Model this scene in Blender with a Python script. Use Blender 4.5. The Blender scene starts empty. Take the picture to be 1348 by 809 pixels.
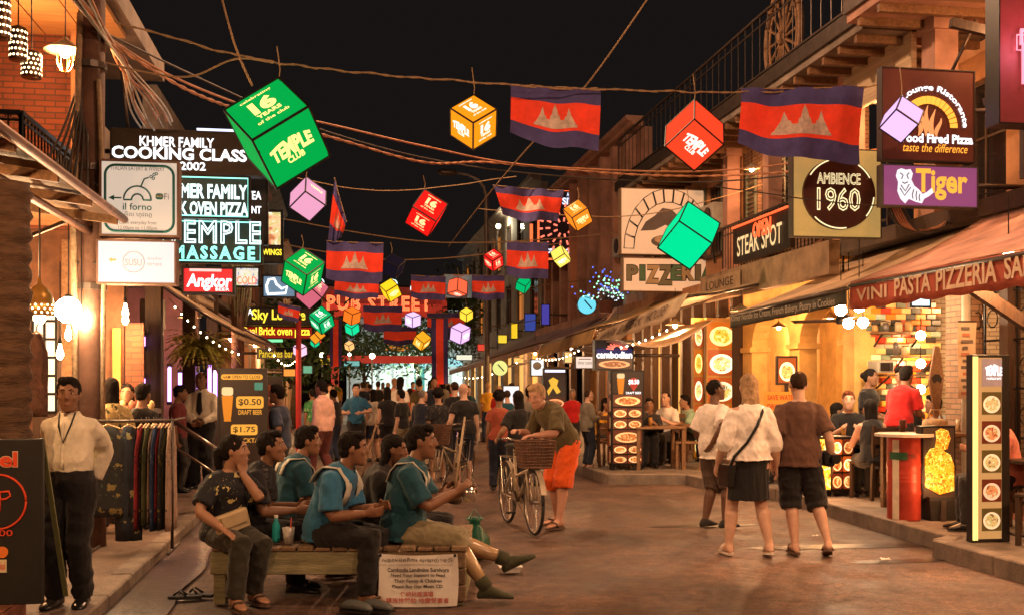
import bpy, bmesh, math, random
import numpy as np
from mathutils import Vector, Matrix, Euler, noise
random.seed(7)
D = bpy.data; S = bpy.context.scene; COL = S.collection
V = Vector; PI = math.pi
# ---------------------------------------------------------------- camera, world, exposure
F, CX, HY, EYE = 1400.0, 674.0, 505.0, 1.6        # focal length and horizon in photo pixels (1348 x 809)
TH = math.atan((674 - 450) / F)                   # the street runs along +Y, the camera looks a little to the right
cam = D.cameras.new('camera'); cam.sensor_width = 36; cam.lens = F / 1348 * 36
cam.shift_y = (HY - 404.5) / 1348; cam.clip_end = 600; cam.clip_start = 0.05
camo = D.objects.new('camera', cam); COL.objects.link(camo)
camo.location = (0, 0, EYE); camo.rotation_euler = (PI / 2, 0, -TH); S.camera = camo
wd = D.worlds.new('World'); S.world = wd; wd.use_nodes = True
wn = wd.node_tree.nodes; wl = wd.node_tree.links
sky = wn.new('ShaderNodeTexSky'); sky.sky_type = 'NISHITA'; sky.sun_disc = False
sky.sun_elevation = math.radians(-8); sky.sun_rotation = math.radians(200)
mixw = wn.new('ShaderNodeMix'); mixw.data_type = 'RGBA'; mixw.inputs[0].default_value = 0.97
wl.new(sky.outputs[0], mixw.inputs[6]); mixw.inputs[7].default_value = (0.0125, 0.0098, 0.009, 1)   # town glow on the night sky
wl.new(mixw.outputs[2], wn['Background'].inputs[0]); wn['Background'].inputs[1].default_value = 0.6
S.view_settings.view_transform = 'Standard'; S.view_settings.look = 'None'
S.view_settings.exposure = 0.22; S.view_settings.gamma = 1
S.cycles.use_denoising = True; S.cycles.max_bounces = 5; S.cycles.diffuse_bounces = 3
S.cycles.glossy_bounces = 2; S.cycles.transmission_bounces = 3; S.cycles.sample_clamp_indirect = 4
S.cycles.use_light_tree = True; S.cycles.caustics_reflective = False; S.cycles.caustics_refractive = False

sT, cT = math.sin(TH), math.cos(TH)
def ray(x, y):
    u = (x - CX) / F; w = (HY - y) / F
    return V((sT + u * cT, cT - u * sT, w))
def onY(x, y, Y): r = ray(x, y); return V((0, 0, EYE)) + r * (Y / r.y)
def onX(x, y, X): r = ray(x, y); return V((0, 0, EYE)) + r * (X / r.x)
def onZ(x, y, z=0.0): r = ray(x, y); return V((0, 0, EYE)) + r * ((z - EYE) / r.z)

# ---------------------------------------------------------------- materials
MATS = {}
def nd(nt, t, **k):
    n = nt.nodes.new(t)
    for a, b in k.items(): setattr(n, a, b)
    return n
def mat(name, col=(.5, .5, .5), rough=.7, metal=0, var=.2, scale=6, bump=0, bscale=60, emit=0, ecol=None, spec=.4, detail=4, stretch=None, coat=0, sampling=None, sheen=0):
    if name in MATS: return MATS[name]
    m = D.materials.new(name); m.use_nodes = True; MATS[name] = m
    nt = m.node_tree; b = nt.nodes['Principled BSDF']; L = nt.links
    b.inputs['Roughness'].default_value = rough; b.inputs['Metallic'].default_value = metal
    b.inputs['Specular IOR Level'].default_value = spec; b.inputs['Coat Weight'].default_value = coat
    b.inputs['Sheen Weight'].default_value = sheen
    tc = nd(nt, 'ShaderNodeTexCoord'); mp = nd(nt, 'ShaderNodeMapping'); L.new(tc.outputs['Object'], mp.inputs[0])
    if stretch: mp.inputs['Scale'].default_value = stretch
    if var > 0:
        n = nd(nt, 'ShaderNodeTexNoise'); n.inputs['Scale'].default_value = scale; n.inputs['Detail'].default_value = detail; n.inputs['Roughness'].default_value = .65
        L.new(mp.outputs[0], n.inputs['Vector'])
        r = nd(nt, 'ShaderNodeValToRGB'); r.color_ramp.elements[0].position = .3; r.color_ramp.elements[1].position = .72
        r.color_ramp.elements[0].color = tuple(c * (1 - var) for c in col) + (1,)
        r.color_ramp.elements[1].color = tuple(min(1, c * (1 + var)) for c in col) + (1,)
        L.new(n.outputs['Fac'], r.inputs[0]); L.new(r.outputs[0], b.inputs['Base Color'])
    else: b.inputs['Base Color'].default_value = tuple(col) + (1,)
    if bump > 0:
        n2 = nd(nt, 'ShaderNodeTexNoise'); n2.inputs['Scale'].default_value = bscale; n2.inputs['Detail'].default_value = 3
        L.new(mp.outputs[0], n2.inputs['Vector'])
        bp = nd(nt, 'ShaderNodeBump'); bp.inputs['Strength'].default_value = min(1, bump); bp.inputs['Distance'].default_value = .02
        L.new(n2.outputs['Fac'], bp.inputs['Height']); L.new(bp.outputs[0], b.inputs['Normal'])
    if emit > 0:
        b.inputs['Emission Color'].default_value = tuple(ecol or col) + (1,); b.inputs['Emission Strength'].default_value = emit
        m.cycles.emission_sampling = sampling or ('AUTO' if emit > 3 else 'NONE')
    return m
def srgb(r, g, b): return tuple(((c / 255 + .055) / 1.055) ** 2.4 if c > 10 else c / 3294 for c in (r, g, b))
def glow(name, rgb, k=1.0, sampling='NONE'):           # things that give off light, colour in display values
    c = srgb(*rgb)
    return mat('glow_' + name, tuple(.25 * x for x in c), .5, var=0, emit=k, ecol=c, sampling=sampling)
def paint(name, rgb, rough=.6, **k): return mat(name, srgb(*rgb), rough, **k)
def brickmat(name, c1, c2, mortar, scale=1.0, bw=.22, bh=.065, axis='XZ', bump=.6):
    if name in MATS: return MATS[name]
    m = D.materials.new(name); m.use_nodes = True; MATS[name] = m
    nt = m.node_tree; L = nt.links; b = nt.nodes['Principled BSDF']; b.inputs['Roughness'].default_value = .85
    tc = nd(nt, 'ShaderNodeTexCoord'); sp = nd(nt, 'ShaderNodeSeparateXYZ'); cb = nd(nt, 'ShaderNodeCombineXYZ')
    L.new(tc.outputs['Object'], sp.inputs[0])
    ad = nd(nt, 'ShaderNodeMath', operation='ADD'); L.new(sp.outputs['X'], ad.inputs[0]); L.new(sp.outputs['Y'], ad.inputs[1])
    L.new(ad.outputs[0], cb.inputs['X']); L.new(sp.outputs['Z'], cb.inputs['Y'])
    br = nd(nt, 'ShaderNodeTexBrick'); L.new(cb.outputs[0], br.inputs['Vector'])
    br.inputs['Color1'].default_value = c1 + (1,); br.inputs['Color2'].default_value = c2 + (1,); br.inputs['Mortar'].default_value = mortar + (1,)
    br.inputs['Scale'].default_value = scale; br.inputs['Brick Width'].default_value = bw; br.inputs['Row Height'].default_value = bh
    br.inputs['Mortar Size'].default_value = .008; br.inputs['Mortar Smooth'].default_value = .2
    n = nd(nt, 'ShaderNodeTexNoise'); n.inputs['Scale'].default_value = 3; n.inputs['Detail'].default_value = 5; L.new(tc.outputs['Object'], n.inputs['Vector'])
    mx = nd(nt, 'ShaderNodeMix', data_type='RGBA', blend_type='MULTIPLY'); mx.inputs[0].default_value = .7
    L.new(br.outputs['Color'], mx.inputs[6]); L.new(n.outputs['Fac'], mx.inputs[7])
    gm = nd(nt, 'ShaderNodeBrightContrast'); gm.inputs['Bright'].default_value = .01; L.new(mx.outputs[2], gm.inputs[0])
    L.new(gm.outputs[0], b.inputs['Base Color'])
    bp = nd(nt, 'ShaderNodeBump', invert=True); bp.inputs['Strength'].default_value = bump; bp.inputs['Distance'].default_value = .01
    L.new(br.outputs['Fac'], bp.inputs['Height']); L.new(bp.outputs[0], b.inputs['Normal'])
    return m
def spotmat(name, base, spots, scale=14, thr=.35, rough=.85):       # printed cloth and small picture prints
    if name in MATS: return MATS[name]
    m = mat(name, base, rough, var=.25, scale=9, bump=.25, bscale=30); nt = m.node_tree; L = nt.links; b = nt.nodes['Principled BSDF']
    tc = nd(nt, 'ShaderNodeTexCoord'); last = b.inputs['Base Color'].links[0].from_socket
    for i, (c, s, t) in enumerate(spots):
        vo = nd(nt, 'ShaderNodeTexVoronoi'); vo.inputs['Scale'].default_value = s
        mp = nd(nt, 'ShaderNodeMapping'); mp.inputs['Location'].default_value = (i * 3.1, i * 1.7, i * 5.3); L.new(tc.outputs['Object'], mp.inputs[0])
        n = nd(nt, 'ShaderNodeTexNoise'); n.inputs['Scale'].default_value = s * 2.2; L.new(mp.outputs[0], n.inputs['Vector'])
        mv = nd(nt, 'ShaderNodeMix', data_type='VECTOR'); mv.inputs[0].default_value = .12; L.new(mp.outputs[0], mv.inputs[4]); L.new(n.outputs['Color'], mv.inputs[5])
        L.new(mv.outputs[1], vo.inputs['Vector'])
        lt = nd(nt, 'ShaderNodeMath', operation='LESS_THAN'); lt.inputs[1].default_value = t; L.new(vo.outputs['Distance'], lt.inputs[0])
        mx = nd(nt, 'ShaderNodeMix', data_type='RGBA'); L.new(lt.outputs[0], mx.inputs[0]); L.new(last, mx.inputs[6]); mx.inputs[7].default_value = c + (1,)
        last = mx.outputs[2]
    L.new(last, b.inputs['Base Color'])
    return m
def foodmat(name, dark, mid, light, scale=9, emit=0, rough=.4, plate=1):
    """A printed food photograph: a pale oval plate on a dark ground with heaped food, different on every board."""
    if name in MATS: return MATS[name]
    m = D.materials.new(name); m.use_nodes = True; MATS[name] = m; nt = m.node_tree; L = nt.links; b = nt.nodes['Principled BSDF']
    tc = nd(nt, 'ShaderNodeTexCoord'); oi = nd(nt, 'ShaderNodeObjectInfo'); off = nd(nt, 'ShaderNodeVectorMath', operation='SCALE'); off.inputs[0].default_value = (17, 9, 13); L.new(oi.outputs['Random'], off.inputs['Scale'])
    ad = nd(nt, 'ShaderNodeVectorMath', operation='ADD'); L.new(tc.outputs['Object'], ad.inputs[0]); L.new(off.outputs[0], ad.inputs[1])
    n = nd(nt, 'ShaderNodeTexNoise'); n.inputs['Scale'].default_value = scale * 1.6; n.inputs['Detail'].default_value = 6; n.inputs['Distortion'].default_value = 1.6; L.new(ad.outputs[0], n.inputs['Vector'])
    r = nd(nt, 'ShaderNodeValToRGB'); e = r.color_ramp.elements; e[0].position = .36; e[0].color = dark + (1,); e[1].position = .62; e[1].color = light + (1,); k = e.new(.46); k.color = mid + (1,); g = e.new(.54); g.color = (mid[0] * .45, mid[1] * .75, mid[2] * .35, 1)
    L.new(n.outputs['Fac'], r.inputs[0]); last = r.outputs[0]
    if plate:
        sb = nd(nt, 'ShaderNodeVectorMath', operation='SUBTRACT'); sb.inputs[1].default_value = (.5, .5, .45); L.new(tc.outputs['Generated'], sb.inputs[0]); mu = nd(nt, 'ShaderNodeVectorMath', operation='MULTIPLY'); mu.inputs[1].default_value = (1, 0, 1.15); L.new(sb.outputs[0], mu.inputs[0]); ln = nd(nt, 'ShaderNodeVectorMath', operation='LENGTH'); L.new(mu.outputs[0], ln.inputs[0])
        wb = nd(nt, 'ShaderNodeMath', operation='MULTIPLY_ADD'); L.new(n.outputs['Fac'], wb.inputs[0]); wb.inputs[1].default_value = .16; L.new(ln.outputs['Value'], wb.inputs[2])
        for src, t, c in ((wb.outputs[0], .4, tuple(min(1, q * 1.05) for q in light)), (ln.outputs['Value'], .44, tuple(q * .55 for q in dark))):
            gt = nd(nt, 'ShaderNodeMath', operation='GREATER_THAN'); gt.inputs[1].default_value = t; L.new(src, gt.inputs[0]); mx = nd(nt, 'ShaderNodeMix', data_type='RGBA'); L.new(gt.outputs[0], mx.inputs[0]); L.new(last, mx.inputs[6]); mx.inputs[7].default_value = c + (1,); last = mx.outputs[2]
    L.new(last, b.inputs['Base Color']); b.inputs['Roughness'].default_value = rough
    if emit: L.new(last, b.inputs['Emission Color']); b.inputs['Emission Strength'].default_value = emit; m.cycles.emission_sampling = 'NONE'
    return m

# ---------------------------------------------------------------- mesh builder
def frames(pts):
    out = []; n = len(pts); t0 = None; up = None
    for i in range(n):
        t = (pts[min(i + 1, n - 1)] - pts[max(i - 1, 0)])
        t = t.normalized() if t.length > 1e-9 else V((0, 0, 1))
        if up is None:
            a = V((0, 0, 1)) if abs(t.z) < .9 else V((0, 1, 0)); up = (a - t * a.dot(t)).normalized()
        else:
            up = up - t * up.dot(t); up = up.normalized() if up.length > 1e-6 else V((1, 0, 0))
        out.append((t, up, t.cross(up)))
    return out
class MB:
    def __init__(s): s.v = []; s.f = []; s.m = []
    def add(s, vs, fs, mi=0):
        o = len(s.v); s.v += [V(a) for a in vs]; s.f += [tuple(i + o for i in f) for f in fs]; s.m += [mi] * len(fs); return s
    def box(s, c, d, R=None, mi=0):
        c = V(c); a, b, e = d[0] / 2, d[1] / 2, d[2] / 2
        vs = [V((x, y, z)) for z in (-e, e) for y in (-b, b) for x in (-a, a)]
        if R is not None: vs = [R @ p for p in vs]
        return s.add([c + p for p in vs], [(0, 2, 3, 1), (4, 5, 7, 6), (0, 1, 5, 4), (2, 6, 7, 3), (0, 4, 6, 2), (1, 3, 7, 5)], mi)
    def span(s, a, b, mi=0): return s.box([(a[i] + b[i]) / 2 for i in range(3)], [abs(a[i] - b[i]) for i in range(3)], None, mi)
    def bar(s, a, b, w, h=None, mi=0, up=None):                  # square bar between two points
        a, b = V(a), V(b); t = (b - a); L = t.length; t.normalize()
        u = V(up) if up else (V((0, 0, 1)) if abs(t.z) < .95 else V((0, 1, 0)))
        u = (u - t * u.dot(t)).normalized(); r = t.cross(u); R = Matrix((r, t, u)).transposed()
        return s.box((a + b) / 2, (w, L, h or w), R, mi)
    def ring(s, rings, cap=True, mi=0, closed=True):
        n = len(rings[0]); o = len(s.v); s.v += [V(p) for r in rings for p in r]; fs = []
        for i in range(len(rings) - 1):
            for j in range(n if closed else n - 1):
                k = (j + 1) % n; fs.append((o + i * n + j, o + i * n + k, o + (i + 1) * n + k, o + (i + 1) * n + j))
        if cap: fs.append(tuple(o + j for j in reversed(range(n)))); fs.append(tuple(o + (len(rings) - 1) * n + j for j in range(n)))
        s.f += fs; s.m += [mi] * len(fs); return s
    def tube(s, pts, r, n=8, cap=True, mi=0):
        pts = [V(p) for p in pts]; rr = r if isinstance(r, (list, tuple)) else [r] * len(pts)
        R = []
        for p, (t, u, w), q in zip(pts, frames(pts), rr):
            R.append([p + (u * math.cos(2 * PI * j / n) + w * math.sin(2 * PI * j / n)) * q for j in range(n)])
        return s.ring(R, cap, mi)
    def lathe(s, prof, n=16, M=None, mi=0, c=(0, 0, 0)):             # prof: (radius, z)
        R = [[V((r * math.cos(2 * PI * j / n), r * math.sin(2 * PI * j / n), z)) + V(c) for j in range(n)] for r, z in prof]
        if M is not None: R = [[M @ p for p in q] for q in R]
        return s.ring(R, True, mi)
    def ball(s, c, r, n=10, mi=0):
        r = V((r, r, r)) if not hasattr(r, '__len__') else V(r); k = max(4, n // 2)
        R = []
        for i in range(k + 1):
            a = PI * (i + (.02 if i == 0 else -.02 if i == k else 0)) / k
            R.append([V(c) + V((r.x * math.sin(a) * math.cos(2 * PI * j / n), r.y * math.sin(a) * math.sin(2 * PI * j / n), -r.z * math.cos(a))) for j in range(n)])
        return s.ring(R, True, mi)
    def prism(s, poly, a, b, ax='Y', mi=0):                          # polygon of (p, q) pushed from a to b along an axis
        f = {'Y': lambda p, t: V((p[0], t, p[1])), 'X': lambda p, t: V((t, p[0], p[1])), 'Z': lambda p, t: V((p[0], p[1], t))}[ax]
        return s.ring([[f(p, a) for p in poly], [f(p, b) for p in poly]], True, mi)
    def grid(s, fn, nu, nv, mi=0):
        o = len(s.v); s.v += [V(fn(i / nu, j / nv)) for j in range(nv + 1) for i in range(nu + 1)]
        fs = [(o + j * (nu + 1) + i, o + j * (nu + 1) + i + 1, o + (j + 1) * (nu + 1) + i + 1, o + (j + 1) * (nu + 1) + i) for j in range(nv) for i in range(nu)]
        s.f += fs; s.m += [mi] * len(fs); return s
    def xf(s, M): s.v = [M @ p for p in s.v]; return s
    def build(s, name, m, parent=None, w=0, smooth=False, bevel=0, kind=None, recalc=True):
        me = D.meshes.new(name); vs = s.v
        if parent is not None and w:
            I = WM(parent).inverted(); vs = [I @ p for p in vs]
        me.from_pydata([tuple(p) for p in vs], [], s.f)
        ms = m if isinstance(m, (list, tuple)) else [m]
        for q in ms: me.materials.append(q)
        if len(ms) > 1: me.polygons.foreach_set('material_index', s.m)
        if recalc:
            bm = bmesh.new(); bm.from_mesh(me); bmesh.ops.recalc_face_normals(bm, faces=bm.faces)
            if bevel:
                bmesh.ops.bevel(bm, geom=[e for e in bm.edges], offset=bevel, segments=1, affect='EDGES', clamp_overlap=True)
            bm.to_mesh(me); bm.free()
        if smooth: me.polygons.foreach_set('use_smooth', [True] * len(me.polygons))
        me.update()
        o = D.objects.new(name, me); COL.objects.link(o)
        if parent is not None: o.parent = parent
        if kind: o['kind'] = kind
        return o
def WM(o): return (WM(o.parent) if o.parent else Matrix.Identity(4)) @ o.matrix_basis
def tag(o, label, cat, group=None):
    o['label'] = label; o['category'] = cat
    if group: o['group'] = group
    return o
def thing(name, label, cat, loc=(0, 0, 0), rz=0, group=None):
    o = D.objects.new(name, None); COL.objects.link(o); o.empty_display_size = .1
    o.location = loc; o.rotation_euler = (0, 0, rz); return tag(o, label, cat, group)
def struct(o): o['kind'] = 'structure'; return o
LS = 2.4                                           # strength of every lamp in the street
def lamp(name, parent, loc, watts, col=(1, .53, .24), r=.06, w=1, spot=None):
    l = D.lights.new(name, 'SPOT' if spot else 'POINT'); l.energy = watts * LS; l.color = col; l.shadow_soft_size = r
    if spot: l.spot_size = spot; l.spot_blend = .8
    o = D.objects.new(name, l); COL.objects.link(o); p = V(loc)
    if parent is not None:
        if w: p = WM(parent).inverted() @ p
        o.parent = parent
    o.location = p; return o
def lerp(a, b, t): return a + (b - a) * t
def box_obj(name, a, b, m, parent, w=1, bevel=0): return MB().span(a, b).build(name, m, parent, w, bevel=bevel)

# ---------------------------------------------------------------- lettering
TXT = {}
def textgeo(s, neon=0, bold=0, sp=1.0):
    k = (s, neon, bold, sp)
    if k in TXT: return TXT[k]
    c = D.curves.new('lettering', 'FONT'); c.body = s; c.resolution_u = 3; c.offset = bold; c.space_character = sp; c.align_x = 'CENTER'
    if neon: c.fill_mode = 'NONE'; c.bevel_depth = neon; c.bevel_resolution = 0; c.resolution_u = 2
    o = D.objects.new('lettering', c); m = o.to_mesh()
    vs = [tuple(v.co) for v in m.vertices]; fs = [tuple(p.vertices) for p in m.polygons]
    o.to_mesh_clear(); D.objects.remove(o); D.curves.remove(c)
    if not vs: vs = [(0, 0, 0), (1, 0, 0), (1, 1, 0)]; fs = [(0, 1, 2)]
    x0, x1 = min(v[0] for v in vs), max(v[0] for v in vs); y0, y1 = min(v[1] for v in vs), max(v[1] for v in vs)
    w, h = max(1e-6, x1 - x0), max(1e-6, y1 - y0)
    TXT[k] = ([((x - x0) / w, (y - y0) / h, z / h) for x, y, z in vs], fs); return TXT[k]
class Plane:
    """A flat board: o = lower-left corner, r = unit right, u = unit up, n = towards the viewer (world)."""
    def __init__(s, o, r, u, pix=None):
        s.o = V(o); s.r = V(r).normalized(); s.u = V(u).normalized(); s.n = s.r.cross(s.u); s.pix = pix
    def p(s, a, b, d=0): return s.o + s.r * a + s.u * b + s.n * d
    def loc(s, x, y):                                                # photo pixel -> board coordinates
        R = ray(x, y); C = V((0, 0, EYE)); t = (s.o - C).dot(s.n) / R.dot(s.n); q = C + R * t - s.o
        return q.dot(s.r), q.dot(s.u)
    def box(s, x0, y0, x1, y1):                                      # photo box -> board box a0,b0,a1,b1
        ym = (y0 + y1) / 2; xm = (x0 + x1) / 2
        return s.loc(x0, ym)[0], s.loc(xm, y1)[1], s.loc(x1, ym)[0], s.loc(xm, y0)[1]
    def text(s, parent, txt, box, m, d=.012, neon=0, bold=0, warp=None, name='lettering', sp=1.0, shear=0):
        vs, fs = textgeo(txt, neon, bold, sp); a0, b0, a1, b1 = box; mb = MB(); out = []
        for x, y, z in vs:
            if warp: x, y = warp(x, y)
            out.append(s.p(a0 + (a1 - a0) * x + shear * y * (b1 - b0), b0 + (b1 - b0) * y, d + z * (b1 - b0)))
        return mb.add(out, fs).build(name, m, parent, 1, recalc=False)
    def ptext(s, parent, txt, x0, y0, x1, y1, m, **k): return s.text(parent, txt, s.box(x0, y0, x1, y1), m, **k)
    def slab(s, name, parent, a0, b0, a1, b1, d0, d1, m, bevel=0):
        mb = MB(); mb.ring([[s.p(a0, b0, d), s.p(a1, b0, d), s.p(a1, b1, d), s.p(a0, b1, d)] for d in (d0, d1)])
        return mb.build(name, m, parent, 1, bevel=bevel)
    def poly(s, name, parent, pts, d0, d1, m):
        mb = MB(); mb.ring([[s.p(a, b, d) for a, b in pts] for d in (d0, d1)]); return mb.build(name, m, parent, 1)
    def line(s, name, parent, pts, r, m, d=.02, n=6, closed=False):
        P = [s.p(a, b, d) for a, b in pts]; mb = MB()
        if closed: P = P + [P[0]]
        return mb.tube(P, r, n).build(name, m, parent, 1, smooth=True)
def yplane(Y, x0, y0, x1, y1):                                       # board across the street facing the camera
    a = onY(x0, (y0 + y1) / 2, Y); b = onY(x1, (y0 + y1) / 2, Y); lo = onY((x0 + x1) / 2, y1, Y); hi = onY((x0 + x1) / 2, y0, Y)
    P = Plane((a.x, Y, lo.z), (1, 0, 0), (0, 0, 1)); P.w = b.x - a.x; P.h = hi.z - lo.z; return P
def signbox(name, label, Y, x0, y0, x1, y1, face, edge, depth=.14, frame=.025, group=None, fglow=None, hang=None):
    """Box sign facing the camera: housing, face panel and frame."""
    P = yplane(Y, x0, y0, x1, y1); t = thing(name, label, 'sign', P.p(P.w / 2, 0, -depth / 2), 0, group)
    P.slab('housing', t, 0, 0, P.w, P.h, -depth, -.006, edge)
    P.slab('face_panel', t, frame, frame, P.w - frame, P.h - frame, -.006, .004, face)
    mb = MB(); w, h = P.w, P.h
    for a0, b0, a1, b1 in ((0, 0, w, frame), (0, h - frame, w, h), (0, frame, frame, h - frame), (w - frame, frame, w, h - frame)):
        mb.ring([[P.p(a0, b0, d), P.p(a1, b0, d), P.p(a1, b1, d), P.p(a0, b1, d)] for d in (-.006, .015)])
    mb.build('frame', edge, t, 1)
    return P, t
def circ(cx, cy, rx, ry, a0=0, a1=2 * PI, n=24): return [(cx + rx * math.cos(lerp(a0, a1, i / n)), cy + ry * math.sin(lerp(a0, a1, i / n))) for i in range(n + 1)]
# ---------------------------------------------------------------- people
TMP = D.scenes.new('workbench'); PENDING = []
def later(name, mb, m, parent, voxel, smooth=3, disp=0, dfreq=(9, 9, 9)):
    """Queue a shape whose overlapping lofts are to be fused into one continuous skin."""
    me = D.meshes.new(name); me.from_pydata([tuple(p) for p in mb.v], [], mb.f)
    bm = bmesh.new(); bm.from_mesh(me); bmesh.ops.recalc_face_normals(bm, faces=bm.faces); bm.to_mesh(me); bm.free()
    o = D.objects.new(name, me); TMP.collection.objects.link(o)
    r = o.modifiers.new('r', 'REMESH'); r.mode = 'VOXEL'; r.voxel_size = voxel
    if smooth: q = o.modifiers.new('s', 'SMOOTH'); q.iterations = smooth; q.factor = .5
    PENDING.append((o, name, m, parent, disp, dfreq))
def flush():
    vl = TMP.view_layers[0]; vl.update(); dg = vl.depsgraph
    for o, name, m, parent, disp, df in PENDING:
        me = D.meshes.new_from_object(o.evaluated_get(dg)); me.name = name
        if disp:
            off = random.uniform(0, 50); n = len(me.vertices); co = np.empty(n * 3, 'f'); no = np.empty(n * 3, 'f')
            me.vertices.foreach_get('co', co); me.vertex_normals.foreach_get('vector', no); co.shape = no.shape = (-1, 3); q = co * np.array(df, 'f')
            a = np.array([.9 - 2.4 * abs(noise.noise((x + off, y + .7 * z, z))) - 1.0 * abs(noise.noise((x * 2.1, y * 2.1 + off, z * 2.1 + x))) for x, y, z in q.tolist()], 'f')
            co += no * (a * disp)[:, None]; me.vertices.foreach_set('co', co.ravel())
        me.materials.clear(); me.materials.append(m)
        me.polygons.foreach_set('use_smooth', [True] * len(me.polygons))
        n = D.objects.new(name, me); COL.objects.link(n); n.parent = parent
        old = o.data; D.objects.remove(o); D.meshes.remove(old)
    PENDING.clear(); D.scenes.remove(TMP)
def ik(a, t, l1, l2, hint):
    d = t - a; L = min(d.length, (l1 + l2) * .998); L = max(L, abs(l1 - l2) * 1.02 + .01); d = d.normalized()
    h = V(hint); h = h - d * h.dot(d)
    h = h.normalized() if h.length > 1e-5 else V((0, 1, 0))
    c = (l1 * l1 + L * L - l2 * l2) / (2 * l1 * L); c = max(-1, min(1, c)); s = math.sqrt(1 - c * c)
    return a + d * (l1 * c) + h * (l1 * s), a + d * L
def ell(c, a, b, rx, ry, n=14): return [c + a * (rx * math.cos(2 * PI * j / n)) + b * (ry * math.sin(2 * PI * j / n)) for j in range(n)]
TORSO = [(-.10, .10, .085), (-.05, .15, .108), (.0, .166, .118), (.08, .16, .118), (.17, .15, .112), (.26, .15, .116), (.35, .16, .122), (.415, .16, .114), (.455, .138, .1), (.49, .098, .08), (.52, .062, .06)]
HEAD = [(-.122, .024, .026, .058), (-.108, .042, .045, .042), (-.075, .058, .072, .02), (-.03, .069, .09, .004), (.015, .075, .097, -.006), (.055, .073, .094, -.01), (.088, .058, .076, -.012), (.108, .034, .046, -.014), (.116, .01, .014, -.014)]
def hand(mb, W, d, n, side, curl, k, spread=0):
    s = d.cross(n).normalized() * side; n = s.cross(d).normalized() * (1 if s.cross(d).dot(n) > 0 else -1)
    R = [ell(W + d * (x * k), s, n, rx * k, ry * k, 10) for x, rx, ry in ((-.02, .026, .021), (.02, .034, .018), (.06, .042, .016), (.088, .04, .013))]
    mb.ring(R)
    for i, (o, L, r) in enumerate(((.031, .07, .0092), (.0105, .08, .0095), (-.0105, .074, .0092), (-.031, .057, .0082))):
        p = W + d * (.082 * k) + s * (o * k); a = curl * (.75 + .1 * i); pts = [p - d * (.02 * k), p]; ang = 0; dd = d + s * (o * (1.5 + spread))
        for q in (.45, .32, .23):
            ang += a * (.5 if q == .45 else .65); v = (dd * math.cos(ang) + n * math.sin(ang)).normalized(); p = p + v * (L * q * k); pts.append(p)
        mb.tube(pts, [r * k, r * k, r * k * .98, r * k * .92, r * k * .75], 7)
    p = W + d * (.022 * k) + s * (.026 * k); v = (d * .62 + s * .62 + n * .35).normalized(); v2 = (d * .9 + s * .2 + n * (.25 + .4 * curl)).normalized()
    mb.tube([p - v * (.015 * k), p + v * (.038 * k), p + v * (.038 * k) + v2 * (.03 * k), p + v * .038 * k + v2 * (.05 * k)], [.014 * k, .012 * k, .0105 * k, .007 * k], 7)
SKIN = {'brown': (.235, .112, .062), 'tan': (.36, .19, .115), 'fair': (.56, .33, .235), 'dark': (.14, .068, .04), 'pink': (.5, .26, .18)}
def skinmat(k): return mat('skin_' + k, SKIN[k], .5, var=.12, scale=14, bump=.12, bscale=220, spec=.45)
def cloth(name, rgb, rough=.9, var=.16, bump=.22): return mat('cloth_' + name, srgb(*rgb), rough, var=var, scale=11, bump=bump, bscale=38, sheen=.15)
def hairmat(k='black'):
    c = {'black': (.012, .009, .008), 'brown': (.045, .024, .014), 'blond': (.42, .27, .15), 'grey': (.2, .17, .15), 'red': (.16, .05, .025)}[k]
    return mat('hair_' + k, c, .8, spec=.12, var=.45, scale=30, bump=.5, bscale=150, stretch=(1, 1, .25))
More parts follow.
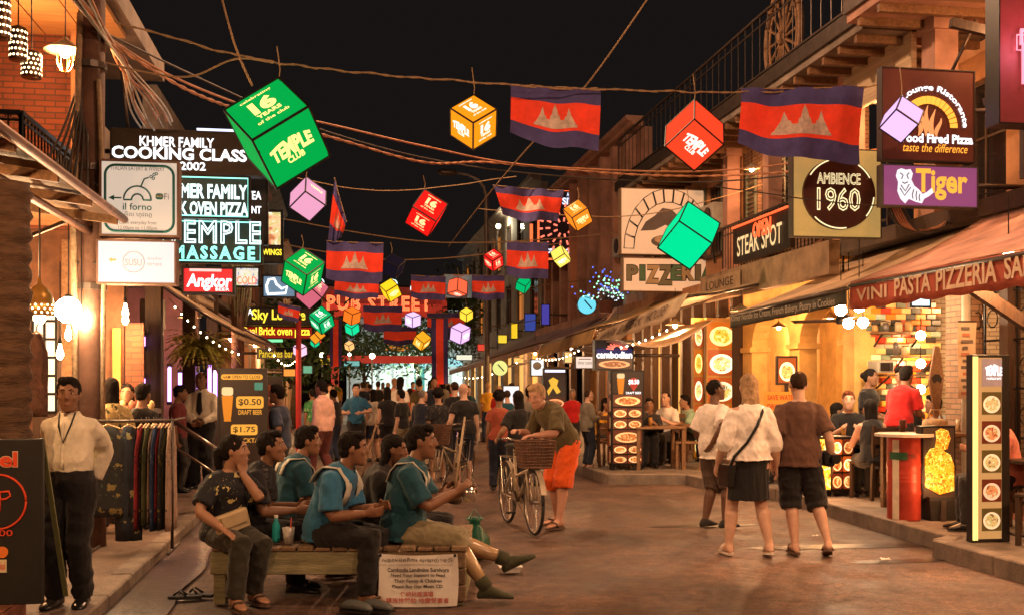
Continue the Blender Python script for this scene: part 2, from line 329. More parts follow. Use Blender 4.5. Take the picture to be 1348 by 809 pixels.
def person(label, loc, rz=0.0, h=1.7, lod=1, skin='brown', hair=('short', 'black'), top=None, bot=None, shoes=None, fem=0, belly=0, broad=1.0, group=None,
           pel=(0, 0, .92), lean=0, bend=0, roll=0, twist=0, head=(0, 0), lh=None, rh=None, le=None, re=None, lf=None, rf=None, lk=(0, 1, 0), rk=(0, 1, 0),
           lp=None, rp=None, ld=None, rd=None, lcurl=.45, rcurl=.45, ltoe=.12, rtoe=.12, lpitch=0, rpitch=0, name='person', stout=1.08):
    k = h / 1.72; t = thing(name, label, 'person', loc, rz, group)
    VX = (.0085, .015, .024)[lod]; VC = (.0105, .017, .026)[lod]
    P0 = V(pel) * k; tab = []; p = P0.copy(); st = .02
    for i in range(-6, 30):
        tt = i * st; f = max(0, min(1, tt / .46)); ang = lean + bend * f; y = twist * f
        R = Matrix.Rotation(y, 3, 'Z') @ Matrix.Rotation(-ang, 3, 'X') @ Matrix.Rotation(roll * (.4 + .6 * f), 3, 'Y')
        tab.append((tt, R))
    pos = {}; p = P0.copy()
    for tt, R in tab:
        if tt >= 0: pos[round(tt, 3)] = p.copy(); p = p + R @ V((0, 0, st * k))
    p = P0.copy()
    for tt, R in reversed([q for q in tab if q[0] < 0]):
        p = p - R @ V((0, 0, st * k)); pos[round(tt, 3)] = p.copy()
    def spine(x):
        q = max(-.12, min(.56, x)); a = math.floor(q / st + 1e-6) * st; f = (q - a) / st
        b = round(min(a + st, .58), 3); a = round(a, 3)
        R = [r for tt, r in tab if abs(tt - a) < 1e-6][0]
        return pos[a].lerp(pos.get(b, pos[a]), f), R
    def rings(rows, fit=0, flare=0):
        out = []
        for x, rx, ry in rows:
            c, R = spine(x); rx *= broad
            if fem: rx *= {True: .93}.get(x > .3, 1.0); rx *= (1.06 if x < .05 else .9 if x < .25 else 1)
            yo = 0
            if belly and -.05 < x < .34: ry = ry + belly * math.sin(PI * (x + .05) / .39); yo = belly * .6 * math.sin(PI * (x + .05) / .39)
            if fem and .28 < x < .42: ry += .018; yo += .014
            out.append(ell(c + R @ V((0, yo * k, 0)), R.col[0], R.col[1], (rx + fit) * k, (ry + fit) * k, 18))
        return out
    sk = skinmat(skin); body = MB(); body.ring(rings(TORSO))
    C, RC = spine(.428); N, RN = spine(.50)
    Hr = Matrix.Rotation(twist * .5 + head[0], 3, 'Z') @ Matrix.Rotation(-head[1], 3, 'X')
    HC = N + RN @ V((0, .012 * k, .045 * k)) + Hr @ V((0, .035 * k, .122 * k)); hk = k * 1.03
    body.tube([spine(.45)[0], N + RN @ V((0, .0, .03 * k)), HC + Hr @ V((0, -.02 * k, -.05 * k))], [.066 * k, .056 * k, .056 * k], 12)
    body.ring([[HC + Hr @ V((rx * hk * math.cos(2 * PI * j / 20), (yo + ry * math.sin(2 * PI * j / 20)) * hk, z * hk)) for j in range(20)] for z, rx, ry, yo in HEAD])
    if lod < 2:
        nose = [[HC + Hr @ V((x * hk, y * hk, z * hk)) for x, y, z in q] for q in (
            [(-.007, .085, .03), (.007, .085, .03), (.007, .095, .03), (-.007, .095, .03)], [(-.012, .08, -.005), (.012, .08, -.005), (.009, .11, -.005), (-.009, .11, -.005)],
            [(-.02, .075, -.027), (.02, .075, -.027), (.012, .119, -.024), (-.012, .119, -.024)], [(-.015, .075, -.036), (.015, .075, -.036), (.009, .102, -.036), (-.009, .102, -.036)])]
        body.ring(nose)
        for sx in (-1, 1):
            body.ball(HC + Hr @ V((sx * .077 * hk, -.012 * hk, -.004 * hk)), (.011 * hk, .02 * hk, .032 * hk), 10)
            body.ball(HC + Hr @ V((sx * .03 * hk, .075 * hk, .036 * hk)), (.026 * hk, .016 * hk, .009 * hk), 8)       # brow
            body.ball(HC + Hr @ V((sx * .04 * hk, .062 * hk, -.022 * hk)), (.022 * hk, .022 * hk, .02 * hk), 8)       # cheek
        body.ball(HC + Hr @ V((0, .085 * hk, -.066 * hk)), (.024 * hk, .013 * hk, .0065 * hk), 8); body.ball(HC + Hr @ V((0, .083 * hk, -.08 * hk)), (.021 * hk, .013 * hk, .008 * hk), 8)
    # arms
    arms = {}
    for sd, tgt, hint, pn, hd, curl in ((-1, lh, le, lp, ld, lcurl), (1, rh, re, rp, rd, rcurl)):
        SH = C + RC @ V((sd * .152 * broad * k * (.93 if fem else 1), -.005 * k, -.004 * k))
        T = V(tgt) * k if tgt is not None else SH + V((sd * .06, .03, -.53)) * k
        E_, T = ik(SH, T, .285 * k, .255 * k, hint or (sd * .35, -1, -.1))
        fa = (T - E_).normalized(); up = (E_ - SH).normalized()
        body.tube([SH - up * .02 * k + RC @ V((-sd * .05 * k, 0, .0)), SH, SH + up * .06 * k, SH.lerp(E_, .5), E_ - up * .03 * k, E_ + fa * .02 * k, E_.lerp(T, .3), E_.lerp(T, .7), T],
                  [a * k * stout for a in (.044, .052, .053, .047, .041, .041, .042, .034, .026)], 12)
        d = V(hd).normalized() if hd else fa; n = V(pn) if pn else V((-sd, .2, 0)); n = n - d * n.dot(d); n = n.normalized() if n.length > 1e-4 else V((0, 0, -1))
        hand(body, T + d * .005, d, n, sd * (1 if 1 else 0), curl, k)
        arms[sd] = (SH, E_, T, up, fa, d, n)
    # legs
    legs = {}; Rp = spine(0)[1]
    for sd, ft, kh, toe, pitch in ((-1, lf, lk, ltoe, lpitch), (1, rf, rk, rtoe, rpitch)):
        HJ = P0 + Rp @ V((sd * .088 * k, 0, -.02 * k)); A = V(ft) * k if ft is not None else V((sd * .1, 0, .075)) * k
        K_, A = ik(HJ, A, .43 * k, .415 * k, kh)
        th = (K_ - HJ).normalized(); sh = (A - K_).normalized(); back = -V(kh).normalized(); back = (back - sh * back.dot(sh)).normalized()
        body.tube([HJ + V((0, 0, .04 * k)), HJ + th * .06 * k, HJ.lerp(K_, .45), K_ - th * .05 * k, K_ + sh * .03 * k], [a * k * stout for a in (.08, .086, .076, .057, .052)], 14)
        body.tube([K_ - th * .02 * k, K_ + sh * .04 * k, K_.lerp(A, .3) + back * .014 * k, K_.lerp(A, .65) + back * .006 * k, A - sh * .04 * k, A + sh * .02 * k], [a * k * stout for a in (.054, .051, .057, .045, .034, .034)], 14)
        fr = Matrix.Rotation(-sd * toe, 3, 'Z') @ Matrix.Rotation(pitch, 3, 'X'); base = A
        def fp(x, y, z, base=base, fr=fr): return base + fr @ V((x * k, y * k, z * k))
        def foot(mb, g=0.0, lo=-.07, fp=fp):
            mb.ring([[fp((w + g) * math.cos(a), y, max(lo - g, lo - g + 0) + (hh + g) * (.5 + .5 * math.sin(a))) for a in [2 * PI * j / 12 for j in range(12)]] for y, w, hh in
                     ((-.065 - g, .016, .03), (-.045, .033, .075), (-.01, .036, .105), (.04, .036, .085), (.09, .044, .06), (.13, .046, .044), (.17 + g * .5, .036, .03), (.19 + g, .014, .016))])
        foot(body); legs[sd] = (HJ, K_, A, th, sh, fp, foot, fr)
    later('body', body, sk, t, VX, 2 if lod == 0 else 2)
    # face details
    if lod < 2:
        em = mat('eye_white', (.55, .5, .45), .25, var=0); pm = mat('eye_dark', (.012, .008, .006), .2, var=0); lm = mat('lips_' + skin, tuple(a * f for a, f in zip(SKIN[skin], (.85, .6, .6))), .45, var=.1)
        hm0 = hairmat(hair[1])
        for sx in (-1, 1):
            e = MB().ball(HC + Hr @ V((sx * .031 * hk, .0755 * hk, .012 * hk)), (.0135 * hk, .0085 * hk, .0062 * hk), 10).build('eye', em, t, smooth=True)
            MB().ball(HC + Hr @ V((sx * .031 * hk, .0818 * hk, .012 * hk)), (.0062 * hk, .0042 * hk, .0062 * hk), 8).build('pupil', pm, e, smooth=True)
            MB().tube([HC + Hr @ V((sx * a * hk, y * hk, z * hk)) for a, y, z in ((.012, .0885, .034), (.031, .0872, .039), (.05, .0725, .033))], [.0032 * hk, .0046 * hk, .002 * hk], 6).build('eyebrow', hm0, t, smooth=True)
        MB().ball(HC + Hr @ V((0, .0935 * hk, -.0715 * hk)), (.022 * hk, .006 * hk, .0048 * hk), 10).build('mouth', lm, t, smooth=True)
    # hair
    st_, hc = hair; hm = hairmat(hc)
    def hp(x, y, z): return HC + Hr @ V((x * hk, y * hk, z * hk))
    def hball(mb, c, r):
        b = MB().ball((0, 0, 0), r, 18); mb.add([HC + Hr @ ((V(c) + q) * hk) for q in b.v], b.f)
    if st_ != 'bald':
        hb = MB()
        if st_ == 'crop': hball(hb, (0, -.022, .03), (.0785, .096, .091))
        else: hball(hb, (0, -.021, .034), (.0835, .102, .097))
        if st_ in ('short', 'quiff', 'bun', 'pony', 'long', 'bob'): hball(hb, (0, -.052, -.015), (.068, .064, .062))
        if st_ in ('quiff', 'short'): hball(hb, (.012, .03, .098), (.058, .055, .034)); 
        if st_ == 'curly':
            for i in range(26):
                a = random.uniform(0, 2 * PI); e = random.uniform(-.2, 1.4); hball(hb, (.085 * math.cos(a) * math.cos(e), -.025 + .1 * math.sin(a) * math.cos(e) * (1 if math.sin(a) < 0 else .75), .045 + .085 * math.sin(e)), (.034,) * 3)
        if st_ in ('bun',): hball(hb, (0, -.125, .03), (.045, .04, .045))
        if st_ == 'pony': hb.tube([hp(0, -.1, .03), hp(0, -.14, .0), hp(0, -.14, -.1), hp(0, -.115, -.22)], [.028 * k, .04 * k, .034 * k, .012 * k], 10)
        if st_ in ('long', 'bob'):
            L = .3 if st_ == 'long' else .15
            hb.ring([ell(hp(0, y, z), Hr.col[0], Hr.col[1], rx * k, ry * k, 14) for y, z, rx, ry in ((-.03, .06, .084, .085), (-.045, -.03, .084, .065), (-.07, -.11, .083, .045), (-.085, -.04 - L, .09, .032), (-.085, -.07 - L, .06, .02))])
        later('hair', hb, hm, t, (.0075, .013, .022)[lod], 2, .006 if lod == 0 else .004, (26, 26, 16))
    # clothes
    def sleeves(mb, L, fit, sd_list=(-1, 1)):
        for sd in sd_list:
            SH, E_, T, up, fa, d, n = arms[sd]; tot = .54 * k; Ls = L * tot; pts = [SH + RC @ V((-sd * .07 * k, 0, .012 * k)), SH + up * .01 * k, SH + up * .07 * k]; rr = [.042, .05, .053]
            Lu = .285 * k
            if Ls <= Lu: pts += [SH + up * (Ls * .6 + .03 * k), SH + up * Ls]; rr += [.056, .06]
            else:
                pts += [SH + up * Lu * .55, E_ - up * .03 * k, E_ + fa * .03 * k, E_ + fa * (Ls - Lu) * .6, E_ + fa * (Ls - Lu)]; rr += [.053, .048, .048, .044, .038]
            mb.tube(pts, [(a * (.5 + .5 * stout) + fit) * k for a in rr], 14)
    if top:
        fit = top.get('fit', .016); hem = top.get('hem', -.06); mb = MB(); rows = [r for r in TORSO if r[0] > hem + .015 and r[0] <= .5]
        ref = min(TORSO, key=lambda r: abs(r[0] - hem)); fl = top.get('flare', .01)
        rows = [(hem, max(ref[1], .15) + fl, max(ref[2], .11) + fl)] + [(a, max(b, .15 if a < .3 else b), c) for a, b, c in rows] + [(.508, .078, .07)]
        if top.get('tuck'): rows = [(a, b - (.022 if a < .125 else 0), c - (.022 if a < .125 else 0)) for a, b, c in rows]
        else: rows = [(a, b + (.014 if a < .16 else 0), c + (.014 if a < .16 else 0)) for a, b, c in rows]
        mb.ring(rings(rows, fit)); sl = top.get('sleeve', .42)
        if sl: sleeves(mb, sl, top.get('sfit', fit * .9 + .004))
        later('shirt' if not top.get('name') else top['name'], mb, top['m'], t, VC, 2, top.get('fold', .008) if lod < 2 else 0, (9, 9, 6))
        if top.get('collar'):
            cb = MB(); R = []
            for q, (zz, rx, ry) in enumerate(((.0, .072, .07), (.028, .064, .062), (.03, .07, .068), (.0, .092, .086))):
                c = N + RN @ V((0, .008 * k, (zz + .012) * k)); R.append([c + RN @ V((rx * math.cos(a) * k, ry * math.sin(a) * k, -.03 * k * max(0, math.sin(a)) * (1 if q in (0, 3) else .35))) for a in [PI / 2 + .16 + (2 * PI - .32) * j / 24 for j in range(25)]])
            cb.ring(R, False, closed=False); cb.build('collar', top['m'], t, smooth=True)
        if top.get('placket'):
            pb = MB(); P_ = []
            for i in range(9):
                x = lerp(.125 if top.get('tuck') else hem + .02, .47, i / 8); c, R = spine(x); ry = [b[2] for b in TORSO if b[0] >= x - .05][0]
                yb = belly * 1.6 * math.sin(PI * (x + .05) / .39) if belly and -.05 < x < .34 else 0
                P_.append(c + R @ V((0, (ry + fit + yb + .003) * k, 0)))
            pb.tube(P_, .011 * k, 6); pb.build('placket', top['m'], t, smooth=True)
    if bot:
        kd = bot.get('kind', 'trousers'); fit = bot.get('fit', .014); mb = MB(); wst = bot.get('waist', .1); tk = top and top.get('tuck'); fit += .006 if tk else 0; wst = wst if tk or not top else min(wst, top.get('hem', -.06) + .07)
        rows = [(-.10, .115, .095)] + [r for r in TORSO if -.08 < r[0] < wst] + [(wst, .153 + (.014 if tk else -.012), .11 + (.014 if tk else -.012))]
        if kd != 'skirt':
            mb.ring(rings(rows, fit)); Lf = bot.get('len', 1.0)
            for sd in (-1, 1):
                HJ, K_, A, th, sh, fp, foot, fr = legs[sd]; Lt = .43 * k; tot = .845 * k; Ls = Lf * (tot - .0 * k); sw = bot.get('wide', 0)
                pts = [HJ + V((0, 0, .05 * k)), HJ + th * .05 * k, HJ + th * min(Ls, Lt) * .5]; rr = [.085, .093, .08 + sw * .5]
                if Ls <= Lt: pts.append(HJ + th * Ls); rr.append(.074 + sw)
                else:
                    pts += [K_ - th * .06 * k, K_ + (th - sh) * .012 * k, K_ + sh * .06 * k, K_ + sh * (Ls - Lt) * .5, K_ + sh * (Ls - Lt)]; rr += [.066 + sw * .8, .068 + sw * .8, .064 + sw * .8, .062 + sw, .054 + sw]
                mb.tube(pts, [(a * stout + fit) * k for a in rr], 14)
            later('shorts' if Lf < .7 else 'trousers', mb, bot['m'], t, VC, 2, bot.get('fold', .008) if lod < 2 else 0, (9, 9, 9))
        else:
            L = bot.get('len', .4) * k; c0, R0 = spine(-.04); mb.ring(rings([r for r in TORSO if -.06 < r[0] < wst] + [(wst, .15, .108)], fit) + [])
            md = (legs[-1][0].lerp(legs[-1][1], .5) + legs[1][0].lerp(legs[1][1], .5)) / 2; e2 = c0.lerp(md, 1.0); e2 = V((e2.x, e2.y, c0.z - L))
            mb.ring([ell(spine(.02)[0], R0.col[0], R0.col[1], .18 * k, .13 * k, 16), ell(c0.lerp(e2, .5), R0.col[0], R0.col[1], (.185 + bot.get('wide', 0) * .5) * k, .14 * k, 16), ell(e2, R0.col[0], R0.col[1], (.19 + bot.get('wide', 0)) * k, (.15 + bot.get('wide', 0)) * k, 16)])
            later('skirt', mb, bot['m'], t, VC, 2, .008 if lod < 2 else 0, (12, 12, 3))
    if shoes:
        kind, sm = shoes
        for sd in (-1, 1):
            fp = legs[sd][5]; foot = legs[sd][6]
            if kind == 'shoe':
                mb = MB(); foot(mb, .012, -.062)
                if lod < 2: later('shoe', mb, sm, t, VC * .8, 1)
                else: mb.build('shoe', sm, t, smooth=True)
            else:
                out = [(-.03, -.06), (-.04, 0), (-.036, .06), (-.05, .12), (-.042, .17), (-.012, .2), (.02, .195), (.046, .16), (.05, .11), (.038, .05), (.04, 0), (.028, -.062), (0, -.078)]
                mb = MB(); mb.ring([[fp(x, y, z) for x, y in out] for z in (-.088, -.068)]); s_ = mb.build('sandal', sm, t, smooth=False)
                MB().tube([fp(-.048, .06, -.06), fp(-.035, .09, -.018), fp(0, .12, -.008), fp(.035, .09, -.018), fp(.048, .06, -.06)], [.011 * k] * 5, 6).build('strap', sm, s_, smooth=True)
    return dict(t=t, HC=HC, Hr=Hr, hk=hk, k=k, arms=arms, legs=legs, spine=spine, C=C, N=N, RN=RN, RC=RC, hp=hp)
def extra(p, name, mb, m, smooth=True, w=0): return mb.build(name, m, p['t'], w, smooth=smooth)
# ---------------------------------------------------------------- ground
def roadmat():
    m = D.materials.new('asphalt'); m.use_nodes = True; nt = m.node_tree; L = nt.links; b = nt.nodes['Principled BSDF']
    tc = nd(nt, 'ShaderNodeTexCoord')
    def nz(scale, det=5, rough=.6, dist=0):
        n = nd(nt, 'ShaderNodeTexNoise'); n.inputs['Scale'].default_value = scale; n.inputs['Detail'].default_value = det; n.inputs['Roughness'].default_value = rough; n.inputs['Distortion'].default_value = dist
        L.new(tc.outputs['Object'], n.inputs['Vector']); return n
    big = nz(.35, 6, .7, .6); mid = nz(2.3, 5, .7); fine = nz(55, 4, .85); spot = nz(9, 6, .75, .4)
    r = nd(nt, 'ShaderNodeValToRGB'); e = r.color_ramp.elements; e[0].position = .3; e[0].position = .36; e[0].color = (.075, .045, .032, 1); e[1].position = .66; e[1].color = (.29, .165, .115, 1)
    L.new(big.outputs['Fac'], r.inputs[0])
    def mul(a, n, lo, hi, f):
        q = nd(nt, 'ShaderNodeMapRange'); q.inputs[1].default_value = lo; q.inputs[2].default_value = hi; q.inputs[3].default_value = f; q.inputs[4].default_value = 1.25; L.new(n.outputs['Fac'], q.inputs[0])
        mx = nd(nt, 'ShaderNodeMix', data_type='RGBA', blend_type='MULTIPLY'); mx.inputs[0].default_value = 1; L.new(a, mx.inputs[6]); L.new(q.outputs[0], mx.inputs[7]); return mx.outputs[2]
    c = mul(r.outputs[0], mid, .3, .7, .55); c = mul(c, spot, .35, .62, .55); c = mul(c, fine, .36, .64, .3)
    vo = nd(nt, 'ShaderNodeTexVoronoi', feature='DISTANCE_TO_EDGE'); vo.inputs['Scale'].default_value = .33; av = nd(nt, 'ShaderNodeVectorMath', operation='MULTIPLY_ADD'); av.inputs[1].default_value = (.9, .9, 0); L.new(mid.outputs['Color'], av.inputs[0]); L.new(tc.outputs['Object'], av.inputs[2]); L.new(av.outputs[0], vo.inputs['Vector'])
    cr = nd(nt, 'ShaderNodeMapRange'); cr.inputs[1].default_value = .004; cr.inputs[2].default_value = .02; cr.inputs[3].default_value = .8; cr.inputs[4].default_value = 1; L.new(vo.outputs['Distance'], cr.inputs[0])
    mx = nd(nt, 'ShaderNodeMix', data_type='RGBA', blend_type='MULTIPLY'); mx.inputs[0].default_value = 1; L.new(c, mx.inputs[6]); L.new(cr.outputs[0], mx.inputs[7]); c = mx.outputs[2]
    L.new(c, b.inputs['Base Color'])
    rr = nd(nt, 'ShaderNodeMapRange'); rr.inputs[1].default_value = .35; rr.inputs[2].default_value = .7; rr.inputs[3].default_value = .45; rr.inputs[4].default_value = .85; L.new(mid.outputs['Fac'], rr.inputs[0]); L.new(rr.outputs[0], b.inputs['Roughness'])
    bp = nd(nt, 'ShaderNodeBump'); bp.inputs['Strength'].default_value = .9; bp.inputs['Distance'].default_value = .012; L.new(fine.outputs['Fac'], bp.inputs['Height'])
    bp2 = nd(nt, 'ShaderNodeBump'); bp2.inputs['Strength'].default_value = .35; bp2.inputs['Distance'].default_value = .02; L.new(mid.outputs['Fac'], bp2.inputs['Height']); L.new(bp.outputs[0], bp2.inputs['Normal'])
    L.new(bp2.outputs[0], b.inputs['Normal']); return m
ASPH = roadmat()
def ground_fn(u, v):
    x, y = lerp(-60, 80, u), lerp(-30, 220, v); return (x, y, 0)
def road_z(x, y): return .010 * noise.noise((x * .35, y * .25, 3))
struct(MB().grid(lambda u, v: (lerp(-120, 140, u), lerp(-60, 320, v), -.06), 1, 1).build('ground', mat('earth', (.07, .055, .045), .95)))
struct(MB().grid(lambda u, v: (lerp(-1.95, 7.6, u), lerp(-6, 70, v), -.022 + road_z(lerp(-1.95, 7.6, u), lerp(-6, 70, v))), 60, 320).build('road', ASPH, smooth=True))
CONC = mat('concrete', (.16, .125, .1), .85, var=.4, scale=3.2, bump=.4, bscale=45)
KERB = mat('kerb_stone', (.2, .155, .125), .85, var=.35, scale=5, bump=.4, bscale=50)
TILE = mat('red_tile', (.2, .075, .05), .6, var=.35, scale=5, bump=.2, bscale=30)
RK = [(5.5, -6), (5.5, 9.25), (5.78, 9.45), (5.85, 11.5), (6.0, 14.1), (5.55, 15.6), (5.5, 16.5), (4.25, 16.8), (4.25, 22), (5.2, 23), (5.2, 70)]
RPZ, LPZ = .13, .09
struct(MB().prism(RK + [(30, 70), (30, -6)], -.05, RPZ, 'Z').build('pavement_right', CONC))
kb = MB()
for (a, b) in zip(RK[:-1], RK[1:]):                         # kerb stones, each a little out of line with the next
    d = V((b[0] - a[0], b[1] - a[1], 0)); n = max(1, int(d.length / .9)); d.normalize()
    for i in range(n):
        if a[1] + (b[1] - a[1]) * i / n > 34 or a[1] + (b[1] - a[1]) * i / n < 3: continue
        p = V((lerp(a[0], b[0], i / n), lerp(a[1], b[1], i / n), 0)); q = V((lerp(a[0], b[0], (i + 1) / n), lerp(a[1], b[1], (i + 1) / n), 0)); o = V((d.y, -d.x, 0))
        j = random.uniform(-.008, .008); k = MB(); k.bar(p + d * .006 + o * (.06 + j) + V((0, 0, .045)), q - d * .006 + o * (.06 + j) + V((0, 0, .045)), .16, .19 + random.uniform(0, .012))
        k.build('kerb_stone', KERB, D.objects['pavement_right'], bevel=.012)
LK = [(-1.78, -6), (-1.78, 70), (-30, 70), (-30, -6)]
struct(MB().prism(LK, -.05, LPZ, 'Z').build('pavement_left', mat('left_paving', (.15, .1, .075), .7, var=.45, scale=2.6, bump=.35, bscale=40)))
for i in range(34):
    y = 2 + i * .85; k = MB(); j = random.uniform(-.01, .01); k.span((-1.80 + j, y + .006, -.05), (-1.63 + j, y + .844, LPZ + random.uniform(.004, .014))); k.build('kerb_stone', KERB, D.objects['pavement_left'], bevel=.012)
struct(MB().grid(lambda u, v: (lerp(-1.64, -1.2, u) + .06 * noise.noise((0, v * 30, 0)) * (u > .5), lerp(4, 34, v), .004 + road_z(0, lerp(4, 34, v)) * .3), 3, 90).build('gutter', mat('wet_gutter', (.06, .035, .025), .45, var=.5, scale=3, bump=.35, bscale=14, spec=.7), smooth=True))
# red tiled step of the shop at the lower left
st = struct(MB().span((-6, 2, LPZ), (-2.03, 7.35, .2)).build('shop_step', TILE, bevel=.01))
for i in range(9): MB().span((-2.56, 2.6 + i * .53, .2), (-2.05, 3.12 + i * .53, .212)).build('tile', mat('step_tile_%d' % (i % 2), [(.26, .11, .065), (.3, .17, .1)][i % 2], .5, var=.3, scale=6), st, bevel=.004)
WHITE = mat('white_paper', (.75, .7, .62), .7, var=.1)
for x, y, s, lab in ((1190, 697, .07, 'white paper scrap on the pavement by the red barrel'), (1082, 668, .1, 'crumpled white paper cup on road near food counter'), (1165, 736, .06, 'small white paper scrap flat on road below barrel'), (1074, 705, .05, 'tiny pale scrap on road beside the walking man')):
    p = onZ(x, y); mb = MB(); mb.grid(lambda u, v: (p.x + (u - .5) * s * 1.6, p.y + (v - .5) * s, .006 + .5 * s * abs(noise.noise((u * 3, v * 3, x)))), 5, 4); tag(mb.build('paper_scrap', WHITE), lab, 'litter', 'scraps of litter on the road')
p = onZ(672, 752); mb = MB(); mb.ring([[(p.x + sx * w, p.y + sy * w * .7, z) for sx, sy in ((-1, -1), (1, -1), (1, 1), (-1, 1))] for w, z in ((.07, 0.0), (.095, .05), (.1, .05), (.07, .008))])
tag(mb.build('takeaway_tray', mat('foam', (.8, .77, .72), .6, var=.05)), 'white foam takeaway tray on the road by the boots', 'tray')

# ---------------------------------------------------------------- building helpers
WOODD = mat('dark_wood', (.05, .025, .014), .6, var=.4, scale=5, bump=.3, bscale=20, stretch=(6, 6, .8))
WOODM = mat('mid_wood', (.2, .105, .05), .6, var=.4, scale=5, bump=.3, bscale=20, stretch=(6, 1, 6))
STEEL = mat('painted_steel', (.09, .07, .06), .45, .6, var=.3, scale=9)
PIPE = mat('pale_pipe', (.55, .5, .42), .5, var=.2)
BLACK = mat('black_metal', (.012, .011, .011), .4, .5, var=.3)
PLAST_Y = mat('plaster_yellow', (.62, .36, .11), .85, var=.3, scale=2.2, bump=.3, bscale=18)
PLAST_O = mat('plaster_ochre', (.42, .21, .1), .85, var=.35, scale=2, bump=.3, bscale=18)
PLAST_P = mat('plaster_pink', (.42, .23, .17), .85, var=.35, scale=1.6, bump=.3, bscale=14)
PLAST_G = mat('plaster_grey', (.2, .16, .13), .85, var=.4, scale=1.8, bump=.3, bscale=14)
BRICK = brickmat('brick_red', (.34, .085, .03), (.23, .055, .022), (.1, .05, .03))
BRICKP = brickmat('brick_pale', (.5, .3, .17), (.4, .2, .11), (.2, .13, .09))
BRICKW = brickmat('brick_whitewash', (.62, .5, .35), (.5, .37, .24), (.28, .2, .13))
GLASSD = mat('dark_glass', (.012, .012, .014), .08, var=0, spec=.8)
def wallX(name, parent, X, y0, y1, z0, z1, holes, m, th=.25, into=1):
    """Wall in a plane X = const with real openings; the thickness goes away from the street (into = +1 right, -1 left)."""
    ys = sorted({y0, y1, *[h[0] for h in holes], *[h[1] for h in holes]}); zs = sorted({z0, z1, *[h[2] for h in holes], *[h[3] for h in holes]}); mb = MB(); Xb = X + into * th
    ins = lambda y, z: any(h[0] < y < h[1] and h[2] < z < h[3] for h in holes)
    for i in range(len(ys) - 1):
        for j in range(len(zs) - 1):
            if ins((ys[i] + ys[i + 1]) / 2, (zs[j] + zs[j + 1]) / 2): continue
            for x in (X, Xb): mb.add([(x, ys[i], zs[j]), (x, ys[i + 1], zs[j]), (x, ys[i + 1], zs[j + 1]), (x, ys[i], zs[j + 1])], [(0, 1, 2, 3)])
    for h in list(holes) + [(y0, y1, z0, z1)]:
        a, b, c, d = h
        mb.add([(x, y, z) for x in (X, Xb) for y, z in ((a, c), (b, c), (b, d), (a, d))], [(0, 1, 5, 4), (1, 2, 6, 5), (2, 3, 7, 6), (3, 0, 4, 7)])
    return mb.build(name, m, parent, 1)
def window(parent, X, y0, y1, z0, z1, into=1, pane=None, fm=None, shut=False, bars=2):
    fm = fm or WOODD; x = X + into * .1; f = .05; mb = MB()
    for a, b in (((x - .03, y0, z0), (x + .03, y0 + f, z1)), ((x - .03, y1 - f, z0), (x + .03, y1, z1)), ((x - .03, y0 + f, z0), (x + .03, y1 - f, z0 + f)), ((x - .03, y0 + f, z1 - f), (x + .03, y1 - f, z1))): mb.span(a, b)
    for i in range(1, bars): y = lerp(y0, y1, i / bars); mb.span((x - .024, y - .018, z0 + f), (x + .024, y + .018, z1 - f))
    z = lerp(z0, z1, .62); mb.span((x - .02, y0 + f, z - .016), (x + .02, y1 - f, z + .016))
    w = mb.build('window', fm, parent, 1)
    MB().span((x - .006, y0 + f * .8, z0 + f * .8), (x + .006, y1 - f * .8, z1 - f * .8)).build('pane', pane or GLASSD, w, 1)
    MB().span((X - into * .07, y0 - .06, z0 - .07), (X + into * .09, y1 + .06, z0 - .002)).build('sill', fm, w, 1)
    if shut:
        for s, (a, b) in enumerate(((y0 - (y1 - y0) * .48, y0 - .02), (y1 + .02, y1 + (y1 - y0) * .48))):
            mb = MB(); xs = X - into * .035
            for p, q in (((a, z0), (a + .05, z1)), ((b - .05, z0), (b, z1)), ((a + .05, z0), (b - .05, z0 + .05)), ((a + .05, z1 - .05), (b - .05, z1))): mb.span((xs - .02, p[0], p[1]), (xs + .02, q[0], q[1]))
            n = int((z1 - z0) / .09)
            for i in range(n): zz = lerp(z0 + .06, z1 - .06, (i + .5) / n); mb.box((xs, (a + b) / 2, zz), (.035, b - a - .1, .014), Matrix.Rotation(.7 * into, 3, 'Y'))
            mb.build('shutter', mat('shutter_paint', (.13, .14, .1), .7, var=.3), w, 1)
    return w
def railing(parent, pts, h=.9, m=None, gap=.14, name='railing', fancy=0):
    m = m or BLACK; mb = MB(); up = V((0, 0, h))
    for a, b in zip(pts[:-1], pts[1:]):
        a, b = V(a), V(b); mb.bar(a + up, b + up, .045, .04); mb.bar(a + V((0, 0, .1)), b + V((0, 0, .1)), .03); mb.bar(a + up * .84, b + up * .84, .022)
        n = max(2, int((b - a).length / gap))
        for i in range(n + 1):
            p = a.lerp(b, i / n); mb.tube([p + V((0, 0, .02 if i in (0, n) else .1)), p + up], .022 if i in (0, n) else .009, 5)
            if fancy and i < n: q = a.lerp(b, (i + .5) / n); mb.ring([[q + (b - a).normalized() * ((gap * .34 + s) * math.cos(t)) + V((0, 0, h * .92 + (gap * .34 + s) * math.sin(t) * .4)) for s in (-.006, .006)] for t in [2 * PI * j / 10 for j in range(11)]], False, closed=False)
    return mb.build(name, m, parent, 1)
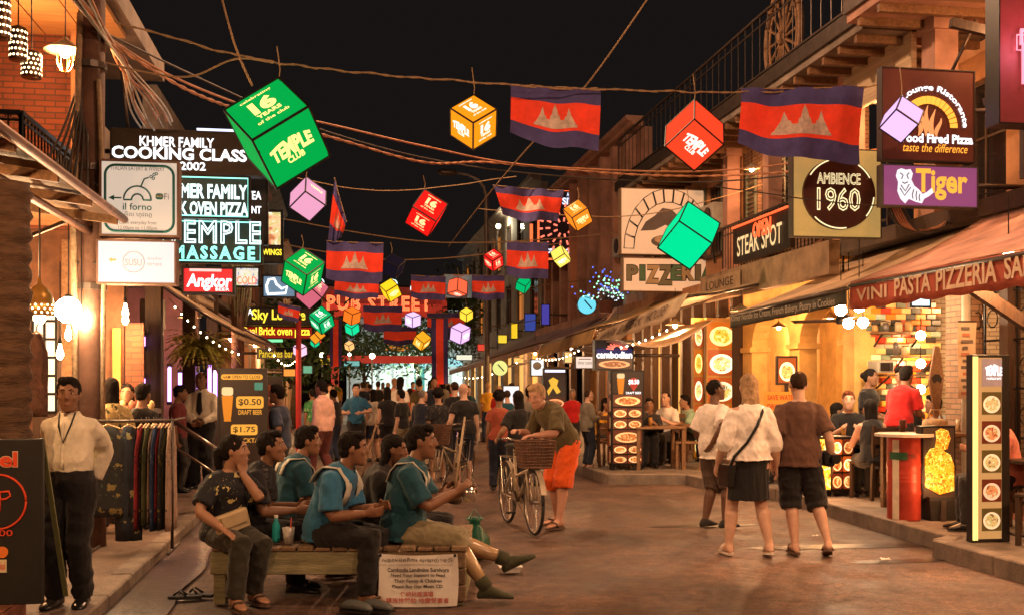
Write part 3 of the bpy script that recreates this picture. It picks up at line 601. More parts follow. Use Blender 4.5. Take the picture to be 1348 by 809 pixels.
def awning(name, label, pts, m, valance=None, vm=None, group=None, sag=.08, scall=0, frame=True, nu=18, nv=6):
    """pts: front-near, front-far, wall-far, wall-near (world). Cloth with sag, valance strip and metal frame under it."""
    a, b, c, d = [V(p) for p in pts]; t = thing(name, label, 'awning', (a + b + c + d) / 4, 0, group)
    def f(u, v):
        p = a.lerp(b, u).lerp(d.lerp(c, u), v); return p + V((0, 0, -sag * math.sin(PI * v) * (.55 + .45 * abs(math.cos(u * 4 * PI))) + .012 * noise.noise((u * 7, v * 5, a.y))))
    mb = MB(); mb.grid(f, nu, nv); o = mb.build('cloth', m, t, 1, smooth=True); so = o.modifiers.new('thick', 'SOLIDIFY'); so.thickness = .012
    if valance:
        h, out = valance; mb = MB(); mb.grid(lambda u, v: a.lerp(b, u) + V((out * v + .012 * math.sin(u * 55) * v, 0, -h * v - (.03 * abs(math.sin(u * scall * PI)) * (v > .9) if scall else 0))), 60, 4); q = mb.build('valance', vm or m, t, 1, smooth=True); so = q.modifiers.new('thick', 'SOLIDIFY'); so.thickness = .006
    if frame:
        mb = MB(); dn = V((0, 0, -.03)); mb.tube([a + dn, b + dn], .022, 7); mb.tube([d + dn, c + dn], .022, 7)
        n = max(2, int((b - a).length / 1.6))
        for i in range(n + 1): mb.tube([f(i / n, v / 4) + dn for v in range(5)], .018, 6)
        mb.build('frame', STEEL, t, 1, smooth=True)
    return t
def fill_post_lamp(label, p, base, watts, col):  # unseen lamp on a post, added behind the viewer as fill light
    p = V(p); t = thing('street_lamp', label, 'street lamp', base, 0, 'added fill lamps behind the viewer'); b = V(base)
    MB().tube([b, (b.x, b.y, p.z + .2), (p.x, p.y, p.z + .25)], [.08, .06, .04], 8).build('post', STEEL, t, 1, smooth=True); MB().lathe([(.04, .24), (.2, .1), (.21, .06), (.19, .06), (.03, .2)], 14, c=p).build('lamp_hood', STEEL, t, 1, smooth=True)
    MB().ball(p + V((0, 0, .08)), .08, 10).build('bulb', BULB, t, 1, smooth=True); lamp('light', t, p - V((0, 0, .05)), watts, col, .2)
BULB = mat('bulb_glow', (.9, .8, .6), .3, var=0, emit=30, ecol=(1, .72, .4), sampling='NONE')
BULBW = mat('globe_glow', (.9, .85, .75), .3, var=0, emit=9, ecol=(1, .84, .6), sampling='NONE')
WARM, AMBER, RED = (1, .52, .22), (1, .44, .17), (1, .3, .14)
def pendant(label, p, top, watts=40, kind='cone', col=WARM, r=.1, group='pendant lamps under the awnings', m=None):
    """Hanging lamp: cord, shade or globe, bulb and its own light."""
    p = V(p); t = thing('pendant_lamp', label, 'lamp', p, 0, group)
    MB().tube([p + V((0, 0, r)), V((p.x, p.y, top))], .006, 5).build('cord', BLACK, t, 1)
    if kind == 'cone':
        MB().lathe([(.02, r * 1.1), (.035, r * .9), (r * 1.5, r * .12), (r * 1.5, r * .08), (.03, r * .8), (.015, r * 1.0)], 16, c=p).build('lamp_shade', m or mat('enamel', (.3, .25, .18), .35, .2, var=.2), t, 1, smooth=True)
        MB().ball(p, r * .42, 10).build('bulb', BULB, t, 1, smooth=True); lp = p + V((0, 0, -r * .75))
    elif kind == 'globe':
        E = LS * watts / (4 * PI * PI * r * r); g = MB().ball(p, r, 16).build('globe', mat('globe_%.1f_%s' % (E, col), (.9, .85, .75), .3, var=0, emit=E, ecol=col, sampling='AUTO'), t, 1, smooth=True)
        MB().lathe([(r * .3, r * .95), (r * .32, r * 1.15), (.01, r * 1.25)], 12, c=p).build('cap', BLACK, t, 1, smooth=True); watts = 0
    else:
        MB().lathe([(.012, .1), (.018, .06), (.034, .01), (.036, -.02), (.02, -.05), (.004, -.06)], 12, c=p).build('bulb', BULB, t, 1, smooth=True); lp = p + V((0, 0, -.1))
        MB().lathe([(.016, .16), (.018, .1), (.01, .095)], 10, c=p).build('socket', BLACK, t, 1, smooth=True)
    if watts: lamp('light', t, lp, watts, col, .05)
    return t

def fill_span_lamp(label, x, y, z, watts, col):  # unseen lamp on a wire, added above the view as fill light
    t = thing('street_lamp', label, 'street lamp', (x, y, z), 0, 'added fill lamps slung over the street'); p = V((x, y, z)); MB().tube([(-4.6, y, z + .9), (x, y, z + .35), (9.4, y, z + .9)], .01, 5).build('span_wire', BLACK, t, 1)
    MB().lathe([(.05, .34), (.08, .3), (.24, .12), (.25, .08), (.22, .08), (.04, .27)], 16, c=p).build('lamp_hood', STEEL, t, 1, smooth=True); MB().ball(p + V((0, 0, .1)), .09, 10).build('bulb', BULB, t, 1, smooth=True); lamp('light', t, p - V((0, 0, .05)), watts, col, .2)
FILL_COL = (1, .55, .3)  # warm colour of the added fill lamps
fill_post_lamp('added fill lamp on the right kerb behind the viewer', (4.9, -1.5, 5.4), (5.7, -1.5, RPZ), 420, FILL_COL); fill_post_lamp('added fill lamp on the left kerb behind the viewer', (-1.3, -3, 5.4), (-2.1, -3, LPZ), 170, FILL_COL)
fill_span_lamp('added fill lamp slung above the near street out of view', 3.4, 5.5, 6.8, 380, FILL_COL); fill_span_lamp('added fill lamp slung above the lantern rows out of view', 1.2, 15, 8.2, 620, FILL_COL)

# damp streaks by the right kerb
def blob(cx, cy, rx, ry, seed, n=40): return [(cx + rx * math.cos(a) * (1 + .35 * noise.noise((math.cos(a) * 2.2, math.sin(a) * 2.2, seed))), cy + ry * math.sin(a) * (1 + .35 * noise.noise((math.cos(a) * 2.2, math.sin(a) * 2.2, seed + 5)))) for a in [2 * PI * j / n for j in range(n)]]
for i, (x, y, rx, ry) in enumerate(((1120, 716, 1.1, .14), (1180, 735, .5, .1), (930, 690, .6, .12))):
    p = onZ(x, y); q = blob(p.x, p.y, rx, ry, i * 3.3); struct(MB().add([(a, b, road_z(a, b) - .0165) for a, b in q], [tuple(range(len(q)))]).build('wet_stain', mat('wet_stain', (.035, .022, .016), .3, var=.5, scale=6, bump=.5, bscale=30)))
# ---------------------------------------------------------------- right side of the street: facades stand at X = 7.4
FX = 7.4
def cornice(parent, x, y0, y1, z, m, name='cornice', into=1):
    mb = MB(); mb.prism([(0, 0), (-.28 * into, .05), (-.3 * into, .12), (-.42 * into, .16), (-.44 * into, .26), (0, .26)], y0, y1, 'Y'); mb.v = [V((x + p.x, p.y, z + p.z)) for p in mb.v]
    return mb.build(name, m, parent, 1)
def eave(parent, x0, x1, y0, y1, z, m, um):
    """Overhanging roof edge with soffit boards and brackets."""
    MB().span((x0, y0, z), (x1, y1, z + .1)).build('roof_slab', m, parent, 1)
    MB().span((x0 - .05, y0, z + .1), (x0 + .1, y1, z + .3)).build('gutter', STEEL, parent, 1)
    n = int((y1 - y0) / .45)
    for i in range(n):
        y = lerp(y0, y1, (i + .5) / n); MB().span((x0 + .03, y - .035, z - .1), (x1, y + .035, z - .002)).build('rafter', um, parent, 1)
def posts(parent, X, ys, z0, z1, w, m, name='pillar'):
    for y in ys:
        mb = MB(); mb.span((X - w / 2, y - w / 2, z0), (X + w / 2, y + w / 2, z1)); mb.span((X - w * .62, y - w * .62, z1 - .16), (X + w * .62, y + w * .62, z1 - .003)); mb.span((X - w * .6, y - w * .6, z0 + .002), (X + w * .6, y + w * .6, z0 + .14)); mb.build(name, m, parent, 1)
# building with the brick pillars and the open pizza kitchen
b1 = thing('shop_building', 'open restaurant with brick pillars and upstairs veranda at the right', 'building', (FX, 10, 0))
Y0, Y1 = 5.0, 14.5
box_obj('floor_slab', (6.98, Y0, 3.45), (12, Y1, 3.64), mat('dark_fascia', (.07, .04, .028), .8, var=.4, scale=3, bump=.3), b1)
box_obj('back_wall', (11.8, Y0, .13), (12, Y1, 3.35), PLAST_Y, b1)
box_obj('floor', (FX - .2, Y0, .1), (12, Y1, .16), TILE, b1)
for y, m in ((11.75, BRICKP), (14.42, PLAST_Y), (8.6, BRICKP)): box_obj('brick_pillar', (FX - .16, y - .17, .16), (FX + .16, y + .17, 3.35), m, b1)
box_obj('veranda_wall', (8.3, Y0, 3.62), (8.5, 9.2, 6.1), PLAST_O, b1); wallX('upper_wall', b1, 8.3, 9.2, Y1, 3.62, 6.1, [(10.1, 11.1, 4.1, 5.6), (12.3, 13.4, 3.62, 5.6)], PLAST_O)
window(b1, 8.3, 10.1, 11.1, 4.1, 5.6, 1, glow('lit_curtain', (190, 110, 40), .8)); window(b1, 8.3, 12.3, 13.4, 3.62, 5.6, 1, GLASSD)
posts(b1, 7.15, (6.6, 8.9, 11.9, 14.2), 3.64, 6.0, .3, PLAST_P)
eave(b1, 6.1, 9, Y0, 12.2, 6.0, PLAST_P, WOODM); railing(b1, [(7.02, 12.9, 3.64), (7.02, Y1, 3.64)], .95, WOODD, .16)
MB().span((6.95, 12.2, 5.35), (7.02, 14.0, 6.0)).build('roll_blind', mat('bamboo_blind', (.55, .42, .27), .8, var=.3, scale=3, bump=.5, bscale=14, stretch=(1, .1, 12)), b1, 1)
for y in (9.2, 9.9, 10.6): MB().bar((6.5, y, 5.5), (8.3, y, 5.2), .07, .1).build('veranda_beam', WOODD, b1, 1)
for z in (4.35, 4.85, 5.3): MB().span((6.7, 6.9, z), (6.76, 8.7, z + .12)).build('wall_board', PLAST_O, b1, 1) if 0 else None
# dark brackets carrying the awning and ornate iron screen at the right edge
for y in (9.75, 8.95): MB().bar((FX - .1, y, 1.9), (5.95, y, 2.72), .09, .12).build('awning_bracket', WOODD, b1, 1)
scr = MB()
for i in range(9):
    y = 9.0 + i * .3; scr.tube([(FX + .02, y, .2), (FX + .02, y, 3.3)], .014, 5)
    for z in (.7, 1.25, 1.8, 2.35, 2.9):
        pts = [(FX + .02, y + .15 + .1 * math.cos(a), z + .1 * math.sin(a)) for a in [2 * PI * j / 10 for j in range(11)]]; scr.tube(pts, .009, 4)
for z in (.3, 1.0, 1.55, 2.1, 2.65, 3.2): scr.tube([(FX + .02, 9.0, z), (FX + .02, 11.4, z)], .014, 5)
scr.build('iron_screen', BLACK, b1, 1)
box_obj('screen_wall', (FX + .5, 8.8, .16), (FX + .62, 11.5, 3.3), BRICKW, b1)
box_obj('door_post', (FX - .06, 10.85, .16), (FX + .1, 11.0, 3.35), WOODD, b1); box_obj('door_post', (FX - .06, 10.2, .16), (FX + .1, 10.32, 3.35), WOODD, b1)
MB().tube([(FX - .22, 11.4, 3.3), (FX - .22, 11.4, .2)], .05, 10).build('drain_pipe', PIPE, b1, 1, smooth=True)
# wall of coloured tiles inside the kitchen, each tile set on its own
KY = 14.25
tw = thing('tiled_wall', 'kitchen wall of bright mixed coloured tiles behind the red shirt', 'wall', (8.3, KY, .16))
box_obj('wall_body', (7.55, KY + .03, .16), (11.5, KY + .15, 3.35), BRICKW, tw)
tc_ = [srgb(*c) for c in ((236, 150, 50), (205, 60, 40), (240, 190, 120), (70, 70, 66), (225, 130, 40), (120, 130, 110), (235, 215, 180), (190, 90, 60), (240, 170, 70), (60, 50, 50), (170, 190, 170))]
TM = [mat('glazed_tile_%d' % i, c, .25, var=.15, scale=5, spec=.6) for i, c in enumerate(tc_)]
tb = {}
P = yplane(KY, 1144, 392, 1222, 590)
for r in range(25):
    for c in range(9):
        x = 1146 + c * 13.2 + (6.6 if r % 2 else 0) - 6; y = 398 + r * 7.6
        if x < 1139 or x > 1232 or (455 > y > 447 and c < 4): continue
        a0, b0, a1, b1_ = P.box(x, y, x + 12.6, y + 7.0); k = random.choice(range(len(TM)))
        if x < 1152 and y > 440 and random.random() < .6: continue
        mb = MB(); mb.ring([[P.p(a0 + d * .5, b0 + d * .5, d), P.p(a1 - d * .5, b0 + d * .5, d), P.p(a1 - d * .5, b1_ - d * .5, d), P.p(a0 + d * .5, b1_ - d * .5, d)] for d in (-.03, .008 + random.uniform(0, .008))]); mb.build('tile', TM[k], tw, 1)
for z0, x0, x1, lab in ((455, 1146, 1205, 'upper'), (465, 1170, 1215, 'x'), (492, 1150, 1215, 'y')): pass
def shelf(label, x0, x1, y, Y, depth=.28):
    a, b = onY(x0, y, Y), onY(x1, y, Y); t = thing('wall_shelf', label, 'shelf', ((a.x + b.x) / 2, Y, a.z), 0, 'shelves on the tiled kitchen wall')
    box_obj('board', (a.x, Y - depth, a.z - .03), (b.x, Y - .002, a.z), WOODM, t); 
    for x in (a.x + .06, b.x - .06): MB().bar((x, Y - .01, a.z - .2), (x, Y - depth + .04, a.z - .035), .02).build('bracket', BLACK, t, 1)
    return a, b
sh1 = shelf('high wooden shelf on coloured tile wall under the ceiling lamp', 1145, 1205, 437, KY - .02); sh2 = shelf('middle wooden shelf on tile wall beside brass lamps', 1172, 1222, 468, KY - .02); sh3 = shelf('low wooden shelf holding the grey microwave', 1148, 1222, 492, KY - .02, .42)
def jar(label, x, y, Y, h=.16, r=.05, m=None, group='jars on the kitchen shelves'):
    p = onY(x, y, Y); t = thing('storage_jar', label, 'jar', p, 0, group); MB().lathe([(r, 0), (r, h * .75), (r * .7, h * .9)], 10, c=p).build('jar_body', m or mat('jar_glass', (.35, .2, .08), .15, var=.2), t, 1, smooth=True); MB().lathe([(r * .75, h * .9), (r * .75, h), (r * .1, h)], 10, c=p).build('lid', WOODD, t, 1)
for i, (x, y, nm) in enumerate(((1152, 436, 'leftmost storage jar on the high kitchen shelf'), (1166, 436, 'second storage jar from left on high kitchen shelf'), (1183, 436, 'third storage jar from left on high kitchen shelf'), (1196, 436, 'rightmost storage jar on the high kitchen shelf'), (1180, 467, 'left storage jar on middle kitchen shelf'), (1192, 467, 'centre storage jar on middle kitchen shelf'))): jar(nm, x, y, KY - .15, random.uniform(.1, .2), random.uniform(.035, .06), mat('jar_tone_%d' % (i % 3), [(.4, .22, .08), (.12, .1, .09), (.5, .36, .2)][i % 3], .25, var=.2))
mw = thing('microwave_oven', 'small grey microwave oven with dark door on kitchen shelf', 'microwave', onY(1166, 491, KY - .22)); P = yplane(KY - .4, 1156, 474, 1177, 490.5)
P.slab('oven_body', mw, 0, 0, P.w, P.h, -.3, 0, mat('grey_plastic', (.32, .28, .22), .4, var=.15), .008); P.slab('oven_door', mw, .03, .03, P.w * .72, P.h - .03, .001, .014, GLASSD, .004); P.slab('button_panel', mw, P.w * .76, .03, P.w - .02, P.h - .03, .001, .008, STEEL)
# yellow arcade building
b2 = thing('shop_building', 'yellow arcaded cafe beneath the dark green awning', 'building', (FX, 16.5, 0)); Y0, Y1 = 14.6, 18.9
box_obj('floor_slab', (6.98, Y0, 3.42), (12, Y1, 3.58), PLAST_Y, b2); box_obj('back_wall', (10.2, Y0, .13), (10.4, Y1, 3.3), PLAST_Y, b2); box_obj('floor', (FX - .2, Y0, .1), (10.4, Y1, .165), TILE, b2)
def arch_wall(parent, X, y0, y1, z0, z1, bays, m, th=.3):
    mb = MB()
    for ya, yb, zs in bays:
        r = (yb - ya) / 2; c = (ya + yb) / 2; n = 14
        arc = [(c - r * math.cos(PI * i / n), zs + r * .8 * math.sin(PI * i / n)) for i in range(n + 1)]
        for x in (X, X + th):
            for p, q in zip(arc[:-1], arc[1:]): mb.add([(x, p[0], p[1]), (x, q[0], q[1]), (x, q[0], z1), (x, p[0], z1)], [(0, 1, 2, 3)])
        for p, q in zip(arc[:-1], arc[1:]): mb.add([(X, p[0], p[1]), (X, q[0], q[1]), (X + th, q[0], q[1]), (X + th, p[0], p[1])], [(0, 1, 2, 3)])
    ed = [y0] + [e for b in bays for e in b[:2]] + [y1]
    for i in range(0, len(ed), 2):
        if ed[i + 1] - ed[i] > .01: mb.span((X, ed[i], z0), (X + th, ed[i + 1], z1))
    return mb.build('arched_wall', m, parent, 1)
arch_wall(b2, FX, Y0, Y1, .16, 3.3, [(14.95, 16.45, 2.25), (16.85, 18.5, 2.25)], PLAST_Y); arch_wall(b2, 8.9, Y0, Y1, .16, 3.3, [(15.1, 16.3, 2.2), (16.9, 18.2, 2.2)], PLAST_Y)
for y in (14.78, 16.65, 18.7):
    for z in (2.18,): box_obj('capital', (FX - .05, y - .24, z), (FX + .35, y + .24, z + .09), PLAST_Y, b2)
box_obj('staircase_rail', (FX + .6, 15.2, .9), (FX + .66, 15.26, 1.6), WOODD, b2); MB().bar((FX - .3, 15.05, .75), (FX + 1.4, 15.35, 1.65), .06, .1).build('stair_rail', WOODD, b2, 1)
wallX('upper_wall', b2, FX, Y0, Y1, 3.55, 6.0, [(15.3, 16.4, 4.1, 5.5), (17.2, 18.2, 4.1, 5.5)], BRICKP)
for a in (15.3, 17.2): window(b2, FX, a, a + (1.1 if a < 16 else 1.0), 4.1, 5.5, 1, GLASSD, WOODD, True)
posts(b2, 7.12, (14.9, 16.9, 18.8), 3.58, 5.95, .24, PLAST_P, 'veranda_column'); eave(b2, 6.3, 8, 12.2, 24, 5.95, PLAST_G, WOODM); railing(b2, [(7.0, Y0, 3.58), (7.0, Y1, 3.58)], .9, STEEL, .13)
box_obj('lintel_board', (6.35, 13.2, 3.05), (6.5, 18.3, 3.5), mat('old_board', (.3, .2, .12), .8, var=.4, scale=3, bump=.4, bscale=20), b2)
# building with the pizza signs
b3 = thing('shop_building', 'shop building behind the tall illuminated food menu boards', 'building', (FX, 21.5, 0)); Y0, Y1 = 19.0, 25.5
box_obj('floor_slab', (6.9, Y0, 3.3), (12, Y1, 3.55), PLAST_O, b3); box_obj('back_wall', (9.6, Y0, .13), (9.8, Y1, 3.3), PLAST_Y, b3); box_obj('floor', (FX - .2, Y0, .1), (10.4, Y1, .165), TILE, b3)
wallX('upper_wall', b3, FX, Y0, Y1, 3.55, 6.2, [(20.0, 20.9, 4.2, 5.6), (22, 22.9, 4.2, 5.6), (24, 24.9, 4.2, 5.6)], PLAST_O)
for a in (20.0, 22, 24): window(b3, FX, a, a + .9, 4.2, 5.6, 1, GLASSD if a != 22 else glow('lit_curtain', (190, 110, 40), .8), WOODD, True)
for i in range(9): box_obj('wood_column', (FX - .12, Y0 + .15 + i * .75, .165), (FX + .08, Y0 + .3 + i * .75, 3.3), WOODD, b3)
for i in range(8):
    if i % 2 == 0: MB().span((FX + .02, Y0 + .34 + i * .75, .3), (FX + .05, Y0 + .86 + i * .75, 2.9)).build('lit_glass_door', glow('warm_doorway', (245, 180, 90), .9), b3, 1)
cornice(b3, FX, Y0, Y1, 6.2, PLAST_O)
b4 = thing('shop_building', 'pink plaster building with ribbed columns behind the fairy lit tree', 'building', (FX, 31, 0)); Y0, Y1 = 25.6, 38
box_obj('floor_slab', (6.9, Y0, 3.3), (12, Y1, 3.55), PLAST_P, b4); box_obj('back_wall', (9.0, Y0, .13), (9.2, Y1, 3.3), PLAST_O, b4)
wallX('upper_wall', b4, FX, Y0, Y1, 3.55, 8.0, [(27 + i * 2.4, 28 + i * 2.4, 4.3, 6.2) for i in range(4)], PLAST_P)
for i in range(4): window(b4, FX, 27 + i * 2.4, 28 + i * 2.4, 4.3, 6.2, 1, GLASSD if i % 2 else glow('lit_curtain', (190, 110, 40), .8), WOODD)
for i in range(9): box_obj('ribbed_column', (FX - .3, 26.1 + i * 1.35, 3.56), (FX - .01, 26.4 + i * 1.35, 7.9), PLAST_P, b4)
for i in range(7): box_obj('shop_front_post', (FX - .1, 26 + i * 1.9, .13), (FX + .1, 26.25 + i * 1.9, 3.3), WOODD, b4)
cornice(b4, FX, Y0, Y1, 8.0, PLAST_P)
b5 = thing('shop_building', 'dim three storey building at the far right end', 'building', (FX, 50, 0)); Y0, Y1 = 38.2, 64
wallX('wall', b5, FX - .2, Y0, Y1, .13, 9.0, [(39 + i * 3.1, 40.6 + i * 3.1, z, z + 1.7) for i in range(8) for z in (4.2, 6.8)] + [(39 + i * 3.1, 41.2 + i * 3.1, .14, 2.9) for i in range(8)], PLAST_G)
for i in range(8):
    for z in (4.2, 6.8): window(b5, FX - .2, 39 + i * 3.1, 40.6 + i * 3.1, z, z + 1.7, 1, glow('lit_curtain', (190, 110, 40), .8) if (i + int(z)) % 4 == 1 else GLASSD, WOODD)
    MB().span((FX, 39.05 + i * 3.1, .16), (FX + .04, 41.15 + i * 3.1, 2.85)).build('shop_window', glow('warm_doorway', (245, 180, 90), .9), b5, 1)
cornice(b5, FX - .2, Y0, Y1, 9.0, PLAST_G)
# rooftop terrace rail and the big old cart wheel standing on it
rt = thing('rooftop_railing', 'dark metal railing along the rooftop edge upper right', 'railing', (6.35, 14, 6.3)); railing(rt, [(6.35, 8, 6.25), (6.35, 24, 6.25)], 1.0, STEEL, .3)
# awnings of the right side
AW1 = mat('awning_salmon', (.74, .4, .29), .8, var=.35, scale=2.4, bump=.5, bscale=7); AW1V = mat('awning_red_valance', (.5, .11, .065), .8, var=.25, scale=4, bump=.5, bscale=12)
AW2 = mat('awning_tan', (.56, .4, .25), .85, var=.3, scale=1.5, bump=.3, bscale=8); AW2V = mat('awning_green_valance', (.075, .075, .055), .8, var=.25, scale=3, bump=.3, bscale=10)
AW3 = mat('awning_grey', (.52, .39, .26), .85, var=.3, scale=1.5, bump=.3, bscale=8); AW4 = mat('awning_ochre', (.55, .34, .14), .85, var=.3, scale=1.5, bump=.3, bscale=8); AW5 = mat('awning_mauve', (.38, .25, .24), .85, var=.3, scale=1.2, bump=.3, bscale=6)
GA = 'cloth awnings over the right pavement'
ZA = lambda x, y, X=5.45: onX(x, y, X)
a, b = onX(1348, 331, 5.45), onX(1119, 373, 5.45); n0 = V((5.45, 4.2, a.z))
awning('cloth_awning', 'salmon awning with red scalloped valance lettered for pasta', [n0, (5.45, b.y, b.z), (FX, b.y + .15, 3.62), (FX, 4.2, 3.62)], AW1, (.27, .0), AW1V, GA, scall=14)
VP1 = Plane((5.442, b.y, b.z - .26), (0, -1, 0), (0, 0, 1))
t1 = D.objects['cloth_awning']; CREAM = mat('cream_print', (.75, .55, .38), .8, var=.15, scale=8)
VP1.ptext(t1, 'VINI', 1128, 377, 1168, 394, CREAM, bold=.02, d=.008); VP1.ptext(t1, 'PASTA', 1178, 362, 1226, 387, CREAM, bold=.025, d=.008); VP1.ptext(t1, 'PIZZERIA', 1233, 347, 1313, 377, CREAM, bold=.025, d=.008); VP1.ptext(t1, 'SALADS', 1323, 330, 1402, 362, CREAM, bold=.025, d=.008)
for q in ('VINI', 'PASTA'): pass
a, b = onX(1114, 379, 5.5), onX(962, 413, 5.5)
t2 = awning('cloth_awning', 'tan awning with dark green lettered valance', [(5.5, a.y, a.z + .02), (5.5, b.y, b.z), (FX, b.y, 3.45), (FX, a.y, 3.5)], AW2, (.2, .0), AW2V, GA)
VP2 = Plane((5.494, b.y, b.z - .19), (0, -1, 0), (0, 0, 1)); VP2.text(t2, 'Khmer Noodle Ice Cream, French Bakery, Pastry in Cookies', (.06, .05, b.y - a.y - .25, .17), mat('pale_print', (.5, .45, .36), .8, var=.1), d=.01)
t3 = awning('cloth_awning', 'grey tan awning with steep lettered front panel', [(5.2, 15.6, 2.95), (5.05, 20.3, 2.62), (FX, 20.5, 3.45), (FX, 15.6, 3.5)], AW3, None, None, GA)
mb = MB(); A, B = V((5.19, 15.5, 2.98)), V((5.0, 20.4, 2.62)); mb.grid(lambda u, v: A.lerp(B, u) + V((-.22 * v, 0, -.36 * v + .02 * math.sin(u * 30) * v)), 40, 3); vq = mb.build('front_panel', AW3, t3, 1, smooth=True); sm_ = vq.modifiers.new('thick', 'SOLIDIFY'); sm_.thickness = .008
r_ = (A - B).normalized(); PP = Plane(B + V((-.235, 0, -.36)), r_, V((.22, 0, .36))); [PP.text(t3, w_, (x0, .12, x1, .33), mat('dark_print', (.09, .05, .04), .8, var=.1), d=.012) for w_, x0, x1 in (('KHMEN', .55, 1.5), ('&', 1.72, 1.9), ('STEAK', 2.15, 3.05), ('HOUSE', 3.3, 4.25))]
t4 = awning('cloth_awning', 'ochre awning beyond the beer menu board', [(5.0, 20.6, 2.75), (5.1, 27.0, 2.62), (FX, 27, 3.6), (FX, 20.6, 3.7)], AW4, (.34, -.12), AW4, GA, sag=.14)
t5 = awning('cloth_awning', 'long mauve tarpaulin awning at the far right', [(5.1, 27.3, 2.7), (4.6, 46, 2.2), (FX, 46, 3.6), (FX, 27.3, 3.7)], AW5, (.2, 0), AW5, GA, sag=.2)
awning('cloth_awning', 'pale torn tarpaulin drooping beneath the ochre awning', [(4.75, 18.2, 2.38), (4.7, 21.2, 2.3), (6.6, 21.0, 2.72), (6.6, 18.3, 2.75)], mat('clear_tarp', (.45, .36, .3), .35, var=.4, scale=3, bump=.4, bscale=8), None, None, GA, sag=.3, frame=False)
# lamps hanging on the right side
G = 'pendant lamps under the right awnings'
for i, (x, y, Y, w, lb) in enumerate(((1107, 408, 12.4, 30, 'glowing glass globe lamp left of the pair at the red awning end'), (1131, 403, 12.0, 30, 'glowing glass globe lamp at the end of the red awning'), (1117, 425, 13.2, 22, 'lower glowing globe lamp beside the ceiling fan'), (1136, 424, 13.0, 22, 'lower right glowing globe lamp by the kitchen doorway'))):
    p = onY(x, y, Y); pendant(lb, p, 3.34, w, 'globe', (1, .7, .42), .07, G)
for x, y, lb in ((1212, 441, 'upper brass wall lamp beside kitchen shelves'), (1212, 478, 'middle brass wall lamp beside kitchen shelves'), (1212, 512, 'lower brass wall lamp beside kitchen shelves')):
    p = onY(x, y, KY - .3); pendant(lb, p, p.z + .25, 9, 'globe', (1, .6, .25), .065, G)
for i, (X, Y, z, w, lb) in enumerate(((6.4, 6.4, 2.75, 110, 'added enamel fill lamp out of view under the near end of the salmon awning'), (6.3, 9.3, 2.85, 80, 'added enamel fill lamp hidden behind the red valance'), (6.3, 16.2, 2.75, 80, 'enamel lamp under the green valance awning'), (8.2, 17.0, 2.7, 50, 'enamel lamp inside the yellow arcade'), (6.2, 19.3, 2.7, 100, 'enamel lamp by the tall food boards'), (6.2, 23.5, 2.7, 120, 'enamel lamp under the ochre awning'), (6.2, 28.5, 2.6, 120, 'first enamel lamp under the mauve tarpaulin'), (6.2, 34, 2.6, 120, 'second enamel lamp under the mauve tarpaulin'), (6.0, 41, 2.5, 120, 'third enamel lamp under the mauve tarpaulin'), (9.5, 12.6, 2.9, 45, 'added enamel fill lamp out of view deep inside the open kitchen'), (9.2, 21.5, 2.8, 80, 'enamel lamp inside the shop behind the food boards'), (8.6, 8.0, 2.9, 80, 'added enamel fill lamp out of view inside the restaurant past the right edge'))):  # row spaced out to light the street; unseen lamps are added fill light
    pendant(lb, (X, Y, z), 3.4, w, 'cone', WARM, .12, G)
pendant('assumed caged lamp on the veranda ceiling upper right', (7.3, 10.4, 5.6), 6.0, 34, 'cone', AMBER, .1, G); pendant('assumed veranda lamp above the round brown sign', (7.2, 13.4, 5.4), 6.0, 32, 'cone', AMBER, .1, G); pendant('assumed veranda lamp over the steak sign', (7.0, 17.5, 5.3), 5.95, 30, 'cone', AMBER, .1, G)  # veranda lamps are assumed, put in to light the upper front
# ceiling fan
fn = thing('ceiling_fan', 'dark ceiling fan with three blades beside the globe lamps', 'fan', onY(1110, 421, 13.6)); p = onY(1110, 421, 13.6)
MB().lathe([(.09, -.05), (.11, 0), (.09, .06), (.02, .08)], 14, c=p).build('motor', BLACK, fn, 1, smooth=True); MB().tube([p + V((0, 0, .06)), (p.x, p.y, 3.34)], .015, 6).build('rod', BLACK, fn, 1)
for i in range(3):
    a = 2 * PI * i / 3 + .2; R = Matrix.Rotation(a, 3, 'Z') @ Matrix.Rotation(.2, 3, 'X'); MB().box(p + R @ V((.42, 0, 0)), (.62, .13, .012), R).build('blade', WOODD, fn, 1)
tv = thing('television', 'flat screen television mounted high under the red awning', 'television', onY(1213, 392, 13.3)); P = yplane(13.3, 1198, 381, 1226, 405)
P.slab('casing', tv, 0, 0, P.w, P.h, -.08, 0, BLACK); P.slab('screen', tv, .03, .03, P.w - .03, P.h - .03, .001, .008, glow('tv_screen', (200, 235, 250), 1.2)); MB().bar(P.p(P.w / 2, P.h, -.06), P.p(P.w / 2, P.h + .6, -.06), .04).build('mount', BLACK, tv, 1)
# ---------------------------------------------------------------- left side
l1 = thing('shop_building', 'low shop front with lean to awning at the left edge', 'building', (-4.2, 7, 0))
box_obj('wall', (-6.3, 2, .09), (-6.1, 12.4, 3.4), PLAST_O, l1); box_obj('ceiling', (-6.1, 2, 3.25), (-4.0, 12.4, 3.35), WOODM, l1)
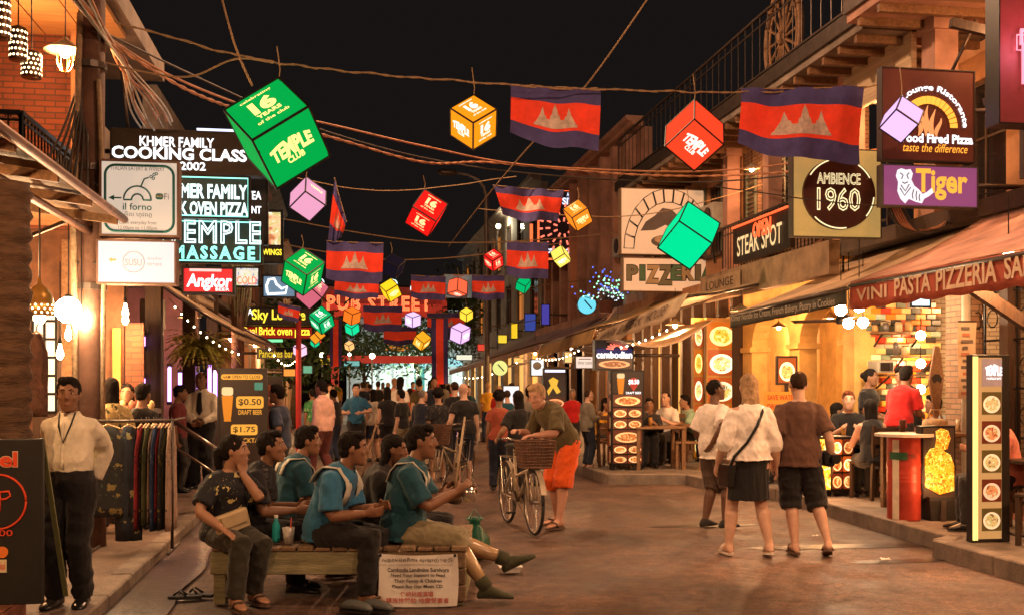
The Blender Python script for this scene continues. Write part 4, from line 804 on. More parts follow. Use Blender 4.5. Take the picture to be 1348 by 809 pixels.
# the awning roof along the left pavement with its pipes
LA = thing('lean_to_awning', 'dark corrugated lean to awning with pipe edge upper left', 'awning', (-3, 7, 3.1))
mb = MB(); mb.grid(lambda u, v: (lerp(-2.0, -4.1, v), lerp(2.5, 10.2, u), lerp(3.1, 3.42, v) + .012 * math.cos(u * 130)), 190, 2); o = mb.build('sheet', mat('rusty_tin', (.16, .085, .045), .6, .3, var=.45, scale=3, bump=.2), LA, 1, smooth=True); o.modifiers.new('thick', 'SOLIDIFY').thickness = .01
for X, z, y1 in ((-1.95, 3.09, 10.1), (-2.3, 3.0, 10.4), (-3.1, 3.1, 10.2)): MB().tube([(X, 2.5, z - .02), (X, y1, z)], .035, 8).build('pipe', mat('rusty_pipe', (.2, .09, .05), .5, .5, var=.4), LA, 1, smooth=True)
for y in (6.9, 7.9, 8.9, 9.9): MB().bar((-1.97, y, 3.05), (-4.1, y, 3.33), .05, .07).build('rafter', WOODM, LA, 1)
for y in (7.3, 8.4, 9.5): MB().bar((-2.3, y, 2.98), (-3.3, y + .3, 2.6), .03).build('brace', STEEL, LA, 1)
# brick building with balcony
l2 = thing('brick_building', 'brick building with black balcony and orange lit ceiling upper left', 'building', (-4.2, 13, 0))
BY = 12.5
box_obj('brick_wall', (-7, BY, 3.3), (-2.84, BY + .25, 5.5), BRICK, l2); box_obj('lower_wall', (-6.1, BY, .09), (-2.42, BY + .2, 3.3), mat('brown_wall', (.13, .06, .032), .8, var=.5, scale=3, bump=.4, bscale=16), l2); box_obj('balcony_floor', (-6.5, 9.4, 3.36), (-2.6, BY, 3.5), PLAST_O, l2)
CEIL = mat('ceiling_boards', (.55, .3, .12), .7, var=.25, scale=3, stretch=(.5, 6, 1))
for i in range(7): box_obj('ceiling_board', (-5.4 + i * .43, 9.0, 5.48 + .004 * (i % 2)), (-4.985 + i * .43, BY, 5.54), CEIL, l2)
box_obj('roof_slab', (-6.5, 8.9, 5.56), (-2.3, BY + 2, 5.8), PLAST_G, l2); box_obj('side_wall', (-3.9, BY + .25, 3.3), (-3.6, 20, 5.56), PLAST_G, l2); box_obj('corner_post', (-2.94, BY - .2, 3.5), (-2.74, BY - .02, 5.5), PLAST_O, l2)
railing(l2, [(-5.5, 9.5, 3.5), (-2.67, 9.5, 3.5), (-2.67, BY - .3, 3.5)], .36 + .02, BLACK, .1, 'balcony_railing', 1)
for x in (-4.6, -3.7, -2.95): box_obj('door_panel' if x < -4 else 'pilaster', (x - .12, BY - .06, .1), (x + .12, BY - .003, 3.2), WOODM, l2)
dr = box_obj('orange_door', *[tuple(q) for q in (onY(148, 522, BY - .08) + V((0, 0, -1.3)), onY(160, 432, BY - .03))], mat('orange_paint', (.62, .2, .03), .5, var=.2), l2)
box_obj('brick_panel', tuple(onY(165, 530, BY - .05) + V((0, 0, -1.2))), tuple(onY(190, 425, BY - .006)), BRICK, l2)
PW = yplane(11.6, 43, 398, 74, 542); gw = thing('glass_cabinet', 'tall white lit glass cabinet with dark glazing bars at left', 'cabinet', PW.p(PW.w / 2, -1.3, -.1))
PW.slab('cabinet_back', gw, 0, -1.25, PW.w, PW.h, -.25, -.2, WOODD); PW.slab('base', gw, 0, -1.25, PW.w, 0, -.2, 0, WOODD)
for i in range(6):
    for j in range(2): PW.slab('pane', gw, PW.w * (j * .5 + .03), PW.h * (i / 6 + .012), PW.w * (j * .5 + .47), PW.h * ((i + 1) / 6 - .012), -.02, -.01, glow('cabinet_light', (255, 238, 205), 1.0))
mb = MB()
for j in range(3): mb.ring([[PW.p(PW.w * j / 2 + s, b, d) for d, s in ((-.03, -.012), (.01, -.012), (.01, .012), (-.03, .012))] for b in (0, PW.h)])
for i in range(7): mb.ring([[PW.p(a, PW.h * i / 6 + s, d) for d, s in ((-.028, -.012), (.008, -.012), (.008, .012), (-.028, .012))] for a in (0, PW.w)])
mb.build('glazing_bars', BLACK, gw, 1)
# ground-floor bar behind: dark posts, purple tubes, counter
box_obj('bar_back_wall', (-5.9, BY + .2, .09), (-5.7, 26, 3.3), mat('bar_wall', (.16, .08, .06), .7, var=.4, scale=2), l2); box_obj('bar_end_wall', (-5.7, 18.6, .09), (-2.4, 18.8, 3.2), mat('bar_end', (.2, .09, .1), .7, var=.4, scale=2), l2); box_obj('bar_ceiling', (-5.9, BY + .2, 3.2), (-2.4, 26, 3.3), PLAST_G, l2)
for y in (13.2, 16.2, 19.0): box_obj('post', (-2.3, y - .09, LPZ), (-2.12, y + .09, 3.3), WOODD, l2)
wallX('upper_wall', l2, -3.3, 20, 27, 3.3, 7.0, [(21, 22, 4, 5.4), (23.5, 24.5, 4, 5.4)], PLAST_G, .25, -1)
for a in (21, 23.5): window(l2, -3.3, a, a + 1, 4, 5.4, -1, GLASSD)
pb = thing('dark_column', 'dark rough square column beside the clothes rack', 'column', (*onZ(203, 640, LPZ).xy, LPZ)); c = onZ(203, 652, LPZ)
MB().span((c.x - .11, c.y - .1, LPZ), (c.x + .11, c.y + .1, 2.35)).build('shaft', WOODD, pb, 1, bevel=.01); P = yplane(c.y - .12, 184, 393, 214, 432); P.slab('grey_box', pb, 0, 0, P.w, P.h, -.25, 0, mat('grey_cloth_box', (.3, .24, .18), .8, var=.2)); P.slab('meter_box', pb, .06, -.28, .22, -.06, -.12, .02, PIPE, .01)
PURP = mat('purple_tube', (.4, .2, .6), .3, var=0, emit=4, ecol=(.62, .28, 1), sampling='NONE')
for i, (x, y0, y1, Y) in enumerate(((188, 440, 458, 13), (188, 495, 512, 13), (223, 480, 530, 17.5), (237, 488, 530, 17.6), (249, 492, 530, 17.6), (259, 488, 528, 17.6), (276, 478, 525, 17.4), (285, 487, 525, 17))):
    p, q = onY(x, y0, Y), onY(x, y1, Y); t = thing('light_tube', ['short upper purple light tube by red brick panel', 'short lower purple light tube by red brick panel', 'leftmost tall purple tube in the bar', 'second tall purple tube in the bar from left', 'third tall purple tube in the bar from left', 'fourth tall purple tube in the bar from left', 'purple tube left of the beer price board', 'wide purple tube touching the beer price board'][i], 'light tube', q, 0, 'purple light tubes of the bar')
    MB().tube([p, q], .028 if i < 7 else .05, 8).build('tube', PURP, t, 1, smooth=True)
    for e in (p, q): MB().box(e, (.07, .07, .05)).build('end_cap', BLACK, t, 1)
lamp('purple_light', t, onY(255, 480, 16.6), 4, (.6, .25, 1), .3)
# second-row awnings on the left, seen end on
GL = 'awnings over the left pavement'
awning('side_awning', 'tan side awning sloping to the street above the hanging fern', [(-1.45, 15.0, 2.35), (-1.35, 19.5, 2.35), (-3.0, 19.5, 3.35), (-3.0, 15.0, 3.45)], AW2, (.12, 0), AW2, GL)
awning('side_awning', 'grey side awning above the bar column', [(-1.75, 12.7, 2.75), (-1.7, 14.8, 2.75), (-2.7, 14.8, 3.25), (-2.7, 12.7, 3.3)], AW3, (.16, 0), AW3, GL)
awning('side_awning', 'long dark awning far along the left pavement', [(-1.5, 20, 2.5), (-1.5, 34, 2.5), (-3.0, 34, 3.4), (-3.0, 20, 3.4)], AW5, (.15, 0), AW5, GL)
for i, (y0, y1, zt, m) in enumerate(((27.2, 36, 7.5, PLAST_P), (36.2, 46, 8.5, PLAST_G), (46.2, 60, 7.5, PLAST_O))):
    t = thing('shop_building', ['pinkish two storey shop behind the yellow neon signs', 'grey three storey building far along the left side', 'ochre building at the far left end of street'][i], 'building', (-3, (y0 + y1) / 2, 0)); n = int((y1 - y0) / 2.6)
    wallX('wall', t, -2.7, y0, y1, .09, zt, [(y0 + .5 + k * 2.6, y0 + 2.2 + k * 2.6, .1, 2.7) for k in range(n)] + [(y0 + .7 + k * 2.6, y0 + 1.8 + k * 2.6, 4.1, 5.7) for k in range(n)], m, .25, -1)
    for k in range(n):
        window(t, -2.7, y0 + .7 + k * 2.6, y0 + 1.8 + k * 2.6, 4.1, 5.7, -1, GLASSD if k % 2 else glow('lit_curtain', (190, 110, 40), .8)); MB().span((-2.95, y0 + .55 + k * 2.6, .12), (-2.9, y0 + 2.15 + k * 2.6, 2.66)).build('shop_window', glow('warm_doorway', (245, 180, 90), .9), t, 1)
    cornice(t, -2.7, y0, y1, zt, m, into=-1)
# lamps on the left
G = 'lamps on the left shop fronts'
p = onY(90, 408, 9.6); pendant('big dazzling round globe lamp above the standing man', p, 3.0, 45, 'globe', (1, .68, .36), .11, G); p = onY(107, 421, 10.2); pendant('second dazzling globe lamp just right of the big one', p, 3.0, 22, 'globe', (1, .68, .36), .085, G)
p = onY(13, 436, 7.25); t = pendant('clear teardrop bulb hanging in front of the wrapped column', p, 2.9, 6, 'bulb', WARM, .1, G)
for x, y, Y, lb in ((90, 440, 11.2, 'small bulb below the big globe lamp'), (79, 465, 11, 'small low bulb beside the glass cabinet'), (132, 416, 11.6, 'small bulb above the orange door'), (165, 411, 12, 'small bulb over the red brick panel'), (165, 420, 12.1, 'small lower bulb over the red brick panel'), (118, 496, 11.8, 'small bulb beside the standing mans head')):
    p = onY(x, y, Y); pendant(lb, p, min(3.2, p.z + .9), 14, 'bulb', WARM, .1, G)
for i, (X, Y, z, w, lb) in enumerate(((-3.0, 4.6, 2.85, 70, 'added enamel fill lamp out of view under the near left lean to'), (-2.7, 7.4, 2.8, 30, 'added enamel fill lamp out of view above the black menu board'), (-3.6, 11.0, 2.9, 45, 'added enamel fill lamp out of view inside the left shop'), (-2.3, 16.8, 2.6, 60, 'enamel lamp above the waiter'), (-2.2, 22, 2.5, 90, 'enamel lamp far along the left awning'), (-2.2, 28, 2.6, 100, 'enamel lamp beneath yellow neon signs'), (-2.2, 36, 2.7, 100, 'enamel lamp at the distant left shops'))): pendant(lb, (X, Y, z), 3.2, w, 'cone', WARM, .12, G)  # set out to light the left side; those out of view are added
p = onY(86, 72, 10.6); t = pendant('white enamel lamp with wire cage under orange ceiling', p + V((0, 0, .02)), 5.48, 42, 'cone', AMBER, .13, G, mat('white_enamel', (.75, .62, .42), .4, var=.1))
cg = MB()
for i in range(8): a = 2 * PI * i / 8; cg.tube([p + V((.075 * math.cos(a) * s, .075 * math.sin(a) * s, z)) for s, z in ((1, .0), (1.05, -.08), (.6, -.15), (0, -.17))], .005, 4)
cg.build('wire_cage', mat('brass', (.5, .3, .1), .35, .8, var=.1), t, 1)
def perforated(label, x0, y0, x1, y1, Y, tilt=0):
    P_ = yplane(Y, x0, y0, x1, y1); r = P_.w / 2; h = P_.h; c = P_.p(P_.w / 2, 0, 0); t = thing('perforated_lantern', label, 'lantern', c, 0, 'perforated hanging lanterns')
    MB().lathe([(r * .96, 0), (r, .01), (r, h - .01), (r * .96, h), (r * .2, h + .03)], 20, c=c).build('shell', mat('dark_copper', (.12, .06, .03), .4, .7, var=.3), t, 1, smooth=True)
    hm = MB(); nr = max(5, int(h / .055))
    for i in range(nr):
        for j in range(14):
            a = 2 * PI * (j + .5 * (i % 2)) / 14; q = c + V((r * 1.006 * math.cos(a), r * 1.006 * math.sin(a), h * (i + .7) / (nr + .4))); n = V((math.cos(a), math.sin(a), 0)); s = V((-n.y, n.x, 0)); hm.add([q + s * (.011 * math.cos(k * PI / 3)) + V((0, 0, .011 * math.sin(k * PI / 3))) for k in range(6)], [tuple(range(6))])
    hm.build('light_holes', mat('hole_glow', (.9, .7, .4), .4, var=0, emit=5, ecol=(1, .75, .4), sampling='NONE'), t, 1, kind='stuff')
    MB().tube([c + V((0, 0, h + .02)), (c.x, c.y, 5.47)], .006, 5).build('cord', BLACK, t, 1)
perforated('uppermost perforated copper lantern at the top left corner', -8, 0, 14, 52, 9.3); perforated('middle perforated copper lantern glowing through round holes', 12, 38, 36, 80, 9.8); perforated('lowest perforated copper lantern glowing through round holes', 28, 70, 55, 103, 10.2)
lamp('lantern_light', t, onY(35, 85, 11.4), 22, AMBER, .15)
t = thing('dome_lamp', 'gold dome lamp with pierced lower band hanging at left', 'lamp', onY(52, 415, 9)); p = onY(52, 415, 9)
MB().lathe([(.115, .0), (.118, .1), (.105, .105), (.1, .16), (.06, .22), (.02, .25), (.01, .3)], 18, c=p).build('lamp_shade', mat('gold_metal', (.5, .27, .07), .35, .7, var=.2), t, 1, smooth=True); hm = MB()
for i in range(3):
    for j in range(16): a = 2 * PI * (j + .5 * (i % 2)) / 16; hm.ball(p + V((.117 * math.cos(a), .117 * math.sin(a), .02 + .03 * i)), .009, 6)
hm.build('light_holes', MATS['hole_glow'], t, 1, kind='stuff'); MB().tube([p + V((0, 0, .29)), (p.x, p.y, 3.2)], .008, 5).build('chain', BLACK, t, 1); MB().ball(p + V((0, 0, -.02)), .05, 10).build('bulb', BULB, t, 1)
# wrapped palm column at the left edge
pc = onY(8, 560, 7.3); t = thing('wrapped_column', 'thick column wrapped in palm fibre at the left edge', 'column', (pc.x, pc.y, .2))
mb = MB(); mb.lathe([(.145 + .012 * math.sin(i * 1.7) + (.008 if i % 2 else 0), i * .035) for i in range(78)], 22, c=(pc.x, pc.y, .2)); mb.build('trunk', mat('palm_fibre', (.1, .055, .03), .85, var=.5, scale=6, bump=.6, bscale=24, stretch=(1, 1, 4)), t, 1, smooth=True)
# hanging fern
fp_ = onY(262, 470, 15.5); t = thing('hanging_fern', 'big yellow green fern hanging under the left awning', 'plant', fp_)
MB().lathe([(.05, -.12), (.14, -.05), (.16, .05), (.13, .05)], 12, c=fp_).build('pot', WOODD, t, 1, smooth=True); MB().tube([fp_ + V((0, 0, .04)), (fp_.x, fp_.y, 2.75)], .006, 5).build('cord', BLACK, t, 1); lf = MB()
for i in range(170):
    a = random.uniform(0, 2 * PI); L = random.uniform(.35, .75); e = random.uniform(.3, 1.3); d = V((math.cos(a) * math.cos(e), math.sin(a) * math.cos(e), math.sin(e))); p = fp_ + V((0, 0, .05)); pts = []
    for k in range(8): pts.append(p.copy()); p = p + d * (L / 7); d = (d + V((0, 0, -.33))).normalized()
    for k in range(7):
        s = (pts[k + 1] - pts[k]).cross(V((0, 0, 1))).normalized() * (.03 * (1 - k / 8)); q = (pts[k] + pts[k + 1]) / 2
        for sg in (-1, 1): lf.add([pts[k], pts[k] + s * sg * 2.2 + V((0, 0, -.02)), pts[k + 1]], [(0, 1, 2)])
lf.build('fronds', mat('fern_leaf', (.3, .24, .03), .6, var=.4, scale=8), t, 1, kind='stuff', recalc=False)
# ---------------------------------------------------------------- signs, left side
WG = glow('white_letters', (250, 252, 255), 1.6); TEALN = glow('teal_neon', (150, 255, 235), 1.5); WN = glow('white_neon', (225, 255, 250), 1.7)
ORN = glow('orange_letters', (255, 170, 60), 1.3); REDN = glow('red_neon', (255, 90, 45), 1.6); PINKN = glow('pink_neon', (255, 130, 150), 1.8); YELN = glow('yellow_neon', (255, 225, 60), 1.5); BLUEW = glow('blue_white', (215, 225, 255), 1.5)
DKBR = mat('sign_dark_brown', (.02, .014, .012), .5, var=.3); DKTEAL = mat('sign_dark_teal', (.006, .03, .032), .5, var=.3); RUST = mat('sign_rust_edge', (.14, .07, .045), .6, var=.4, scale=5)
TEALP = mat('teal_print', (.01, .12, .11), .6, var=.1); GREYP = mat('grey_print', (.16, .13, .12), .7, var=.1); DKP = mat('black_print', (.02, .016, .014), .7, var=.1)
def arm(t, a, b, r=.02): return MB().tube([a, b], r, 6).build('support_arm', STEEL, t, 1, smooth=True)
P, t = signbox('hanging_sign', 'wide dark sign with white glowing cooking class lettering', 14.0, 145, 172, 350, 229, DKBR, DKBR, .2)
P.ptext(t, 'KHMER FAMILY', 184, 181, 282, 194, WG, bold=.02); P.ptext(t, 'COOKING CLASS', 147, 195, 325, 211, WG, bold=.03); P.ptext(t, 'SINCE 2002', 186, 213, 271, 224, WG, bold=.02)
P.slab('top_tube', t, P.w * .55, P.h + .01, P.w * .93, P.h + .035, -.05, 0, BLUEW); arm(t, P.p(.2, P.h, -.1), P.p(.1, P.h + .9, -.1)); arm(t, P.p(0, P.h * .5, -.1), P.p(-.6, P.h * .5, -.1), .03)
P, t = signbox('neon_sign', 'teal neon outline sign with two rows above the largest neon sign', 12.9, 214, 231, 330, 288, DKTEAL, BLACK, .1)
P.ptext(t, 'KHMER FAMILY', 216, 243, 326, 262, WN, neon=.03, d=.03); P.ptext(t, 'BRICK OVEN PIZZA', 209, 266, 327, 284, WN, neon=.03, d=.03)
P.line('neon_border', t, [(.03, .03), (P.w - .03, .03), (P.w - .03, P.h - .03), (.03, P.h - .03)], .008, TEALN, .03, closed=True); arm(t, P.p(0, P.h / 2, -.05), P.p(-.9, P.h / 2, -.05))
P, t = signbox('neon_sign', 'largest teal neon outline sign with big bowed capital letters', 13.3, 212, 289, 346, 347, DKTEAL, BLACK, .1)
def bow(x, y): return x, y * (1 - .28 * (2 * x - 1) ** 2 * (1 if y > .5 else 0))
P.ptext(t, 'TEMPLE', 218, 291, 344, 321, WN, neon=.025, d=.03, sp=1.1); P.ptext(t, 'MASSAGE', 228, 324, 336, 342, TEALN, neon=.035, d=.03, sp=1.3)
P.line('neon_border', t, [(.03, .03), (P.w - .03, .03), (P.w - .03, P.h - .03), (.03, P.h - .03)], .008, TEALN, .03, closed=True); arm(t, P.p(0, P.h / 2, -.05), P.p(-.9, P.h / 2, -.05))
P, t = signbox('hanging_sign', 'narrow navy sign with white letters behind the teal neon', 14.8, 300, 224, 353, 322, mat('sign_navy', (.01, .016, .026), .5, var=.2), BLACK, .12)
P.ptext(t, 'SPA', 322, 223, 345, 233, WG, bold=.02); P.ptext(t, 'TEA', 325, 252, 344, 263, WG, bold=.02); P.ptext(t, 'RESTAURANT', 285, 271, 344, 281, WG, bold=.02); arm(t, P.p(0, P.h / 2, -.05), P.p(-1.2, P.h / 2, -.05))
P, t = signbox('light_box', 'small red glowing light box with white script beer lettering', 12.2, 239, 351, 309, 387, glow('red_box', (205, 30, 40), 1.0), BLACK, .16)
P.ptext(t, 'Angkor', 245, 361, 304, 383, WG, bold=.03, shear=.1); P.slab('pale_top', t, P.w * .15, P.h * .82, P.w * .75, P.h * .93, .005, .009, glow('pink_strip', (255, 190, 190), 1)); P.ptext(t, 'BEER', 284, 379, 302, 383, WG); arm(t, P.p(0, P.h / 2, -.08), P.p(-.75, P.h / 2, -.08))
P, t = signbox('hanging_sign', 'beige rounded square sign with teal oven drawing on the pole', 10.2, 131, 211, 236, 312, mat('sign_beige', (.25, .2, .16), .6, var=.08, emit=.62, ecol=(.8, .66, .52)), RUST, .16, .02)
w, h = P.w, P.h; rr = .09
def rrect(a0, b0, a1, b1, r, n=6):
    out = []
    for cx, cy, s in ((a1 - r, b0 + r, -PI / 2), (a1 - r, b1 - r, 0), (a0 + r, b1 - r, PI / 2), (a0 + r, b0 + r, PI)): out += [(cx + r * math.cos(s + PI / 2 * i / n), cy + r * math.sin(s + PI / 2 * i / n)) for i in range(n + 1)]
    return out
P.line('teal_border', t, rrect(.05, .05, w - .05, h - .05, rr), .012, TEALP, .006, closed=True)
P.ptext(t, 'ITALIAN EATERY & WINERY', 147, 219, 217, 225, GREYP); P.ptext(t, 'il forno', 162, 268, 200, 277, TEALP, bold=.01); P.ptext(t, 'អ៊ិល ហ្វណូ', 164, 279, 200, 287, GREYP); P.ptext(t, 'Open everyday from', 157, 291, 206, 297, GREYP); P.ptext(t, '12.00pm to 11.00pm', 156, 298, 207, 304, GREYP)
cx, cy = P.loc(181, 263.5); R = P.loc(199, 263)[0] - cx
P.line('oven_outline', t, circ(cx, cy, R, R * 1.05, 0, PI) + [(cx - R * .42, cy)] + circ(cx, cy, R * .42, R * .45, PI, 0) + [(cx + R, cy)], .008, TEALP, .006, closed=True); P.line('oven_chimney', t, [P.loc(186, 245), P.loc(190, 236), P.loc(196, 234)], .007, TEALP, .006)
for x, y in ((199, 233), (202, 235), (203, 230), (206, 229)): P.line('smoke_ring', t, circ(*P.loc(x, y), .012, .012, n=8), .004, TEALP, .006, 4)
a0, b0, a1, b1_ = P.box(143, 257, 160, 264); P.poly('arrow', t, [(a0, (b0 + b1_) / 2), (a0 + .05, b0), (a0 + .05, b0 + .018), (a1, b0 + .018), (a1, b1_ - .018), (a0 + .05, b1_ - .018), (a0 + .05, b1_)], .005, .01, TEALP)
a0, b0, a1, b1_ = P.box(205, 255, 215, 263); P.poly('wifi_tag', t, rrect(a0, b0, a1, b1_, .02, 3), .005, .009, TEALP); P.ptext(t, 'WiFi', 206, 257, 214, 261, mat('sign_beige2', (.62, .5, .38), .6), d=.012); P.text(t, 'Fi', (a1 + .01, b0, a1 + .05, b1_), GREYP); arm(t, P.p(0, .5, -.1), P.p(-.2, .5, -.1))
P, t = signbox('light_box', 'plain white glowing light box below the beige oven sign', 10.2, 127, 316, 232, 374, mat('white_box', (.12, .11, .11), .5, var=0, emit=.8, ecol=(.94, .84, .85), sampling='AUTO'), RUST, .18, .016)
P.ptext(t, 'SUSU', 165, 341, 187, 350, mat('faint_print', (.3, .22, .2), .7, var=0, emit=.2, ecol=(.75, .62, .6)), bold=.01); P.line('ring_mark', t, circ(*P.loc(176, 345), .095, .095), .004, MATS['faint_print'], .006, 4); P.ptext(t, 'dining & bar', 194, 339, 214, 343, MATS['faint_print']); P.ptext(t, 'terrace', 194, 346, 213, 350, MATS['faint_print'])
a0, b0, a1, b1_ = P.box(143, 339, 153, 345); P.poly('arrow', t, [(a0, (b0 + b1_) / 2), (a0 + .03, b0), (a0 + .03, b0 + .012), (a1, b0 + .012), (a1, b1_ - .012), (a0 + .03, b1_ - .012), (a0 + .03, b1_)], .005, .009, glow('arrow_orange', (240, 170, 90), .9)); arm(t, P.p(0, .2, -.1), P.p(-.2, .2, -.1))
P, t = signbox('light_box', 'pale pictured light box over a yellow lettered strip on left', 16, 345, 276, 373, 347, DKBR, BLACK, .15)
P.slab('picture', t, .04, P.h * .35, P.w - .04, P.h - .04, .005, .009, foodmat('dim_food', srgb(170, 110, 70), srgb(235, 200, 160), srgb(250, 240, 225), 3, .8, plate=0)); P.ptext(t, 'WINGS', 346, 328, 371, 336, YELN, bold=.02); arm(t, P.p(0, P.h / 2, -.05), P.p(-1.4, P.h / 2, -.05))
P, t = signbox('light_box', 'small blue grey light box with white striped cat on left', 16.5, 345, 362, 390, 392, glow('bluegrey_box', (110, 140, 165), .7), BLACK, .15); P.line('cat_outline', t, [P.loc(*q) for q in ((352, 386), (351, 376), (354, 368), (361, 367), (364, 374), (371, 380), (378, 377), (376, 386), (352, 387))], .02, WG, .02); arm(t, P.p(0, P.h / 2, -.05), P.p(-1.4, P.h / 2, -.05))
P, t = signbox('light_box', 'small whitish light box behind the cable wrapped post', 16.5, 309, 351, 342, 378, foodmat('pale_pics', srgb(120, 150, 170), srgb(230, 225, 235), srgb(250, 250, 250), 5, .8, plate=0), BLACK, .15); P.ptext(t, 'COLD', 312, 364, 338, 374, REDN, bold=.01); arm(t, P.p(0, P.h / 2, -.05), P.p(-1.0, P.h / 2, -.05))
P, t = signbox('neon_sign', 'yellow neon script sign topmost of the distant left stack', 24, 322, 404, 412, 428, DKBR, BLACK, .12); P.ptext(t, 'Sky Lounge', 332, 407, 402, 425, YELN, bold=.015, d=.03); P.ptext(t, 'A', 326, 406, 333, 415, WG); arm(t, P.p(0, P.h / 2, -.05), P.p(-.9, P.h / 2, -.05), .03)
P, t = signbox('light_box', 'red sign with yellow oven pizza words in the left stack', 24.4, 320, 429, 412, 446, glow('deep_red_box', (150, 25, 15), .8), BLACK, .12); P.ptext(t, 'Real', 321, 430, 338, 440, YELN, bold=.02); P.ptext(t, 'Brick oven pizza', 341, 430, 408, 444, YELN, bold=.02, d=.02); arm(t, P.p(0, P.h / 2, -.05), P.p(-.9, P.h / 2, -.05), .03)
a, b = onY(347, 448, 24), onY(372, 448, 24); t = thing('light_tube', 'short green light tube under the red pizza sign', 'light tube', a); MB().tube([a, b], .03, 8).build('tube', glow('green_tube', (120, 230, 160), 1.2), t, 1); MB().tube([a, a + V((-1.8, 0, 0))], .02, 6).build('bracket', STEEL, t, 1)
P, t = signbox('neon_sign', 'dim yellow neon sign lowest of the distant left stack', 25, 338, 457, 390, 472, DKBR, BLACK, .1); P.ptext(t, 'Pancakes bar', 341, 460, 386, 470, glow('dim_yellow', (210, 180, 30), 1), bold=.01, d=.02); arm(t, P.p(0, P.h / 2, -.05), P.p(-1.1, P.h / 2, -.05), .03)
# ---------------------------------------------------------------- signs, right side
BRN = mat('sign_brown', (.11, .035, .03), .35, var=.25, scale=2, coat=.3)
P, t = signbox('hanging_sign', 'brown pizza restaurant sign with arched white words and flames', 10.8, 1160, 91, 1283, 213, BRN, mat('sign_edge_brown', (.03, .02, .018), .5, var=.2), .1, .012)
cx, cy = P.loc(1222, 168); R = P.loc(1268, 168)[0] - cx
def arcword(word, a0, a1, R, hgt, m, cx=cx, cy=cy, P=P, t=t):
    vs, fs = textgeo(word, 0, .02); out = []
    for x, y, z in vs:
        a = lerp(a0, a1, x); r = R + hgt * y; out.append(P.p(cx + r * math.cos(a), cy + r * math.sin(a), .016))
    MB().add(out, fs).build('lettering', m, t, 1, recalc=False)
arcword('Italian Lounge Ristorante', PI * 1.02, .02, R * .92, .085, WG)
for i in range(17):
    a = PI * (i + .5) / 17; da = PI / 17 * .42; P.poly('oven_brick', t, [(cx + r * math.cos(b), cy + r * math.sin(b)) for r, b in ((R * .62, a - da), (R * .82, a - da), (R * .82, a + da), (R * .62, a + da))], .004, .016, ORN)
for i in range(5):
    x = cx + (i - 2) * .06; k = .16 + .1 * math.cos((i - 2) * .8); pts = []
    for j in range(13):
        s = j / 12; wv = .03 * math.sin(PI * s) * (1 - .5 * s); pts.append((x + .03 * math.sin(s * 4 + i) + wv, cy - .1 + k * s * 1.3))
    for j in range(12, -1, -1):
        s = j / 12; wv = .03 * math.sin(PI * s) * (1 - .5 * s); pts.append((x + .03 * math.sin(s * 4 + i) - wv - .004, cy - .1 + k * s * 1.3))
    P.poly('flame', t, pts, .004, .014, glow('flame_orange', (235, 150, 90), 1))
P.ptext(t, 'Wood Fired Pizza', 1177, 177, 1280, 189, WG, bold=.03); P.ptext(t, 'taste the difference', 1187, 190, 1272, 201, ORN, shear=.2); arm(t, P.p(P.w * .8, P.h, -.1), P.p(P.w * .8 + .3, P.h + .6, -.1)); arm(t, P.p(P.w, P.h * .6, -.1), P.p(P.w + .6, P.h * .6, -.1), .03)
P, t = signbox('light_box', 'purple light box with gold lettering and white striped cat', 10.75, 1161, 218, 1287, 273, glow('purple_box', (140, 70, 112), .85, 'AUTO'), mat('sign_grey_edge', (.07, .06, .05), .5), .12, .014)
P.ptext(t, 'Tiger', 1205, 223, 1273, 264, glow('gold_letters', (240, 170, 60), 1.1), bold=.03, d=.01)
body = [(1181, 224), (1186, 222), (1192, 224), (1198, 223), (1201, 229), (1199, 237), (1203, 245), (1209, 250), (1214, 256), (1220, 253), (1226, 248), (1228, 254), (1222, 259), (1216, 262), (1213, 268), (1205, 266), (1196, 262), (1191, 268), (1185, 262), (1181, 252), (1182, 240), (1179, 232)]
P.poly('cat_figure', t, [P.loc(*q) for q in body], .004, .012, glow('cat_white', (235, 232, 238), 1.0))
for i, q in enumerate((((1184, 228), (1188, 231), (1186, 236)), ((1196, 228), (1193, 231), (1195, 236)), ((1185, 244), (1191, 252), (1196, 243)), ((1184, 248), (1190, 258), (1198, 247)), ((1202, 250), (1200, 257), (1201, 262)), ((1206, 252), (1205, 258), (1206, 264)), ((1210, 256), (1209, 260), (1210, 265)), ((1187, 240), (1190, 242), (1194, 240)))): P.line('stripe', t, [P.loc(*z) for z in q], .006, mat('stripe_navy', (.05, .05, .1), .6, var=0), .014, 4)
arm(t, P.p(P.w, P.h * .6, -.12), P.p(P.w + .7, P.h * .6, -.12), .03)
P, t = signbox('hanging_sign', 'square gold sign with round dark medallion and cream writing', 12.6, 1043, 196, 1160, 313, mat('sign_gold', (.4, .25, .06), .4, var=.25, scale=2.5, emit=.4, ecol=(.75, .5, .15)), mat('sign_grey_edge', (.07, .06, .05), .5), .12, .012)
cx, cy = P.loc(1103, 256); R = P.loc(1150, 256)[0] - cx; P.poly('medallion', t, circ(cx, cy, R, R * .93, n=40)[:-1], .004, .05, mat('medallion_brown', (.07, .025, .018), .45, var=.3, scale=3)); CRM = glow('cream_neon', (255, 232, 175), 1.2)
P.ptext(t, 'AMBIENCE', 1073, 229, 1130, 244, CRM, d=.056, neon=.02); P.ptext(t, '1960', 1073, 248, 1130, 279, CRM, d=.056, neon=.02)
for a0, a1 in ((1.9, 2.6), (.5, 1.0), (3.9, 4.9), (5.6, 6.2)): P.line('brush_arc', t, circ(cx, cy, R * .95, R * .9, a0, a1, 14), .008, CRM, .055)
arm(t, P.p(P.w, P.h * .7, -.12), P.p(P.w + .7, P.h * .7, -.12), .03)
